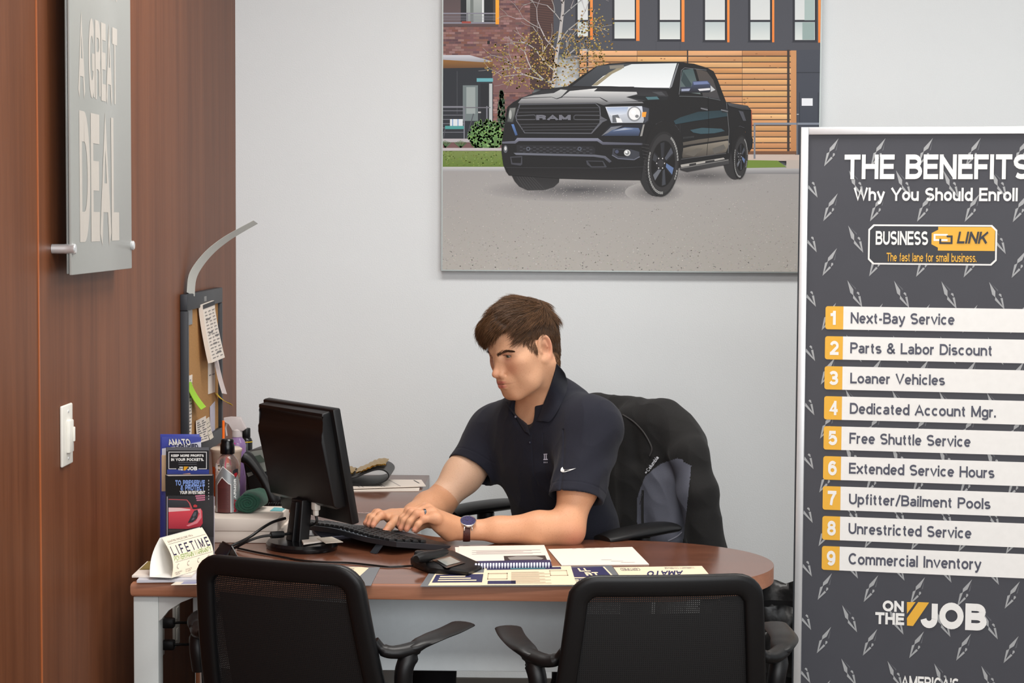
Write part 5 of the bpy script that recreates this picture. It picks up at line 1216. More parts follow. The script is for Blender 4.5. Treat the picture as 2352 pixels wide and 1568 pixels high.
bm = BM(); lathe(bm, [(.0165, 0), (.0175, .003), (.0175, qz(1012)), (.014, qz(1006)), (.009, qz(1003))], 28); obj('bottle_body', bm, M_blackg, t)
bm = BM(); lathe(bm, [(.0112, qz(1004)), (.0118, qz(1003)), (.0118, qz(985)), (.0105, qz(983))], 24); obj('cap', bm, M_black, t)
bm = BM(); lathe(bm, [(.0174, qz(1015)), (.0179, qz(1015)), (.0179, qz(1013)), (.0174, qz(1013))], 28); obj('yellow_ring', bm, mat('yellow_band', (220, 186, 40), .5), t)
t = thing('desk_phone', 'black office phone with curved handset and grey display behind monitor', 'phone', tuple(atz(600, 1163, DZ)))
def ph(px, py, Y): return at(px, py, Y)
M_pgrey = mat('phone_grey', (126, 128, 122), .45)
bm = BM(); prism(bm, [(556, 1052), (566, 1037), (603, 1031), (616, 1060), (652, 1140), (656, 1163), (588, 1168), (572, 1140)], 5.36, 5.5, lambda u, v, w: at(u, v, 5.36)*1.0+Vector((.02*(w-5.36)/.14, w-5.36, 0)), bev=.006); bm.normal_update(); bmesh.ops.recalc_face_normals(bm, faces=bm.faces)
zl = min(v.co.z for v in bm.verts); 
for v in bm.verts: v.co.z = max(v.co.z, DZ+.0005)
obj('body', bm, M_black, t, world=True)
bm = BM(); flat(bm, [(565, 1038), (602, 1032), (614, 1060), (620, 1080), (596, 1086), (580, 1068)], lambda u, v: at(u, v, 5.352)); obj('display_panel', bm, M_pgrey, t, world=True, smooth=0)
bm = BM(); flat(bm, [(577, 1049), (598, 1044), (609, 1057), (607, 1061), (588, 1062)], lambda u, v: at(u, v, 5.346)); obj('display', bm, mat('phone_lcd', (72, 82, 74), .2), t, world=True, smooth=0)
bm = BM(); P = spline([at(561, 1047, 5.335), at(573, 1055, 5.332), at(590, 1076, 5.328), at(608, 1104, 5.328), at(622, 1132, 5.328), at(632, 1152, 5.332)], 6); m = len(P)
tube(bm, P, [.024-.008*math.sin(PI*min(1, max(0, (i/(m-1)-.1)/.8))) if 0 < i < m-1 else .016 for i in range(m)], 16, flat=(1.0, .75)); obj('handset', bm, M_black, t, world=True, smooth=60)
bm = BM(); a = at(634, 1158, 5.27); pts = [a+Vector((-.03+.0009*i, -.005+.004*math.sin(i*.9), .001+.004*math.cos(i*.9))) for i in range(60)]
for p in pts: p.z = max(p.z, DZ+.002)
tube(bm, pts, .0016, 6); obj('coiled_cord', bm, M_cable, t, world=True)
bm = BM()
for px, py in ((572, 1090), (612, 1125)): flat(bm, [(px-6, py-4), (px+6, py-7), (px+10, py), (px-2, py+5)], lambda u, v: at(u, v, 5.352))
obj('buttons', bm, M_pgrey, t, world=True, smooth=0)

# ------------------------------------------------------------------ brochure holder and its contents
M_acr = mat('clear_acrylic', (200, 200, 210), .05, trans=.0, alpha=.022, var=.0)
hp = at(430, 1300, 4.6950); t = thing('brochure_holder', 'clear acrylic brochure holder at the left end of desk', 'brochure holder', (hp.x, 4.6950, DZ))
def hz(px, py, Y): p = at(px, py, Y); p.z = max(p.z, DZ+.001); return p
def plate_(name, x0, y0, x1, y1, Y, th, m, parent): 
    bm = BM(); prism(bm, rect(x0, y0, x1, y1), 0, th, lambda u, v, w: hz(u, v, Y)+Vector((0, w, 0)), bev=.0004); bmesh.ops.recalc_face_normals(bm, faces=bm.faces); return obj(name, bm, m, parent, world=True)
plate_('front_panel', 384, 1138, 492, 1330, 4.5930, .002, M_acr, t); plate_('back_panel', 366, 1070, 488, 1330, 4.7550, .002, M_acr, t); plate_('divider', 376, 1095, 490, 1330, 4.6600, .002, M_acr, t)
for x0, x1 in ((382, 366), (491, 487)):
    bm = BM(); vs = [hz(x0, 1138, 4.5960), hz(x1, 1075, 4.7540), hz(x1, 1330, 4.7540), hz(x0, 1330, 4.5960)]; g = [[vs[0], vs[1]], [vs[3], vs[2]]]; slab(bm, g, .002); obj('side_panel', bm, M_acr, t, world=True)
bm = BM()
for px, py0, Y in ((492, 1140, 4.5925), (384, 1140, 4.5925)):
    a, b = hz(px, py0, Y), hz(px, 1330, Y); tube(bm, [a, b], .0011, 6)
obj('polished_edge', bm, mat('acrylic_edge', (170, 166, 176), .2), t, world=True)
def leaflet(name, label, x0, y0, x1, Y, col, th=.004, pr=None, yb=1330):
    a = at((x0+x1)/2, 1290, Y); tt = thing(name, label, 'brochure', (a.x, Y, DZ+.0015))
    plate_('booklet', x0, y0, x1, yb, Y, th, col, tt)
    if pr:
        P = Print(lambda u, v, e: at(u, v, Y-.0004-e)); pr(P, tt, Y); 
        if P.v: P.done('cover_print', tt)
    return tt
def tx(nm, items, Y, par, m, bold, shear=0):
    bm = BM()
    for b, x0, y0, x1, y1 in items: text(bm, b, x0, y0, x1, y1, lambda u, v: at(u, v, Y), bold=bold, shear=shear)
    return obj(nm, bm, m, par, world=True, smooth=0)
M_blue = mat('blue_cover', (66, 78, 170), .35)
leaflet('brochure', 'blue brochure at the very back of acrylic holder', 368, 997, 458, 4.7370, M_blue, .003)
def p_amato(P, tt, Y):
    P.add([(372, 1030), (462, 1014), (462, 1060), (372, 1062)], (214, 216, 230)); P.add([(372, 1003), (462, 1003), (462, 1012), (372, 1028)], ((74, 86, 176), (60, 70, 160)))
    tx('lettering', [('AMATO', 385, 1024, 438, 1006)], Y-.001, tt, M_navyink, .09, .25); tx('lettering', [('AMATO', 386, 1023, 437, 1007)], Y-.0016, tt, M_wht, .04, .25); tx('lettering', [('CERTIFIED', 402, 1029, 455, 1019)], Y-.001, tt, M_navyink, .06, .2)
leaflet('brochure', 'blue and white brochure with slanted white lettering in holder', 371, 1003, 461, 4.7150, M_blue, .004, p_amato)
leaflet('brochure', 'tan card edge standing at left side of acrylic holder', 371, 1045, 392, 4.7000, mat('tan_card', (206, 176, 140), .6), .003, yb=1128)
def p_job(P, tt, Y):
    P.add(rect(382, 1027, 480, 1036), (96, 98, 104)); P.add(rect(386, 1034, 479, 1080), (16, 16, 22)); P.add(rect(384, 1078, 480, 1096), ((50, 66, 150), (70, 80, 150)))
    for r in (rect(387, 1037, 475, 1038.6), rect(387, 1037, 388.5, 1077), rect(473.5, 1037, 475, 1077), rect(387, 1075.5, 405, 1077), rect(456, 1075.5, 475, 1077)): P.add(r, (236, 236, 238))
    for y in (1061, 1065.5): P.add(rect(410, y, 452, y+.9), (120, 120, 128))
    P.add([(422, 1071), (427, 1071), (422, 1078)], (236, 170, 40)); P.add([(427, 1071), (433, 1071), (426, 1080), (421, 1080), (421, 1078)], (236, 170, 40)); P.add([(420, 1088), (436, 1086), (440, 1090), (420, 1092)], (220, 170, 150))
    tx('lettering', [('KEEP MORE PROFITS', 393, 1049, 468, 1043), ('IN YOUR POCKETS.', 393, 1058.5, 468, 1051.5), ('ON', 412, 1075, 420, 1071), ('THE', 409, 1080, 420, 1076), ('JOB', 430, 1080, 453, 1071)], Y-.0022, tt, M_wht, .06)
leaflet('brochure', 'black profits card with white border in middle of holder', 381, 1027, 480, 4.6750, M_inkd, .004, p_job)
def Hc(x, y): return 350+x/5.407, 970+y/5.407
def p_car(P, tt, Y):
    def A(pts, c): P.add([Hc(*p) for p in pts], c)
    A([(160, 648), (752, 648), (768, 1420), (170, 1420)], (10, 10, 12)); A([(165, 650), (745, 648), (745, 656), (200, 664)], (214, 206, 200))
    A([(200, 948), (430, 956), (470, 1000), (500, 1070), (200, 1070)], (200, 80, 84)); A([(200, 958), (425, 966), (455, 1005), (472, 1056), (200, 1056)], ((44, 50, 58), (22, 24, 28)))
    A([(200, 1055), (470, 1070), (520, 1078), (600, 1066), (620, 1100), (625, 1250), (600, 1290), (430, 1322), (200, 1318)], ((236, 70, 84), (176, 24, 50)))
    A([(200, 1056), (350, 1060), (470, 1078), (470, 1092), (200, 1110)], (250, 210, 208)); A([(520, 1090), (600, 1072), (610, 1180), (560, 1250), (450, 1290), (420, 1280), (540, 1220), (590, 1130)], (236, 140, 150))
    A([(508, 1030), (530, 1016), (558, 1030), (552, 1052), (512, 1050)], (206, 44, 50)); A([(440, 1246), (520, 1092), (560, 1082), (572, 1120), (556, 1190), (500, 1240)], (26, 30, 36)); A([(500, 1150), (525, 1110), (545, 1110), (540, 1150), (510, 1175)], (84, 92, 100)); A([(480, 1215), (505, 1180), (525, 1180), (515, 1205)], (96, 104, 112))
    A([(200, 1330), (380, 1330), (420, 1350), (200, 1360)], (60, 54, 52))
    for i in range(3): A([(532+i*8, 905+i*26), (655, 898+i*26), (652, 914+i*26), (534+i*8, 922+i*26)], (206, 120, 150))
    for i in range(7): A([(695, 712+i*38), (704, 712+i*38), (704, 730+i*38), (695, 730+i*38)], (190, 190, 196))
    a = Hc(284, 785); b = Hc(652, 712); c = Hc(350, 846); d = Hc(650, 776); e = Hc(340, 890); f = Hc(655, 846)
    tx('lettering', [('TO PRESERVE', a[0], a[1], b[0], b[1]), ('& PROTECT', c[0], c[1], d[0], d[1])], Y-.0026, tt, mat('pale_blue_ink', (130, 160, 226), .5), .05); tx('lettering', [('YOUR INVESTMENT', e[0], e[1], f[0], f[1])], Y-.0026, tt, M_wht, .05)
leaflet('brochure', 'black brochure with red sports car in front of holder', 381, 1090, 489, 4.6100, M_inkd, .012, p_car)

# ------------------------------------------------------------------ tent card on magazines
qpaper('printed_card', 'small printed card lying at front left edge of desk', 'card', [(405, 1335.5), (470, 1334), (462, 1342.5), (392, 1343.5)], Z0, .0006, mats=[mat('cream_slip', (226, 216, 200), .8), mat('lilac_ink', (150, 150, 180), .5)], deco=lambda bm, pf: flat(bm, rect(.3, .15, .8, .85), lambda a, b: pf(a, b), 1))
qpaper('magazine', 'pale magazine at the bottom of the pile under tent card', 'magazine', [(345, 1303), (480, 1302), (462, 1336), (314, 1338)], Z0, .0055, mats=[M_mag2])
qpaper('magazine', 'olive covered magazine directly beneath the tent card', 'magazine', [(338, 1293), (476, 1291), (440, 1325), (303, 1326)], Z0+.006, .0045, mats=[M_paper, M_mag1], deco=lambda bm, pf: [flat(bm, rect(.02, .0, .98, .62), lambda a, b: pf(a, b), 1)])
tz = Z0+.0115
B0 = atz(394, 1327, tz); dr = Vector((.36, .933, 0)).normalized(); nr = Vector((.90, -.43, 0)); LEN = .172
C0 = atz(341, 1327, tz)+Vector((0, .012, 0)); A0 = at(369, 1235, 4.42)
t = thing('tent_card', 'folded white tent card reading lifetime powertrain warranty on magazines', 'tent card', tuple(B0.lerp(C0, .5)+dr*.08))
def tent(u, v, e=0.0):
    b = B0.lerp(A0, v)+nr*(.019*math.sin(PI*v*.92)*(1-.25*v)); return b+dr*(u*LEN)+nr*e
def tent2(u, v):
    b = C0.lerp(A0, v)-nr*(.010*math.sin(PI*v*.92)); return b+dr*(u*LEN)
M_card = mat('card_stock', (240, 226, 204), .7, var=.01); M_cardw = mat('white_card', (236, 236, 232), .7, var=.01)
bm = BM(); slab(bm, [[tent(u, v) for u in (0, .5, 1)] for v in np.linspace(0, 1, 12)], -.0005); obj('front_flap', bm, M_card, t, world=True, smooth=60)
bm = BM(); slab(bm, [[tent2(u, v) for u in (0, .5, 1)] for v in np.linspace(0, 1, 12)], .0005); slab(bm, [[C0.lerp(B0, k)+dr*(u*LEN)+Vector((0, 0, .0003)) for u in (0, .5, 1)] for k in (0, .5, 1)], .0004); obj('back_flap', bm, M_cardw, t, world=True, smooth=60)
tf = lambda u, v: tent(u, v, .0012)
bm = BM(); text(bm, 'L I F E T I M E', .05, .555, .96, .775, tf, bold=.012); obj('lettering', bm, M_navyink, t, world=True, smooth=0)
bm = BM(); text(bm, 'POWERTRAIN WARRANTY', .04, .415, .955, .54, tf, bold=-.005); obj('lettering', bm, mat('leaf_ink', (128, 168, 76), .6), t, world=True, smooth=0)
bm = BM(); text(bm, 'QUALIFYING VEHICLES COME WITH A', .06, .865, .68, .915, tf, bold=0); 
for r in (rect(.05, .83, .97, .836), rect(.05, .385, .97, .391)): flat(bm, r, tf)
text(bm, 'UNLIMITED', .05, .10, .22, .135, tf, bold=0); text(bm, 'MILES', .08, .05, .18, .085, tf, bold=0); text(bm, 'TOP PARTS', .30, .10, .46, .135, tf, bold=0); text(bm, '& LABOR', .32, .05, .44, .085, tf, bold=0)
for cx_ in (.12, .37, .62, .87):
    for k in range(9):
        a0, a1 = R(60+k*26), R(60+(k+1)*26); flat(bm, [(cx_+.035*math.cos(a0), .27+.06*math.sin(a0)), (cx_+.035*math.cos(a1), .27+.06*math.sin(a1)), (cx_+.028*math.cos(a1), .27+.05*math.sin(a1)), (cx_+.028*math.cos(a0), .27+.05*math.sin(a0))], tf)
obj('small_print', bm, M_ink, t, world=True, smooth=0)
# folded black stand
r0, r1 = at(512, 1242, 4.72), at(534, 1253, 4.66); l0, l1, m0, m1 = atz(492, 1269, DZ+.001), atz(516, 1281, DZ+.001), atz(530, 1268, DZ+.001), atz(549, 1282, DZ+.001)
t = thing('card_stand', 'small black folded stand on the desk behind left guest chair', 'stand', tuple((l0+m1)/2))
bm = BM(); slab(bm, [[r0, r1], [l0, l1]], .003); obj('leg_plate', bm, M_blackg, t, world=True); bm = BM(); slab(bm, [[r0, r1], [m0, m1]], -.003); obj('leg_plate', bm, M_blackg, t, world=True)
# ------------------------------------------------------------------ implicit-surface modelling (for the figure and the jacket)
def A_(p): return np.array(tuple(p), float)
def smin(a, b, k):
    if k <= 0: return np.minimum(a, b)
    h = np.maximum(k-np.abs(a-b), 0)/k; return np.minimum(a, b)-h*h*k*.25
def caps(a, b, r1, r2=None, k=.012, op='+', sq=None, ax=None):
    """Tapered capsule; sq squashes its section along the unit axis ax."""
    a, b = A_(a), A_(b); r2 = r1 if r2 is None else r2; d = b-a; L2 = d @ d; c = (a+b)/2
    if sq is not None: n = A_(ax)/np.linalg.norm(A_(ax))
    def f(P):
        q = P-a; t = np.clip((q @ d)/L2, 0, 1); e = q-t[:, None]*d
        if sq is not None:
            w = e @ n; e = e+np.outer(w*(1/sq-1), n)
            return (np.sqrt((e*e).sum(1))-(r1+(r2-r1)*t))*min(sq, 1)
        return np.sqrt((e*e).sum(1))-(r1+(r2-r1)*t)
    return dict(f=f, c=c, r=math.sqrt(L2)/2+max(r1, r2), k=k, op=op)
def ell(c, r, Rm=None, k=.012, op='+'):
    c, r = A_(c), A_(r); Rm = np.eye(3) if Rm is None else np.array(Rm)
    def f(P):
        q = (P-c) @ Rm; k0 = np.sqrt(((q/r)**2).sum(1)); k1 = np.sqrt(((q/(r*r))**2).sum(1)); return k0*(k0-1)/np.maximum(k1, 1e-9)
    return dict(f=f, c=c, r=float(r.max()), k=k, op=op)
def cut(f, p, n):
    """Intersect a primitive with the half space behind plane (p, n)."""
    p, n = A_(p), A_(n)/np.linalg.norm(A_(n)); g = f['f']; f['f'] = lambda P: np.maximum(g(P), (P-p) @ n); return f
def field(prims, P):
    d = np.full(len(P), 9.0)
    for q in prims:
        e = q['f'](P)
        if q['op'] == '+': d = smin(d, e, q['k'])
        else: d = -smin(-d, e, q['k'])
    return d
def surface(prims, h, nc=28):
    """Naive surface nets over the blocks the surface passes through -> (verts, quads)."""
    lo = np.min([q['c']-q['r'] for q in prims if q['op'] == '+'], 0)-3*h; hi = np.max([q['c']+q['r'] for q in prims if q['op'] == '+'], 0)+3*h
    nb = np.ceil((hi-lo)/(h*nc)).astype(int); N = nb*nc+4
    key = lambda i, j, k: (i.astype(np.int64)*N[1]+j)*N[2]+k
    VK, VP, QK = [], [], []
    half = h*nc/2*math.sqrt(3); g1 = np.arange(-1, nc+1)
    off = np.array([(0, 0, 0), (1, 0, 0), (0, 1, 0), (1, 1, 0), (0, 0, 1), (1, 0, 1), (0, 1, 1), (1, 1, 1)])
    edges = [(0, 1), (2, 3), (4, 5), (6, 7), (0, 2), (1, 3), (4, 6), (5, 7), (0, 4), (1, 5), (2, 6), (3, 7)]
    for bi in np.ndindex(*nb):
        b0 = np.array(bi)*nc; ctr = lo+(b0+nc/2)*h
        near = [q for q in prims if np.linalg.norm(q['c']-ctr) < q['r']+half+.065]
        if not any(q['op'] == '+' for q in near): continue
        d0 = field(near, ctr[None])[0]
        if abs(d0) > half*1.5+.012: continue
        I, J, K = np.meshgrid(b0[0]+g1, b0[1]+g1, b0[2]+g1, indexing='ij')
        P = np.stack([I, J, K], -1).reshape(-1, 3)*h+lo
        D = field(near, P).reshape(I.shape)
        s = D < 0
        if s.all() or not s.any(): continue
        m = nc+1
        cs = [D[o[0]:o[0]+m, o[1]:o[1]+m, o[2]:o[2]+m] for o in off]
        ins = sum((c < 0).astype(int) for c in cs); act = (ins > 0) & (ins < 8)
        ai = np.argwhere(act)
        if not len(ai): continue
        cv = np.stack([c[act] for c in cs], 1); acc = np.zeros((len(ai), 3)); cnt = np.zeros(len(ai))
        for a, b in edges:
            va, vb = cv[:, a], cv[:, b]; x = (va < 0) != (vb < 0); t = np.where(x, va/np.where(x, va-vb, 1), 0)
            acc += np.where(x[:, None], off[a]+t[:, None]*(off[b]-off[a]), 0); cnt += x
        pos = acc/cnt[:, None]; gi = ai+b0-1
        VK.append(key(gi[:, 0]+1, gi[:, 1]+1, gi[:, 2]+1)); VP.append((gi+pos)*h+lo)
        o = slice(1, nc+1)
        for ax in range(3):
            sl = [slice(1, nc+1)]*3; s2 = list(sl); s2[ax] = slice(2, nc+2)
            A = s[tuple(sl)]; B = s[tuple(s2)] if True else None
            if B.shape != A.shape:
                A = A[tuple(slice(0, q) for q in B.shape)]
            w = np.argwhere(A != B)
            if not len(w): continue
            inside = A[tuple(w.T)]; p = w+b0; e1, e2 = np.eye(3, dtype=int)[(ax+1) % 3], np.eye(3, dtype=int)[(ax+2) % 3]
            q4 = [p, p-e1, p-e1-e2, p-e2]; kk = np.stack([key(c[:, 0]+1, c[:, 1]+1, c[:, 2]+1) for c in q4], 1)
            kk[~inside] = kk[~inside][:, ::-1]; QK.append(kk)
    VK = np.concatenate(VK); VP = np.concatenate(VP); QK = np.concatenate(QK)
    uk, ui = np.unique(VK, return_index=True); V_ = VP[ui]
    idx = np.searchsorted(uk, QK); idx = np.minimum(idx, len(uk)-1); ok = (uk[idx] == QK).all(1)
    return V_, idx[ok]
def relax(V_, Q, it=2, lam=.5):
    """Laplacian smoothing."""
    n = len(V_); e = np.concatenate([Q[:, [0, 1]], Q[:, [1, 2]], Q[:, [2, 3]], Q[:, [3, 0]]])
    for _ in range(it):
        s = np.zeros((n, 3)); c = np.zeros(n)
        for ax in range(3): s[:, ax] = np.bincount(e[:, 0], V_[e[:, 1], ax], n)+np.bincount(e[:, 1], V_[e[:, 0], ax], n)
        c = np.bincount(e[:, 0], minlength=n)+np.bincount(e[:, 1], minlength=n); V_ = V_+lam*(s/np.maximum(c, 1)[:, None]-V_)
    return V_
def largest(V_, Q):
    n = len(V_); lab = np.arange(n)
    while True:
        m = lab[Q].min(1); new = lab.copy()
        for c in range(4): o = np.argsort(-m, kind='stable'); new[Q[o, c]] = np.minimum(new[Q[o, c]], m[o])
        for _ in range(6): new = new[new]
        if (new == lab).all(): break
        lab = new
    k = np.bincount(lab).argmax(); keep = lab == k; mp = np.cumsum(keep)-1; return V_[keep], mp[Q[keep[Q[:, 0]]]]
def vnormals(V_, Q):
    fn = np.cross(V_[Q[:, 2]]-V_[Q[:, 0]], V_[Q[:, 3]]-V_[Q[:, 1]]); n = np.zeros_like(V_)
    for ax in range(3):
        for j in range(4): n[:, ax] += np.bincount(Q[:, j], fn[:, ax], len(V_))
    return n/np.maximum(np.linalg.norm(n, axis=1), 1e-12)[:, None]
def mk_mesh(name, V_, Q, mats, parent, col=None, midx=None, label=None):
    me = bpy.data.meshes.new(name); L = A_(WM[parent.name].translation) if parent is not None else 0
    me.vertices.add(len(V_)); me.vertices.foreach_set('co', (V_-L).astype('f').ravel())
    me.loops.add(len(Q)*4); me.loops.foreach_set('vertex_index', Q.astype('i').ravel())
    me.polygons.add(len(Q)); me.polygons.foreach_set('loop_start', np.arange(0, len(Q)*4, 4, dtype='i'))
    if midx is not None: me.polygons.foreach_set('material_index', midx.astype('i'))
    me.update(calc_edges=True); me.validate()
    if col is not None:
        ca = me.color_attributes.new('Col', 'FLOAT_COLOR', 'POINT'); ca.data.foreach_set('color', np.concatenate([col, np.ones((len(col), 1))], 1).astype('f').ravel())
    return objm(name, me, mats, parent, smooth=180, label=label)

# ------------------------------------------------------------------ the seated man
PF_ = thing('person', 'young man in navy polo shirt typing at desk, looking down left', 'person', (.06, 5.22, .0))
# head frame: columns = left, forward, up
PHI, THE, ROL = R(54), R(13), R(4.4); HS = 1.010
hl = np.array((math.cos(PHI), -math.sin(PHI), 0)); hf = np.array((-math.cos(THE)*math.sin(PHI), -math.cos(THE)*math.cos(PHI), -math.sin(THE))); hu = np.cross(hf, hl)
hl, hu = hl*math.cos(ROL)+hu*math.sin(ROL), hu*math.cos(ROL)-hl*math.sin(ROL)
RH = np.stack([hl, hf, hu], 1); HO = A_(at(1215, 804, 5.05))
def H(x, y, z): return HO+RH @ (np.array((x, y, z))*HS)
def hc(a, b, r1, r2=None, k=.01, op='+'): return caps(H(*a), H(*b), r1*HS, (r2 or r1)*HS, k, op)
def he(c, r, k=.012, op='+', rot=None):
    Rm = RH if rot is None else RH @ rot
    return ell(H(*c), np.array(r)*HS, Rm, k, op)
def rx(a): c, s = math.cos(R(a)), math.sin(R(a)); return np.array(((1, 0, 0), (0, c, -s), (0, s, c)))
def ry(a): c, s = math.cos(R(a)), math.sin(R(a)); return np.array(((c, 0, s), (0, 1, 0), (-s, 0, c)))
def rz(a): c, s = math.cos(R(a)), math.sin(R(a)); return np.array(((c, -s, 0), (s, c, 0), (0, 0, 1)))
CRAN = [((0, .009, .046), (.0725, .087, .083), .0), ((0, .034, .028), (.064, .061, .070), .03)]
head = [he(c, r, k) for c, r, k in CRAN]
head += [he((0, .046, -.026), (.056, .050, .072), .03), he((0, .049, -.064), (.043, .041, .036), .03), he((0, .0740, -.0880), (.0225, .0165, .0150), .020)]
for s in (-1, 1):
    head += [hc((s*.057, .012, -.034), (s*.046, .044, -.070), .0145, .0135, .028), he((s*.046, .042, -.034), (.020, .036, .034), .03), hc((s*.046, .044, -.070), (s*.018, .0725, -.0905), .0135, .0125, .025),
             he((s*.046, .057, -.010), (.019, .022, .016), .028), hc((s*.060, .025, .004), (s*.063, .006, -.016), .012, .012, .03),
             hc((s*.012, .0925, .0185), (s*.047, .077, .0200), .0095, .0075, .016)]
for s in (-1, 1): head.append(he((s*.033, .099, .0085), (.0175, .0145, .0090), .010, '-'))
for s in (-1, 1):   # eyelids around the eyeball
    head += [he((s*.0325, .0785, .0090), (.0160, .0140, .0122), .005), hc((s*.020, .0885, .0140), (s*.047, .0785, .0125), .0026, .0024, .006), hc((s*.020, .0865, .0015), (s*.046, .0770, .0025), .0022, .0020, .008)]
    head.append(he((s*.0334, .0930, .0074), (.0152, .0125, .0036), .0014, '-', rz(-s*14) @ ry(s*6)))
head += [hc((0, .0905, .013), (0, .1095, -.0255), .0060, .0070, .012), he((0, .1115, -.0325), (.0098, .0110, .0092), .008)]
for s in (-1, 1):
    head += [he((s*.0120, .1005, -.0370), (.0072, .0105, .0072), .005), hc((s*.007, .093, .0), (s*.010, .098, -.026), .0052, .0068, .013)]
    head.append(he((s*.0060, .1075, -.0440), (.0036, .0062, .0034), .0025, '-'))
    head.append(hc((s*.0185, .096, -.038), (s*.030, .085, -.056), .0018, .001, .010, '-'))
LY = -.0062
head += [he((0, .0855, -.0575), (.031, .0185, .021), .016), hc((-.011, .1055+LY, -.0550), (.011, .1055+LY, -.0550), .0046, .0046, .006), hc((-.0265, .0965+LY, -.0592), (-.009, .1058+LY, -.0550), .0030, .0046, .006), hc((.0265, .0965+LY, -.0592), (.009, .1058+LY, -.0550), .0030, .0046, .006),
         hc((-.010, .1045+LY, -.0660), (.010, .1045+LY, -.0660), .0064, .0064, .006), hc((-.0245, .0965+LY, -.0615), (-.009, .1045+LY, -.0655), .0028, .0062, .006), hc((.0245, .0965+LY, -.0615), (.009, .1045+LY, -.0655), .0028, .0062, .006)]
head.append(he((0, .1155+LY, -.0601), (.029, .0080, .0006), .0022, '-'))
EY, EZ = .003, .003
for s in (-1, 1):   # ears
    rot = ry(s*18) @ rx(-20)
    def e_(x, y, z): return (s*x, y+EY, z+EZ)
    head += [he(e_(.0755, .002, .002), (.0055, .0165, .028), .006, '+', rot)]
    ring_ = [e_(.0800+.004*math.sin(R(a)), .002-.0165*math.cos(R(a-20)), .003+.029*math.sin(R(a-20))) for a in np.arange(-50, 215, 12)]
    for p, q in zip(ring_[:-1], ring_[1:]): head.append(hc(p, q, .0034, .0034, .004))
    head += [he(e_(.078, .010, -.026), (.0048, .0082, .0085), .006), he(e_(.0835, .006, .000), (.0062, .0078, .0125), .004, '-', rot), hc(e_(.0825, .002, .017), e_(.082, -.004, .004), .0022, .0022, .004), he(e_(.0795, .015, -.003), (.0035, .0032, .0060), .004)]
# torso frame
TL = np.array((.7071, -.7071, 0)); SHM = A_(at(1245, 968, 5.15)); HIP = np.array((.090, 5.285, .53))
TU = (SHM-HIP)/np.linalg.norm(SHM-HIP); TF = np.cross(TL, TU); TL2 = np.cross(TU, TF); RT = np.stack([TL2, TF, TU], 1)
SJL = A_(at(1361, 990, 5.03)); SJR = A_(at(1136, 1003, 5.28))
NB = SHM+TU*.055-TF*.02
neck_t = H(0, -.012, -.045)
body = list(head)
body += [caps(neck_t, NB-TU*.03, .053*HS, .062, .03), hc((.052, -.012, -.045), (.03, -.0, -.075), .016, .014, .03)]
for s, q in ((1, .045), (-1, -.045)):
    body.append(caps(H(s*.058, -.02, -.035), NB+TF*.045+TL2*s*.02-TU*.035, .014, .012, .03))
body.append(ell(NB+TF*.035-TU*.03, (.012, .012, .016), RT, .03, '-'))
tor = lambda g: [ell(SHM-TU*.10+TF*.012, (.165+g, .105+g, .17+g), RT, .05), ell(HIP+TU*.22+TF*.012, (.155+g, .112+g, .17+g), RT, .06), ell(HIP+TU*.04+TF*.01, (.165+g, .125+g, .13+g), RT, .06),
    caps(SJL*.85+SHM*.15-TU*.0, SJR*.85+SHM*.15, .058+g, .058+g, .05), caps(NB-TU*.01, SJL+TU*.018, .050+g*.6, .045+g, .05), caps(NB-TU*.01, SJR+TU*.018, .050+g*.6, .045+g, .05), ell(SHM-TU*.06-TF*.06, (.14+g, .075+g, .15+g), RT, .05)]
body += tor(-.022)
# arms
EL = A_(at(1303, 1214, 4.905)); WL = A_(at(1060, 1217, 4.885)); ER = A_(at(1004, 1160, 5.165)); WR = A_(at(930, 1193, 5.02))
def arm(S_, E, W_, up):
    m = S_*.45+E*.55; f1 = E*.74+W_*.26; f2 = E*.35+W_*.65
    n = np.cross(E-S_, W_-E); n = n/np.linalg.norm(n)
    return [caps(S_, m, .053, .048, .03), caps(m, E, .0475, .038, .03), caps(E, f1, .0375, .0415, .03), caps(f1, f2, .0415, .031, .025), caps(f2, W_, .031, .0262, .02, sq=.86, ax=up)]
body += arm(SJL, EL, WL, (0.1, -.6, 1)) + arm(SJR, ER, WR, (.3, -.3, 1))
body.append(caps(EL+np.array((.012, .0, -.014)), EL+np.array((.0, .0, -.012)), .021, .02, .025))
def P_(px, py, Y): return A_(at(px, py, Y))
TIPS = []
def finger(J, r, kb=.010):
    """J = knuckle, middle joint, end joint, tip."""
    out = [caps(J[0], J[1], r[0], r[1], .008), caps(J[1], J[2], r[1]*1.0, r[2], .006), caps(J[2], J[3], r[2], r[3], .006), ell(J[1], (r[1]*1.08,)*3, None, .006)]
    TIPS.append((J[2], J[3], r[3])); return out
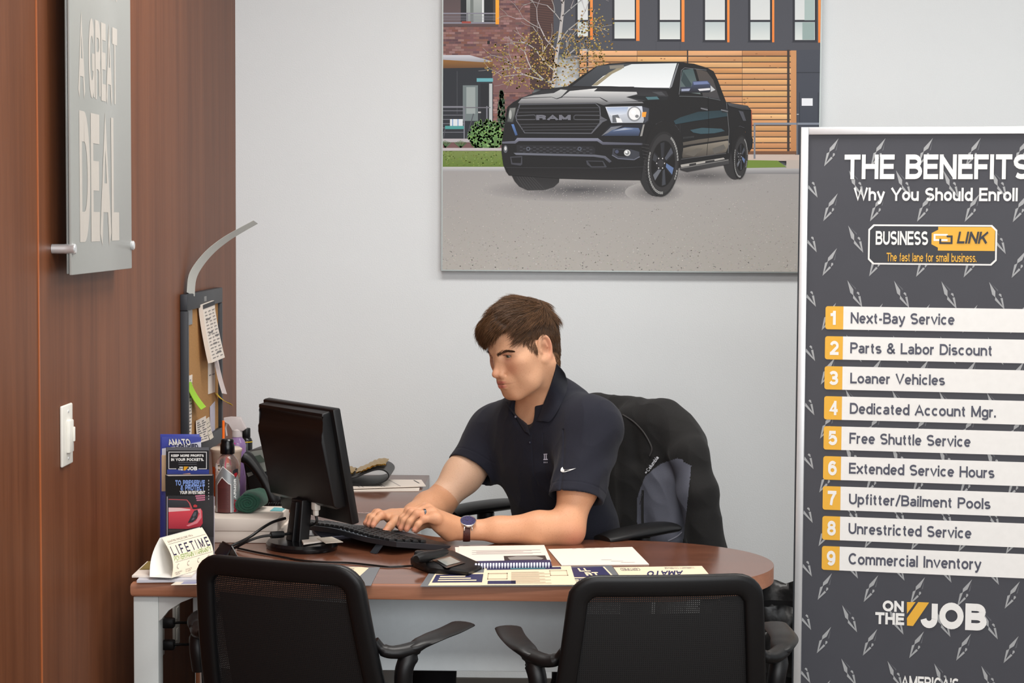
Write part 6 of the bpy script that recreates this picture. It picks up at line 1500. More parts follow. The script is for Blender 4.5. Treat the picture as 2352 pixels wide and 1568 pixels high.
# left hand (nearest the camera)
LH = dict(pinky=[(1001, 1190, 4.795), (973, 1192, 4.785), (960, 1204, 4.775), (951.5, 1216.5, 4.77)], ring=[(992, 1178, 4.815), (957, 1180, 4.80), (941, 1198, 4.79), (934, 1215, 4.785)],
          middle=[(983, 1170, 4.84), (945, 1177, 4.82), (928, 1196, 4.81), (920.5, 1213, 4.805)], index=[(975, 1168, 4.865), (938, 1174, 4.85), (923, 1190, 4.84), (917, 1206, 4.835)])
RAD = dict(pinky=(.0088, .0078, .0070, .0062), ring=(.0098, .0088, .0078, .0070), middle=(.0102, .0092, .0082, .0072), index=(.0100, .0090, .0080, .0072))
for nm, J in LH.items():
    J = [P_(*p) for p in J]; body += finger(J, RAD[nm]); body.append(caps(WL+(J[0]-WL)*.12, J[0], .0175, .0125, .018))
body.append(caps(WL*.55+P_(990, 1188, 4.83)*.45+np.array((0, 0, -.012)), P_(998, 1196, 4.82)+np.array((0, 0, -.004)), .017, .012, .02))
body.append(caps(P_(1030, 1226, 4.86), P_(1010, 1212, 4.82), .0155, .011, .02))
TH_ = [P_(1022, 1208, 4.895), P_(990, 1200, 4.89), P_(968, 1206, 4.875), P_(955, 1217, 4.86)]
body += [caps(WL*.7+TH_[0]*.3, TH_[1], .0165, .0115, .015)] + finger(TH_, (.0125, .0105, .0095, .0082))
# right hand
RHD = dict(index=[(899, 1189, 4.965), (875, 1184, 4.935), (863, 1194, 4.915), (857, 1206, 4.905)], middle=[(899, 1184, 4.985), (868, 1178, 4.955), (854, 1189, 4.935), (847, 1204, 4.925)],
           ring=[(900, 1183, 5.0), (864, 1178, 4.975), (849, 1187, 4.955), (840, 1201, 4.945)], pinky=[(904, 1185, 5.015), (874, 1182, 4.99), (858, 1189, 4.975), (849, 1199, 4.965)])
for nm, J in RHD.items():
    J = [P_(*p) for p in J]; body += finger(J, RAD[nm]); body.append(caps(WR+(J[0]-WR)*.15, J[0], .0175, .0125, .018))
TR_ = [P_(926, 1200, 4.985), P_(909, 1194, 4.945), P_(896, 1208, 4.915), P_(885, 1221, 4.90)]
body += [caps(WR*.6+TR_[0]*.4, TR_[1], .017, .012, .015)] + finger(TR_, (.0125, .0108, .0098, .0088))
VOX = .0015
bv, bq = surface(body, VOX); bv = relax(bv, bq, 1, .4)
# skin colours: the thing's own pigment - lips, flush, brows' base, freckles come from the material
hp_ = ((bv-HO) @ RH)/HS
def blob(c, r): return np.exp(-(((hp_-np.array(c))/np.array(r))**2).sum(1))
skin = np.tile(np.array(lin((216, 166, 132))), (len(bv), 1))
def tint(m, c, a): 
    global skin
    m = np.clip(m*a, 0, 1)[:, None]; skin = skin*(1-m)+np.array(lin(c))*m
inh = (hp_[:, 2] > -.16) & (np.abs(hp_[:, 0]) < .12) & (np.abs(hp_[:, 1]) < .16)
tint(np.where(inh, blob((.040, .075, -.022), (.020, .03, .018))+blob((-.040, .075, -.022), (.020, .03, .018)), 0), (206, 122, 94), .55)
tint(np.where(inh, blob((0, .118, -.03), (.02, .02, .018)), 0), (206, 128, 102), .35)
tint(np.where(inh, blob((.034, .085, -.003), (.016, .02, .006))+blob((-.034, .085, -.003), (.016, .02, .006)), 0), (176, 104, 92), .5)
tint(np.where(inh, blob((.034, .085, .014), (.016, .02, .005))+blob((-.034, .085, .014), (.016, .02, .005)), 0), (196, 132, 112), .5)
lip = np.where(inh & (hp_[:, 1] > .080), np.maximum(blob((0, .102, -.0550), (.0265, .03, .0044)), blob((0, .100, -.0662), (.0245, .03, .0060))), 0); tint(np.clip((lip-.42)*4, 0, 1), (198, 110, 104), .85)
seam = np.where(inh & (hp_[:, 1] > .080), blob((0, .1, -.0601), (.028, .03, .0017)), 0); tint(seam, (140, 70, 64), .85)
tint(np.where(inh, blob((.088, -.008, .006), (.012, .02, .035))+blob((-.088, -.008, .006), (.012, .02, .035)), 0), (206, 132, 110), .6)
tint(np.where(inh & (hp_[:, 2] < -.03), .5*blob((0, .08, -.09), (.05, .05, .03)), 0), (196, 142, 108), .5)
for s in (-1, 1):   # lash line along the upper lid
    xx = s*hp_[:, 0]; zl = .0110-((xx-.0325)/.020)**2*.0030; tint(np.where(inh & (hp_[:, 1] > .070) & (xx > .019) & (xx < .049), np.exp(-((hp_[:, 2]-zl)/.0011)**2), 0), (62, 42, 36), .8)
# sun-pale upper right arm above a tan line
ta = ((bv-SJR) @ (ER-SJR))/((ER-SJR) @ (ER-SJR)); near_r = np.linalg.norm(bv-(SJR+ta[:, None]*(ER-SJR)), axis=1) < .075
tint((near_r & (ta < .86) & (ta > 0)).astype(float), (224, 186, 158), .75)
armm = (~inh) & (bv[:, 2] < .95) & (~(near_r & (ta < .86)))
tint(armm.astype(float), (206, 146, 108), .6)
for J2, J3, r in TIPS:
    d = np.linalg.norm(bv-J3, axis=1); tint(np.exp(-(d/.011)**2), (206, 120, 104), .6)
for nm, J in list(LH.items())+list(RHD.items()):
    for k in (0, 1): tint(np.exp(-(np.linalg.norm(bv-P_(*J[k]), axis=1)/.010)**2), (200, 116, 94), .45)
tint(np.exp(-(np.linalg.norm(bv-(EL+np.array((.015, -.02, -.02))), axis=1)/.03)**2), (206, 116, 100), .55)
# hair roots show through above the hairline
def hairline(h):
    """>0 inside the hair: measured in head coordinates."""
    x, y, z = h[:, 0], h[:, 1], h[:, 2]; ax = np.abs(x)
    side = np.interp(y, [-.1, -.03, -.016, -.013, .019, .021, .034, .052, .074], [-.052, -.050, -.046, .034, .034, -.004, .002, .030, .072])
    frontz = np.interp(ax, [0, .04, .055], [.064, .066, .072])
    w = np.clip((ax-.040)/.012, 0, 1); thr = np.where(y > .02, frontz*(1-w)+np.maximum(side, 0)*w, np.where(ax < .03, np.where(y > -.02, .05, -.052), side))
    return z-thr
def bang(h): return h[:, 2]-np.interp(h[:, 0], [-.06, -.03, 0, .034, .050, .056], [.045, .045, .051, .064, .076, .080])
hm = inh & (hairline(hp_) > 0) & ~((np.abs(hp_[:, 0]) > .070) & (np.abs(hp_[:, 1]-.005) < .022) & (hp_[:, 2] < .038) & (hp_[:, 2] > -.04))
tint(hm.astype(float), (96, 66, 46), .6)
BODY = mk_mesh('body', bv, bq, [vcol('skin', .5, .35, sub=.12, bump=.08, bs=420, freck=.32)], PF_, skin)
def part_sphere(name, c, r, m, parent=PF_, **kw):
    bm = BM(); bmesh.ops.create_uvsphere(bm, u_segments=24, v_segments=16, radius=r); bmesh.ops.translate(bm, verts=bm.verts, vec=Vector(c)); return obj(name, bm, m, parent, world=True, smooth=180)
gaze = np.array((0, .93, -.37)); gaze = gaze/np.linalg.norm(gaze)
for s in (-1, 1):
    c = np.array((s*.0328, .0754, .0082)); e = part_sphere('eye', H(*c), .0138*HS, mat('eye_white', (160, 146, 140), .2))
    for nm, rr_, m_, o in (('iris', .0068, mat('iris_grey_green', (62, 70, 58), .15), .0125), ('pupil', .0028, M_inkd, .0138)):
        p = H(*(c+gaze*o)); bm = BM(); rot = Vector(RH @ gaze).to_track_quat('Z', 'Y').to_matrix(); lathe(bm, [(rr_*HS, -.0004), (rr_*HS*.8, .0008), (.0001, .0012)], 20, p, rot); obj(nm, bm, m_, e, world=True, smooth=180)
# nails
for J2, J3, r in TIPS:
    d = (J3-J2)/np.linalg.norm(J3-J2); up = np.array((0, -.25, 1.)); up = up-d*(up @ d); up = up/np.linalg.norm(up); sd = np.cross(d, up); c = J3+d*r*.15+up*r*.62
    bm = BM(); sheet(bm, [[Vector(c+d*(u*.0052)+sd*(w*r*.62)+up*(-(w*w)*r*.28-.0012*max(u, 0)**2)) for w in np.linspace(-1, 1, 7)] for u in np.linspace(-1, 1, 7)]); obj('fingernail', bm, mat('nail', (222, 164, 150), .3), PF_, world=True, smooth=180)

# ------------------------------------------------------------------ hair
cap_ = [he((0, .008, .047), (.0755, .0905, .0905), .0), he((0, .036, .062), (.066, .062, .060), .03), he((-.016, .080, .070), (.050, .034, .034), .022), he((0, -.022, .028), (.068, .056, .080), .03), he((0, -.014, -.028), (.0575, .0575, .045), .03)]
hv, hq = surface(cap_, .0024)
hh = ((hv-HO) @ RH)/HS
nn = vnormals(hv, hq)
crown = np.array((.028, -.040, .118))
wv = np.array([mnoise.noise(Vector((x*26, y*12, z*26))) for x, y, z in hh]); wv2 = np.array([mnoise.noise(Vector((x*70+5, y*22, z*60))) for x, y, z in hh])
topness = np.clip((hh[:, 2]-.05)/.05, 0, 1)
hv = hv+nn*((.0050*wv+.003*wv2)*(.2+.8*topness)+.001*topness)[:, None]*HS
inside = hairline(((hv-HO) @ RH)/HS+np.array((0, 0, .004))) > 0
fr = (hh[:, 1] > .062) & (bang(hh) > 0); inside = np.where(hh[:, 1] > .062, fr, inside)
keepq = inside[hq].all(1); used = np.unique(hq[keepq]); remap = -np.ones(len(hv), int); remap[used] = np.arange(len(used))
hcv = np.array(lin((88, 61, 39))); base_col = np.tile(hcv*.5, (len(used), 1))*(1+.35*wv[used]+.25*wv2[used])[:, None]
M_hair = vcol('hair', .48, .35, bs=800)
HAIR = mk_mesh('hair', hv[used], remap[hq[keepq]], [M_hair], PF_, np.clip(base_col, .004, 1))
# strands
cand = np.argwhere(inside).ravel(); nH = vnormals(hv, hq); SV, SQ, SC = [], [], []
hh2 = ((hv-HO) @ RH)/HS
def flow(p):
    x, y, z = p
    if y > .062: d = np.array((-.75, .45, -.55-.5*max(0, (.085-z)/.05)))                     # the fringe, swept across and down
    elif z > .06 or (y > .03 and z > .04):                                                     # top: swept forward from the crown
        fw = np.array((-.45, 1.0, -.15)); bk = np.array((x*3, -.7, -.6)); s_ = min(1, max(0, (y+.070)/.05)); s_ = s_*s_*(3-2*s_)
        d = fw*s_+bk*(1-s_)+np.array((x*5*(1-abs(2*s_-1)), 0, 0))+np.array((.55*(1 if x > .02 else -.6)*min(1, abs(x-.02)/.03)*(z < .10), 0, -.5*(z < .10)))*(.6)
    elif y > -.013: d = np.array((0, .30+.4*(z > .03), -1.0))
    else: d = np.array((0, -.15, -1.0))
    n3 = mnoise.noise(Vector((x*38, y*38, z*38))); n4 = mnoise.noise(Vector((x*38+9, y*38, z*38+4)))
    d = d/np.linalg.norm(d)+np.array((n3, n4*.5, n4))*.30
    return d/np.linalg.norm(d)
sel = rng.choice(cand, 15000)
for i in sel:
    p = hh2[i]; n = RH.T @ nH[i]; d = flow(p); d = d-n*(d @ n)*.85; d += rng.normal(0, .085, 3); d /= np.linalg.norm(d)
    top = p[2] > .07 or (p[1] > .04 and p[2] > .045); L = (.030+.014*rng.random()) if top else (.012+.006*rng.random())
    if p[2] < -.02: L *= .6
    if top and p[1] > .062: L *= .55+.25*rng.random()
    lift = .14+.26*rng.random() if top else .08+.10*rng.random(); w = .00062 if top else .00048
    c = hcv*(.55+1.1*rng.random()**1.5); s = np.cross(d, n); s /= max(np.linalg.norm(s), 1e-6)
    base = len(SV); pts = []
    for k in range(5):
        t_ = k/4; q = p-n*.001+(d*t_+n*lift*(t_-t_*t_*.95))*L; 
        if top and p[1] > .06: q = q+np.array((0, -.1, -.22))*L*t_*t_
        pts.append(q)
    for k, q in enumerate(pts):
        ww = w*(1-.75*(k/4)**2); SV += [q+s*ww, q+n*ww*.8, q-s*ww]; SC += [c]*3
    for k in range(4):
        a = base+3*k; SQ += [(a, a+1, a+4, a+3), (a+1, a+2, a+5, a+4), (a+2, a, a+3, a+5)]
side_c = np.argwhere(hm & (hp_[:, 2] < .062) & (np.abs(hp_[:, 0]) > .03)).ravel(); nB = vnormals(bv, bq)
for i in rng.choice(side_c, 5000):
    p = hp_[i]; n = RH.T @ nB[i]; d = flow(p); d = d-n*(d @ n)*.9+rng.normal(0, .10, 3); d /= np.linalg.norm(d); L = .009+.007*rng.random(); lift = .10+.12*rng.random(); w = .0005
    if p[2] < -.02: L *= .55
    c = hcv*(.8+1.0*rng.random()**1.5); s = np.cross(d, n); s /= max(np.linalg.norm(s), 1e-6); base = len(SV)
    for k in range(5):
        t_ = k/4; q = p+(d*t_+n*lift*(t_-t_*t_*.8))*L; ww = w*(1-.75*t_**2); SV += [q+s*ww, q+n*ww*.8, q-s*ww]; SC += [c]*3
    for k in range(4):
        a = base+3*k; SQ += [(a, a+1, a+4, a+3), (a+1, a+2, a+5, a+4), (a+2, a, a+3, a+5)]
SV = HO+(np.array(SV)*HS) @ RH.T
mk_mesh('hair_strands', SV, np.array(SQ), [M_hair], HAIR, np.array(SC))
# eyebrows
for s in (-1, 1):
    EV, EQ, EC = [], [], []; tree = None
    for i in range(1100):
        u = rng.random(); v = rng.normal(0, .32)*(1-.55*u); ang = R(12+40*u)
        x = s*(.012+.043*u); z = .0145+.0060*math.sin(u*PI*.62)-.0020*max(0, u-.7)/.3+v*.0062; y = .1045-.55*(abs(x)-.012)*(.35+.65*u)-.0*v
        p = np.array((x, y, z)); d = np.array((s*math.cos(R(35*(1-u))), -.35, math.sin(R(40*(1-u)-8*u)))); d /= np.linalg.norm(d); n = np.array((s*.3, 1, .1)); n /= np.linalg.norm(n); sd = np.cross(d, n); L = .0065+.003*rng.random()
        b = len(EV)
        for k in range(3):
            t_ = k/2; q = p+d*L*t_; ww = .00040*(1-.7*t_); EV += [q+sd*ww, q+n*ww, q-sd*ww]; EC += [np.array(lin((62, 42, 30)))*(.7+.6*rng.random())]*3
        for k in range(2):
            a = b+3*k; EQ += [(a, a+1, a+4, a+3), (a+1, a+2, a+5, a+4), (a+2, a, a+3, a+5)]
    EV = np.array(EV)
    # seat the brow on the skin
    from mathutils.bvhtree import BVHTree
    if s == -1: BT = BVHTree.FromPolygons([tuple(v) for v in bv], [tuple(q) for q in bq])
    for j in range(0, len(EV), 9):
        root = (EV[j]+EV[j+2])/2; o_ = HO+RH @ ((root+np.array((0, .05, 0)))*HS); h_ = BT.ray_cast(Vector(o_), Vector(-RH[:, 1]))
        if h_[0] is not None:
            loc = (RH.T @ (np.array(h_[0])-HO))/HS; EV[j:j+9, 1] += loc[1]-root[1]-.0002
    mk_mesh('eyebrow', HO+(EV*HS) @ RH.T, np.array(EQ), [M_hair], PF_, np.array(EC))
# ------------------------------------------------------------------ polo shirt, trousers, watch, ring
from mathutils.bvhtree import BVHTree
def rbox(c, half, r, Rm, k=.01, op='+'):
    c, half = A_(c), A_(half)-r; Rm = np.array(Rm)
    def f(P):
        q = np.abs((P-c) @ Rm)-half; return np.linalg.norm(np.maximum(q, 0), axis=1)+np.minimum(q.max(1), 0)-r
    return dict(f=f, c=c, r=float(np.linalg.norm(half))+r, k=k, op=op)
M_polo = mat('navy_knit', (16, 18, 33), .85, var=.10, vs=220, bump=.35, bs=1100, sheen=.06)
dL = (EL-SJL)/np.linalg.norm(EL-SJL); dR = (ER-SJR)/np.linalg.norm(ER-SJR)
hemL = SJL+(EL-SJL)*.70; hemR = SJR+(ER-SJR)*.50+A_(RGT)*.012
cutL = dL+np.array((.10, 0, -.10)); cutR = dR+np.array((.12, 0, -.02))
shirt = tor(.006)
shirt += [cut(caps(SJL-dL*.01, hemL+dL*.05, .073, .068, .05), hemL, cutL), cut(caps(SJR-dR*.01, hemR+dR*.05, .067, .066, .05), hemR, cutR)]
shirt += [caps(hemL-dL*.035, hemL+dL*.1, .0625, .0625, .006, '-'), caps(hemR-dR*.03, hemR+dR*.1, .0605, .0605, .006, '-')]
shirt += [caps(NB-TU*.035+TF*.0, NB+TU*.15-TF*.0, .064, .075, .012, '-')]
VB = A_(at(1219, 1004, 5.02))                                        # bottom of the neck opening
shirt += [caps(NB+TF*.07+TU*.01, VB+TF*.035, .040, .006, .01, '-')]
sv, sq_ = largest(*surface(shirt, .0023)); sv = relax(sv, sq_, 5, .5); sn = vnormals(sv, sq_)
tl_ = (sv-SHM) @ RT                                                  # torso coordinates: left, forward, up
def rid(x, y, z): 
    n = mnoise.noise(Vector((x, y, z))); return 1-abs(n)*2
armL = np.clip(((sv-SJL) @ dL)/.2, 0, 1); sideL = np.linalg.norm(sv-(SJL+((sv-SJL) @ dL)[:, None]*dL), axis=1) < .10
fold = np.array([rid(p[0]*7+p[2]*5, p[1]*7, p[2]*3.2-p[0]*2) for p in tl_]); fold2 = np.array([rid(p[0]*16-p[2]*9+4, p[1]*16, p[2]*8+p[0]*7) for p in tl_])
amp = .0080*np.clip(-tl_[:, 2]*6+.15, .12, 1)
slv = np.linalg.norm(sv-(SJR+((sv-SJR) @ dR)[:, None]*dR), axis=1) < .085
disp = (fold-.55)*np.where(slv, np.minimum(amp, .0022), amp)+(fold2-.5)*.0020*np.where(slv, .5, 1)
# drag folds from the armpits
for SJ, sgn in ((SJL, 1),):
    pit = SJ-TU*.085+TF*.03; d = sv-pit; dist = np.linalg.norm(d, axis=1); ang = np.arctan2(d @ TU, -sgn*(d @ TL2)); disp += .0030*np.sin(ang*9)*np.exp(-(dist/.13)**2)*np.clip(dist/.04, 0, 1)
# sleeve seam
pl_ = (sv-(SJL-TL2*.030)) @ (TL2*.9+TU*.25-TF*.25); disp -= .0030*np.exp(-(pl_/.0032)**2)*(tl_[:, 2] > -.13)*(tl_[:, 2] < .03)
for hem, dd, cc in ((hemL, dL, cutL), (hemR, dR, cutR)):
    hd = (sv-hem) @ (cc/np.linalg.norm(cc)); disp -= .0010*np.exp(-((hd+.024)/.0016)**2)*(np.linalg.norm(sv-hem, axis=1) < .1)
plk = np.abs((sv-VB) @ TL2); disp -= .0012*np.exp(-((plk-.016)/.002)**2)*(tl_[:, 1] > .05)*((sv-VB) @ TU < .0)*((sv-VB) @ TU > -.14)
sv = sv+sn*disp[:, None]
SHIRT = mk_mesh('polo_shirt', sv, sq_, [M_polo], PF_)
BS = BVHTree.FromPolygons([tuple(v) for v in sv], [tuple(q) for q in sq_]); BBd = BVHTree.FromPolygons([tuple(v) for v in bv], [tuple(q) for q in bq])
def hit(px, py, off=.0, trees=None):
    d = ray(px, py).normalized(); best = None
    for t_ in trees or (BS, BBd):
        h = t_.ray_cast(CAM, d)
        if h[0] is not None and (best is None or h[3] < best): best = h[3]
    return CAM+d*((best if best is not None else 5.05)-off)
# collar: two flaps turned over the stand
def flap(name, fold_, outer, trees=None):
    F_ = spline([hit(x, y, .003, trees) for x, y in fold_], 4); O_ = spline([hit(x, y, .004, trees) for x, y in outer], 4); bm = BM(); g = []
    for a, b in zip(F_, O_):
        g.append([a.lerp(b, k/5)+Vector((0, -.006*math.sin(PI*k/5)-.002, .0015*math.sin(PI*k/5))) for k in range(6)])
    slab(bm, g, .0022); bmesh.ops.recalc_face_normals(bm, faces=bm.faces); return obj(name, bm, M_polo, SHIRT, world=True, smooth=70)
flap('collar', [(1279, 836), (1273, 862), (1262, 892), (1249, 924), (1238, 955), (1232, 966)], [(1296, 858), (1304, 880), (1298, 908), (1284, 936), (1268, 962), (1259, 969)])
flap('collar', [(1194, 926), (1200, 942), (1205, 958), (1210, 976), (1217, 1000)], [(1162, 924), (1168, 938), (1178, 950), (1192, 968), (1207, 990)], [BS])
bm = BM(); g = []
nax = (A_(neck_t)-NB); nax = nax/np.linalg.norm(nax); e1 = TF-nax*(TF @ nax); e1 = e1/np.linalg.norm(e1); e2 = np.cross(nax, e1)
for k in range(33):
    a = R(62+236*k/32); bk = (1-math.cos(a))/2
    rad = .0625+.006*(1-bk); ctr = NB-TU*.012-TF*.004
    p = ctr+(e1*math.cos(a)+e2*math.sin(a))*rad
    g.append([Vector(p+nax*(h_+.030*bk)) for h_ in (-.01, .005, .016)]+[Vector(p+(e1*math.cos(a)+e2*math.sin(a))*.008+nax*(.014+.030*bk)), Vector(p+(e1*math.cos(a)+e2*math.sin(a))*.017+nax*(-.012+.026*bk))])
slab(bm, g, .002); bmesh.ops.recalc_face_normals(bm, faces=bm.faces); obj('collar_stand', bm, M_polo, SHIRT, world=True, smooth=70)
bm = BM(); p = hit(1184, 957, .010); bmesh.ops.create_uvsphere(bm, u_segments=12, v_segments=8, radius=.0032); bmesh.ops.translate(bm, verts=bm.verts, vec=p); obj('button', bm, mat('pearl_button', (120, 120, 134), .15), SHIRT, world=True)
bm = BM(); p = hit(1217, 1016, .001); bmesh.ops.create_uvsphere(bm, u_segments=12, v_segments=8, radius=.0036); bmesh.ops.translate(bm, verts=bm.verts, vec=p); obj('button', bm, mat('dark_button', (46, 48, 62), .2), SHIRT, world=True)
def decal(name, polys, m, parent, tree, texts=()):
    bm = BM()
    for poly in polys:
        vs = [bm.verts.new(hit(x, y, .0016, [tree])) for x, y in poly]
        for tr in tessellate_polygon([[Vector((x, -y, 0)) for x, y in poly]]): bm.faces.new([vs[i] for i in tr])
    for b, f, bold in texts: text(bm, b, 0, 0, 1, 1, f, bold=bold)
    return obj(name, bm, m, parent, world=True, smooth=0)
sw = [(1287.5, 1079), (1289, 1074.5), (1292.5, 1072), (1293, 1075), (1295, 1078), (1300, 1078.6), (1306, 1078), (1313, 1076.8), (1323, 1074.8), (1313, 1079), (1304, 1082), (1297, 1084), (1291, 1084), (1288, 1082)]
decal('sleeve_mark', [sw], M_wht, SHIRT, BS)
decal('chest_emblem', [[(1248.5, 1042), (1257, 1041.5), (1257, 1043.5), (1248.5, 1044)], [(1249.5, 1044), (1251.5, 1044), (1251.5, 1054), (1249.5, 1054)], [(1253.5, 1044), (1255.5, 1044), (1255.8, 1054), (1253.5, 1054)], [(1248, 1054), (1258, 1053.5), (1258, 1056), (1248, 1056.2)], [(1249, 1060), (1250.5, 1060), (1250.5, 1063), (1249, 1063)], [(1252.5, 1060), (1254, 1060), (1254, 1063), (1252.5, 1063)], [(1256, 1060), (1257.2, 1060), (1257.2, 1063), (1256, 1063)]], mat('emblem_grey', (190, 190, 206), .6), SHIRT, BS)
# trousers and shoes
M_trs = mat('dark_trousers', (26, 27, 32), .85, bump=.3, bs=700)
tr = [ell(HIP+TU*.0, (.17, .135, .10), RT, .05)]
SHO = []
for s, kx, ky, ax, ay in ((1, .085, 4.80, -.03, 4.84), (-1, -.30, 4.98, -.30, 4.90)):
    hp = HIP+TL2*s*.09; kn = np.array((kx, ky, .50)); an = np.array((ax, ay, .09))
    tr += [caps(hp, kn, .085, .066, .05), caps(kn, an, .064, .050, .04)]; SHO.append((an, kn))
tv, tq = surface(tr, .006); tv = relax(tv, tq, 2); mk_mesh('trousers', tv, tq, [M_trs], PF_)
for an, kn in SHO:
    d = np.array((-.7, -.7, 0)); toe = an+d*.16; toe[2] = .038; hl_ = an-d*.04; hl_[2] = .042
    shv, shq = surface([caps(hl_, toe, .042, .038, .02), caps(an-np.array((0, 0, .02)), (an+toe)/2-np.array((0, 0, .02)), .042, .038, .03), cut(caps(hl_-d*.03+np.array((0, 0, -.03)), toe+d*.02+np.array((0, 0, -.03)), .045, .045, .0), (0, 0, .012), (0, 0, 1))], .004)
    shv[:, 2] = np.maximum(shv[:, 2], .001); mk_mesh('shoe', shv, shq, [M_black], PF_)
# wrist watch and ring
w_ax = (EL-WL)/np.linalg.norm(EL-WL); WC = WL+w_ax*.012
fr_c = A_(at(1075, 1197, 4.862)); nrm = np.array((.05, -.52, .85)); nrm /= np.linalg.norm(nrm)
wt = thing('wrist_watch', None, None, tuple(WC)); wt.parent = PF_; wt.location = Vector(WC)-WM[PF_.name].translation
M_strap = mat('brown_leather', (74, 34, 30), .45, var=.2, vs=200, bump=.5, bs=500)
v1 = np.array((0, 0, 1.))-w_ax*w_ax[2]; v1 /= np.linalg.norm(v1); v2 = np.cross(w_ax, v1)
bm = BM(); rings = []
for k in range(40):
    a = 2*PI*k/40; e = v1*math.cos(a)*.0262+v2*math.sin(a)*.0300; o = e/np.linalg.norm(e)
    rings.append([Vector(WC+e+o*x+w_ax*y) for x, y in ((0, -.0088), (.0022, -.0086), (.0028, 0), (.0022, .0086), (0, .0088), (-.003, 0))])
vr = [[bm.verts.new(p) for p in r_] for r_ in rings]
for k in range(40):
    a, b = vr[k], vr[(k+1) % 40]
    for i in range(6): bm.faces.new((a[i], a[(i+1) % 6], b[(i+1) % 6], b[i]))
bmesh.ops.recalc_face_normals(bm, faces=bm.faces); obj('watch_strap', bm, M_strap, wt, world=True, smooth=60)
rot = Vector(nrm).to_track_quat('Z', 'Y').to_matrix()
bm = BM(); lathe(bm, [(.0180, -.006), (.0202, -.003), (.0206, .001), (.0196, .003), (.0184, .0032), (.0178, .0022)], 40, fr_c, rot); bmesh.ops.recalc_face_normals(bm, faces=bm.faces)
t1 = np.array(w_ax)-nrm*(w_ax @ nrm); t1 /= np.linalg.norm(t1); t2 = np.cross(nrm, t1)
for s in (-1, 1):
    for q in (-1, 1): tube(bm, spline([Vector(fr_c+t1*s*.008+t2*q*.016-nrm*.001), Vector(fr_c+t1*s*.0095+t2*q*.021-nrm*.004), Vector(fr_c+t1*s*.0095+t2*q*.0235-nrm*.009)], 3), .0016, 8)
tube(bm, [Vector(fr_c-t1*.018), Vector(fr_c-t1*.0225)], .0022, 10); obj('watch_case', bm, mat('polished_steel', (200, 198, 196), .2, .95), wt, world=True, smooth=40)
bm = BM(); lathe(bm, [(.0182, .0022), (.0182, .0026), (.001, .0026)], 32, fr_c, rot); obj('watch_dial', bm, mat('slate_blue_dial', (66, 62, 96), .2), wt, world=True)
bm = BM()
for k in range(12):
    a = 2*PI*k/12; o = t1*math.cos(a)+t2*math.sin(a); w = np.cross(nrm, o); c = fr_c+nrm*.0031
    bm.faces.new([bm.verts.new(Vector(c+o*r_+w*s)) for r_, s in ((.011, -.0005), (.0145, -.0005), (.0145, .0005), (.011, .0005))])
for a, L in ((1.2, .008), (2.6, .011)):
    o = t1*math.cos(a)+t2*math.sin(a); w = np.cross(nrm, o); c = fr_c+nrm*.0033
    bm.faces.new([bm.verts.new(Vector(c+o*r_+w*s)) for r_, s in ((0, -.0006), (L, -.0004), (L, .0004), (0, .0006))])
obj('watch_hands', bm, M_chrome, wt, world=True, smooth=0)
J = [A_(P_(*p)) for p in LH['ring']]; rc = J[0]*.52+J[1]*.48; rd = Vector(J[1]-J[0]); rq = rd.to_track_quat('Z', 'Y').to_matrix()
bm = BM(); lathe(bm, [(.0098, -.0034), (.0113, -.0032), (.0116, 0), (.0113, .0032), (.0098, .0034)], 32, rc, rq); obj('finger_ring', bm, mat('tungsten', (92, 94, 100), .25, .9), PF_, world=True, smooth=60)

# ------------------------------------------------------------------ the man's office chair
SC = np.array((.02, 5.25)); CROT = R(135)
t = thing('office_chair', 'black swivel office chair under the man, dark jacket over its back', 'chair', (SC[0], SC[1], 0), CROT)
bm = BM(); box(bm, (0, 0, .435), (.48, .46, .07), bev=.03, seg=4); obj('seat', bm, M_seat, t)
bm = BM(); g = [[Vector((x, -.265-.05*((z-.5)/.5)+.35*x*x, z)) for x in np.linspace(-.17, .17, 11)] for z in np.linspace(.55, .975, 11)]; slab(bm, g, .02); bmesh.ops.recalc_face_normals(bm, faces=bm.faces); obj('backrest', bm, M_black, t)
bm = BM(); tube(bm, spline([(0, -.1, .39), (0, -.28, .42), (0, -.31, .6)], 6), .025, 12, flat=(1.4, .7)); obj('back_bracket', bm, M_black, t)
for s in (-1, 1):
    bm = BM(); P = spline([(s*.287, .14, .742), (s*.292, .08, .748), (s*.292, 0, .750), (s*.288, -.08, .750), (s*.284, -.125, .746)], 5); m = len(P)
    tube(bm, P, [.045*(.55+.45*math.sin(PI*min(max((i+1)/(m+1), .05), .95))**.5) for i in range(m)], 18, flat=(1, .36), up=(0, 0, 1)); obj('arm_pad', bm, M_black, t, smooth=70)
    bm = BM(); tube(bm, [(s*.29, -.0, .735), (s*.29, -.0, .56), (s*.285, 0, .46)], [.02, .022, .022], 12, flat=(1, 1.4)); tube(bm, [(s*.285, 0, .46), (s*.27, 0, .41), (s*.15, 0, .397)], .018, 10); obj('arm_post', bm, M_black, t)
bm = BM(); lathe(bm, [(.03, .06), (.03, .26), (.02, .26), (.02, .40)], 20); obj('gas_lift', bm, M_black, t)
for k in range(5):
    a = 2*PI*k/5+.3; c, s = math.cos(a), math.sin(a); bm = BM(); tube(bm, spline([(0, 0, .10), (c*.15, s*.15, .095), (c*.29, s*.29, .07)], 5), [.028]*5+[.024]*5+[.016], 10); leg = obj('base_arm', bm, M_black, t)
    bm = BM(); lathe(bm, [(.012, -.02), (.028, -.018), (.028, .018), (.012, .02)], 18, (c*.29, s*.29, .0295), Matrix.Rotation(a+PI/2, 3, 'Z') @ Matrix.Rotation(R(90), 3, 'Y')); obj('caster', bm, M_black, leg)

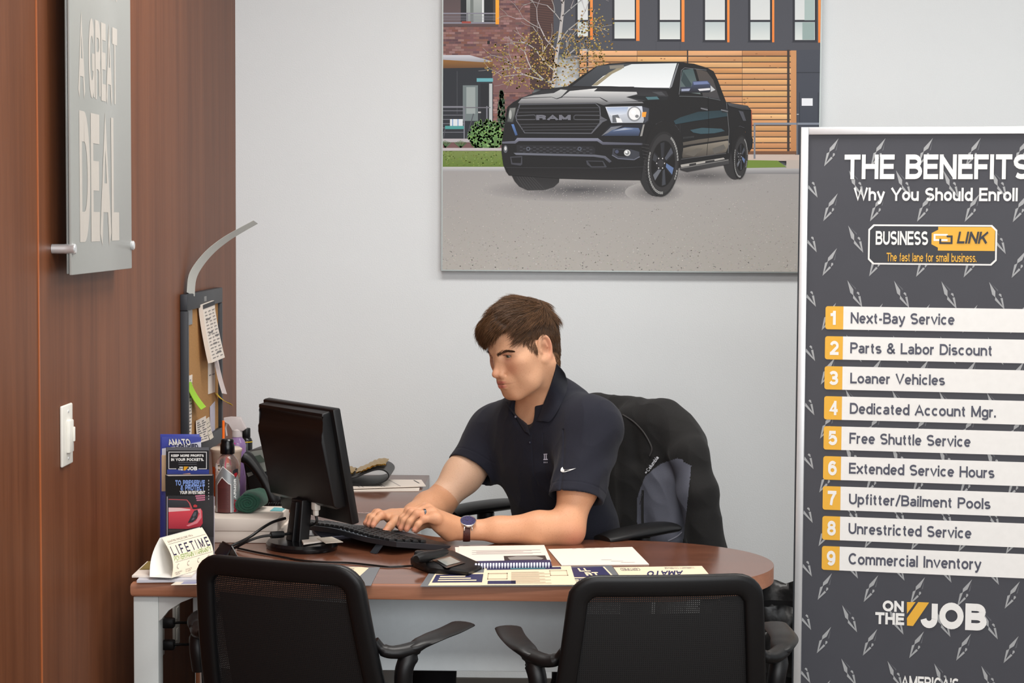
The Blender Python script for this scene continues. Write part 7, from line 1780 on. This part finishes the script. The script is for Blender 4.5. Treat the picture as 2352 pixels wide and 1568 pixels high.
# ------------------------------------------------------------------ jacket over the chair back
CL3 = np.array((.7071, -.7071, 0)); CF3 = np.array((-.7071, -.7071, 0)); RC = np.stack([CL3, CF3, np.array((0, 0, 1.))], 1)
BCn = np.array((SC[0], SC[1], 0))-CF3*.285
def K(l, f, z): return BCn+CL3*l+CF3*f+np.array((0, 0, z))
jk = [rbox(K(-.01, .0, .815), (.21, .05, .205), .048, RC, .03), caps(K(-.16, -.01, 1.020), K(.10, -.01, 1.012), .036, .036, .05), caps(K(.10, -.005, 1.005), K(.205, .01, .945), .040, .042, .05),
      caps(K(.10, .035, .99), K(.17, .045, .70), .03, .028, .05), caps(K(.02, .045, 1.0), K(.03, .05, .66), .022, .02, .05), rbox(K(.11, .04, .70), (.10, .025, .17), .024, RC, .03)]
sh0, sh1, sh2, sh3 = A_(at(1553, 975, 5.27)), A_(at(1585, 1045, 5.25)), A_(at(1603, 1130, 5.23)), A_(at(1630, 1275, 5.22))
jk += [caps(K(.185, .0, .945), sh1, .043, .046, .04), caps(sh1, sh2, .046, .050, .02), caps(sh2, sh3, .050, .047, .02)]
jv, jq = largest(*surface(jk, .0026)); jv = relax(jv, jq, 2); jn = vnormals(jv, jq)
jl = (jv-BCn) @ RC
nz = np.array([rid(p[0]*9, p[1]*9+2, p[2]*3.5) for p in jl]); nz2 = np.array([rid(p[0]*16+p[2]*10, p[1]*14, p[2]*12) for p in jl])
jv = jv+jn*((nz-.5)*.007+(nz2-.5)*.0025)[:, None]
rel = jv-A_(CAM); dp = rel @ A_(FWD); jpx = W_PX/2+F_PX*(rel @ A_(RGT))/dp; jpy = H_PX/2-F_PX*(rel @ A_(UPV))/dp
cur = np.interp(jpx, [1462, 1472, 1482, 1500, 1520, 1555, 1580], [1150, 1118, 1094, 1078, 1064, 1053, 1058])
grey = ((jpx > 1464) & (jpx < 1568) & (jpy > cur)) | ((jpx >= 1556) & (jpy > 1055+(jpx-1556)*.45) & (jpx < 1587-(jpy-1068)*.10) & (jpy < 1235))
grey &= (jl[:, 1] > -.02) | (jpx > 1556)
qm = (grey[jq].sum(1) >= 2).astype(int)
t = thing('jacket', 'black and grey zip jacket hanging over the office chair back', 'jacket', tuple(K(0, 0, .6)))
M_jb = mat('black_softshell', (16, 15, 15), .85, var=.1, bump=.3, bs=800, sheen=.04); M_jg = mat('grey_softshell', (84, 86, 97), .8, var=.06, bump=.3, bs=800)
mk_mesh('shell', jv, jq, [M_jb, M_jg], t, midx=qm)
BJ = BVHTree.FromPolygons([tuple(v) for v in jv], [tuple(q) for q in jq])
def jh(x, y, o=.002): return hit(x, y, o, [BJ])
bm = BM(); tube(bm, spline([jh(1430, 952), jh(1455, 968), jh(1478, 992), jh(1494, 1020), jh(1497, 1034), jh(1492, 1047)], 5), .0022, 8); obj('collar_edge', bm, mat('charcoal_trim', (52, 50, 50), .7), t, world=True)
bm = BM(); tube(bm, spline([jh(1477, 1125, .001), jh(1476, 1155, .001), jh(1476, 1185, .001), jh(1477, 1215, .001)], 5), .0038, 8); obj('zip', bm, M_jb, t, world=True)
bm = BM(); tube(bm, [jh(1474, 1135, .008), jh(1473, 1139, .009), jh(1470, 1158, .007)], [.0028, .0016, .0014], 8); obj('zip_pull', bm, M_chrome, t, world=True)
bm = BM(); tube(bm, spline([jh(1535, 1242, .001), jh(1555, 1232, .001), jh(1566, 1222, .001)], 4), .002, 8); obj('hem_seam', bm, mat('grey_trim', (110, 110, 120), .7), t, world=True)
def jt(u, v):
    bx, by = 1485+(1513-1485)*u, 1089+(1051-1089)*u; return jh(bx-7*(v)+1, by-5*v, .0022)
decal('lettering', [], mat('silver_thread', (196, 198, 204), .5), t, BJ, [('Columbia', lambda u, v: jt(.14+.86*u, v), .03), ('-', lambda u, v: jt(.10*u, v*.4+.3), .03)])
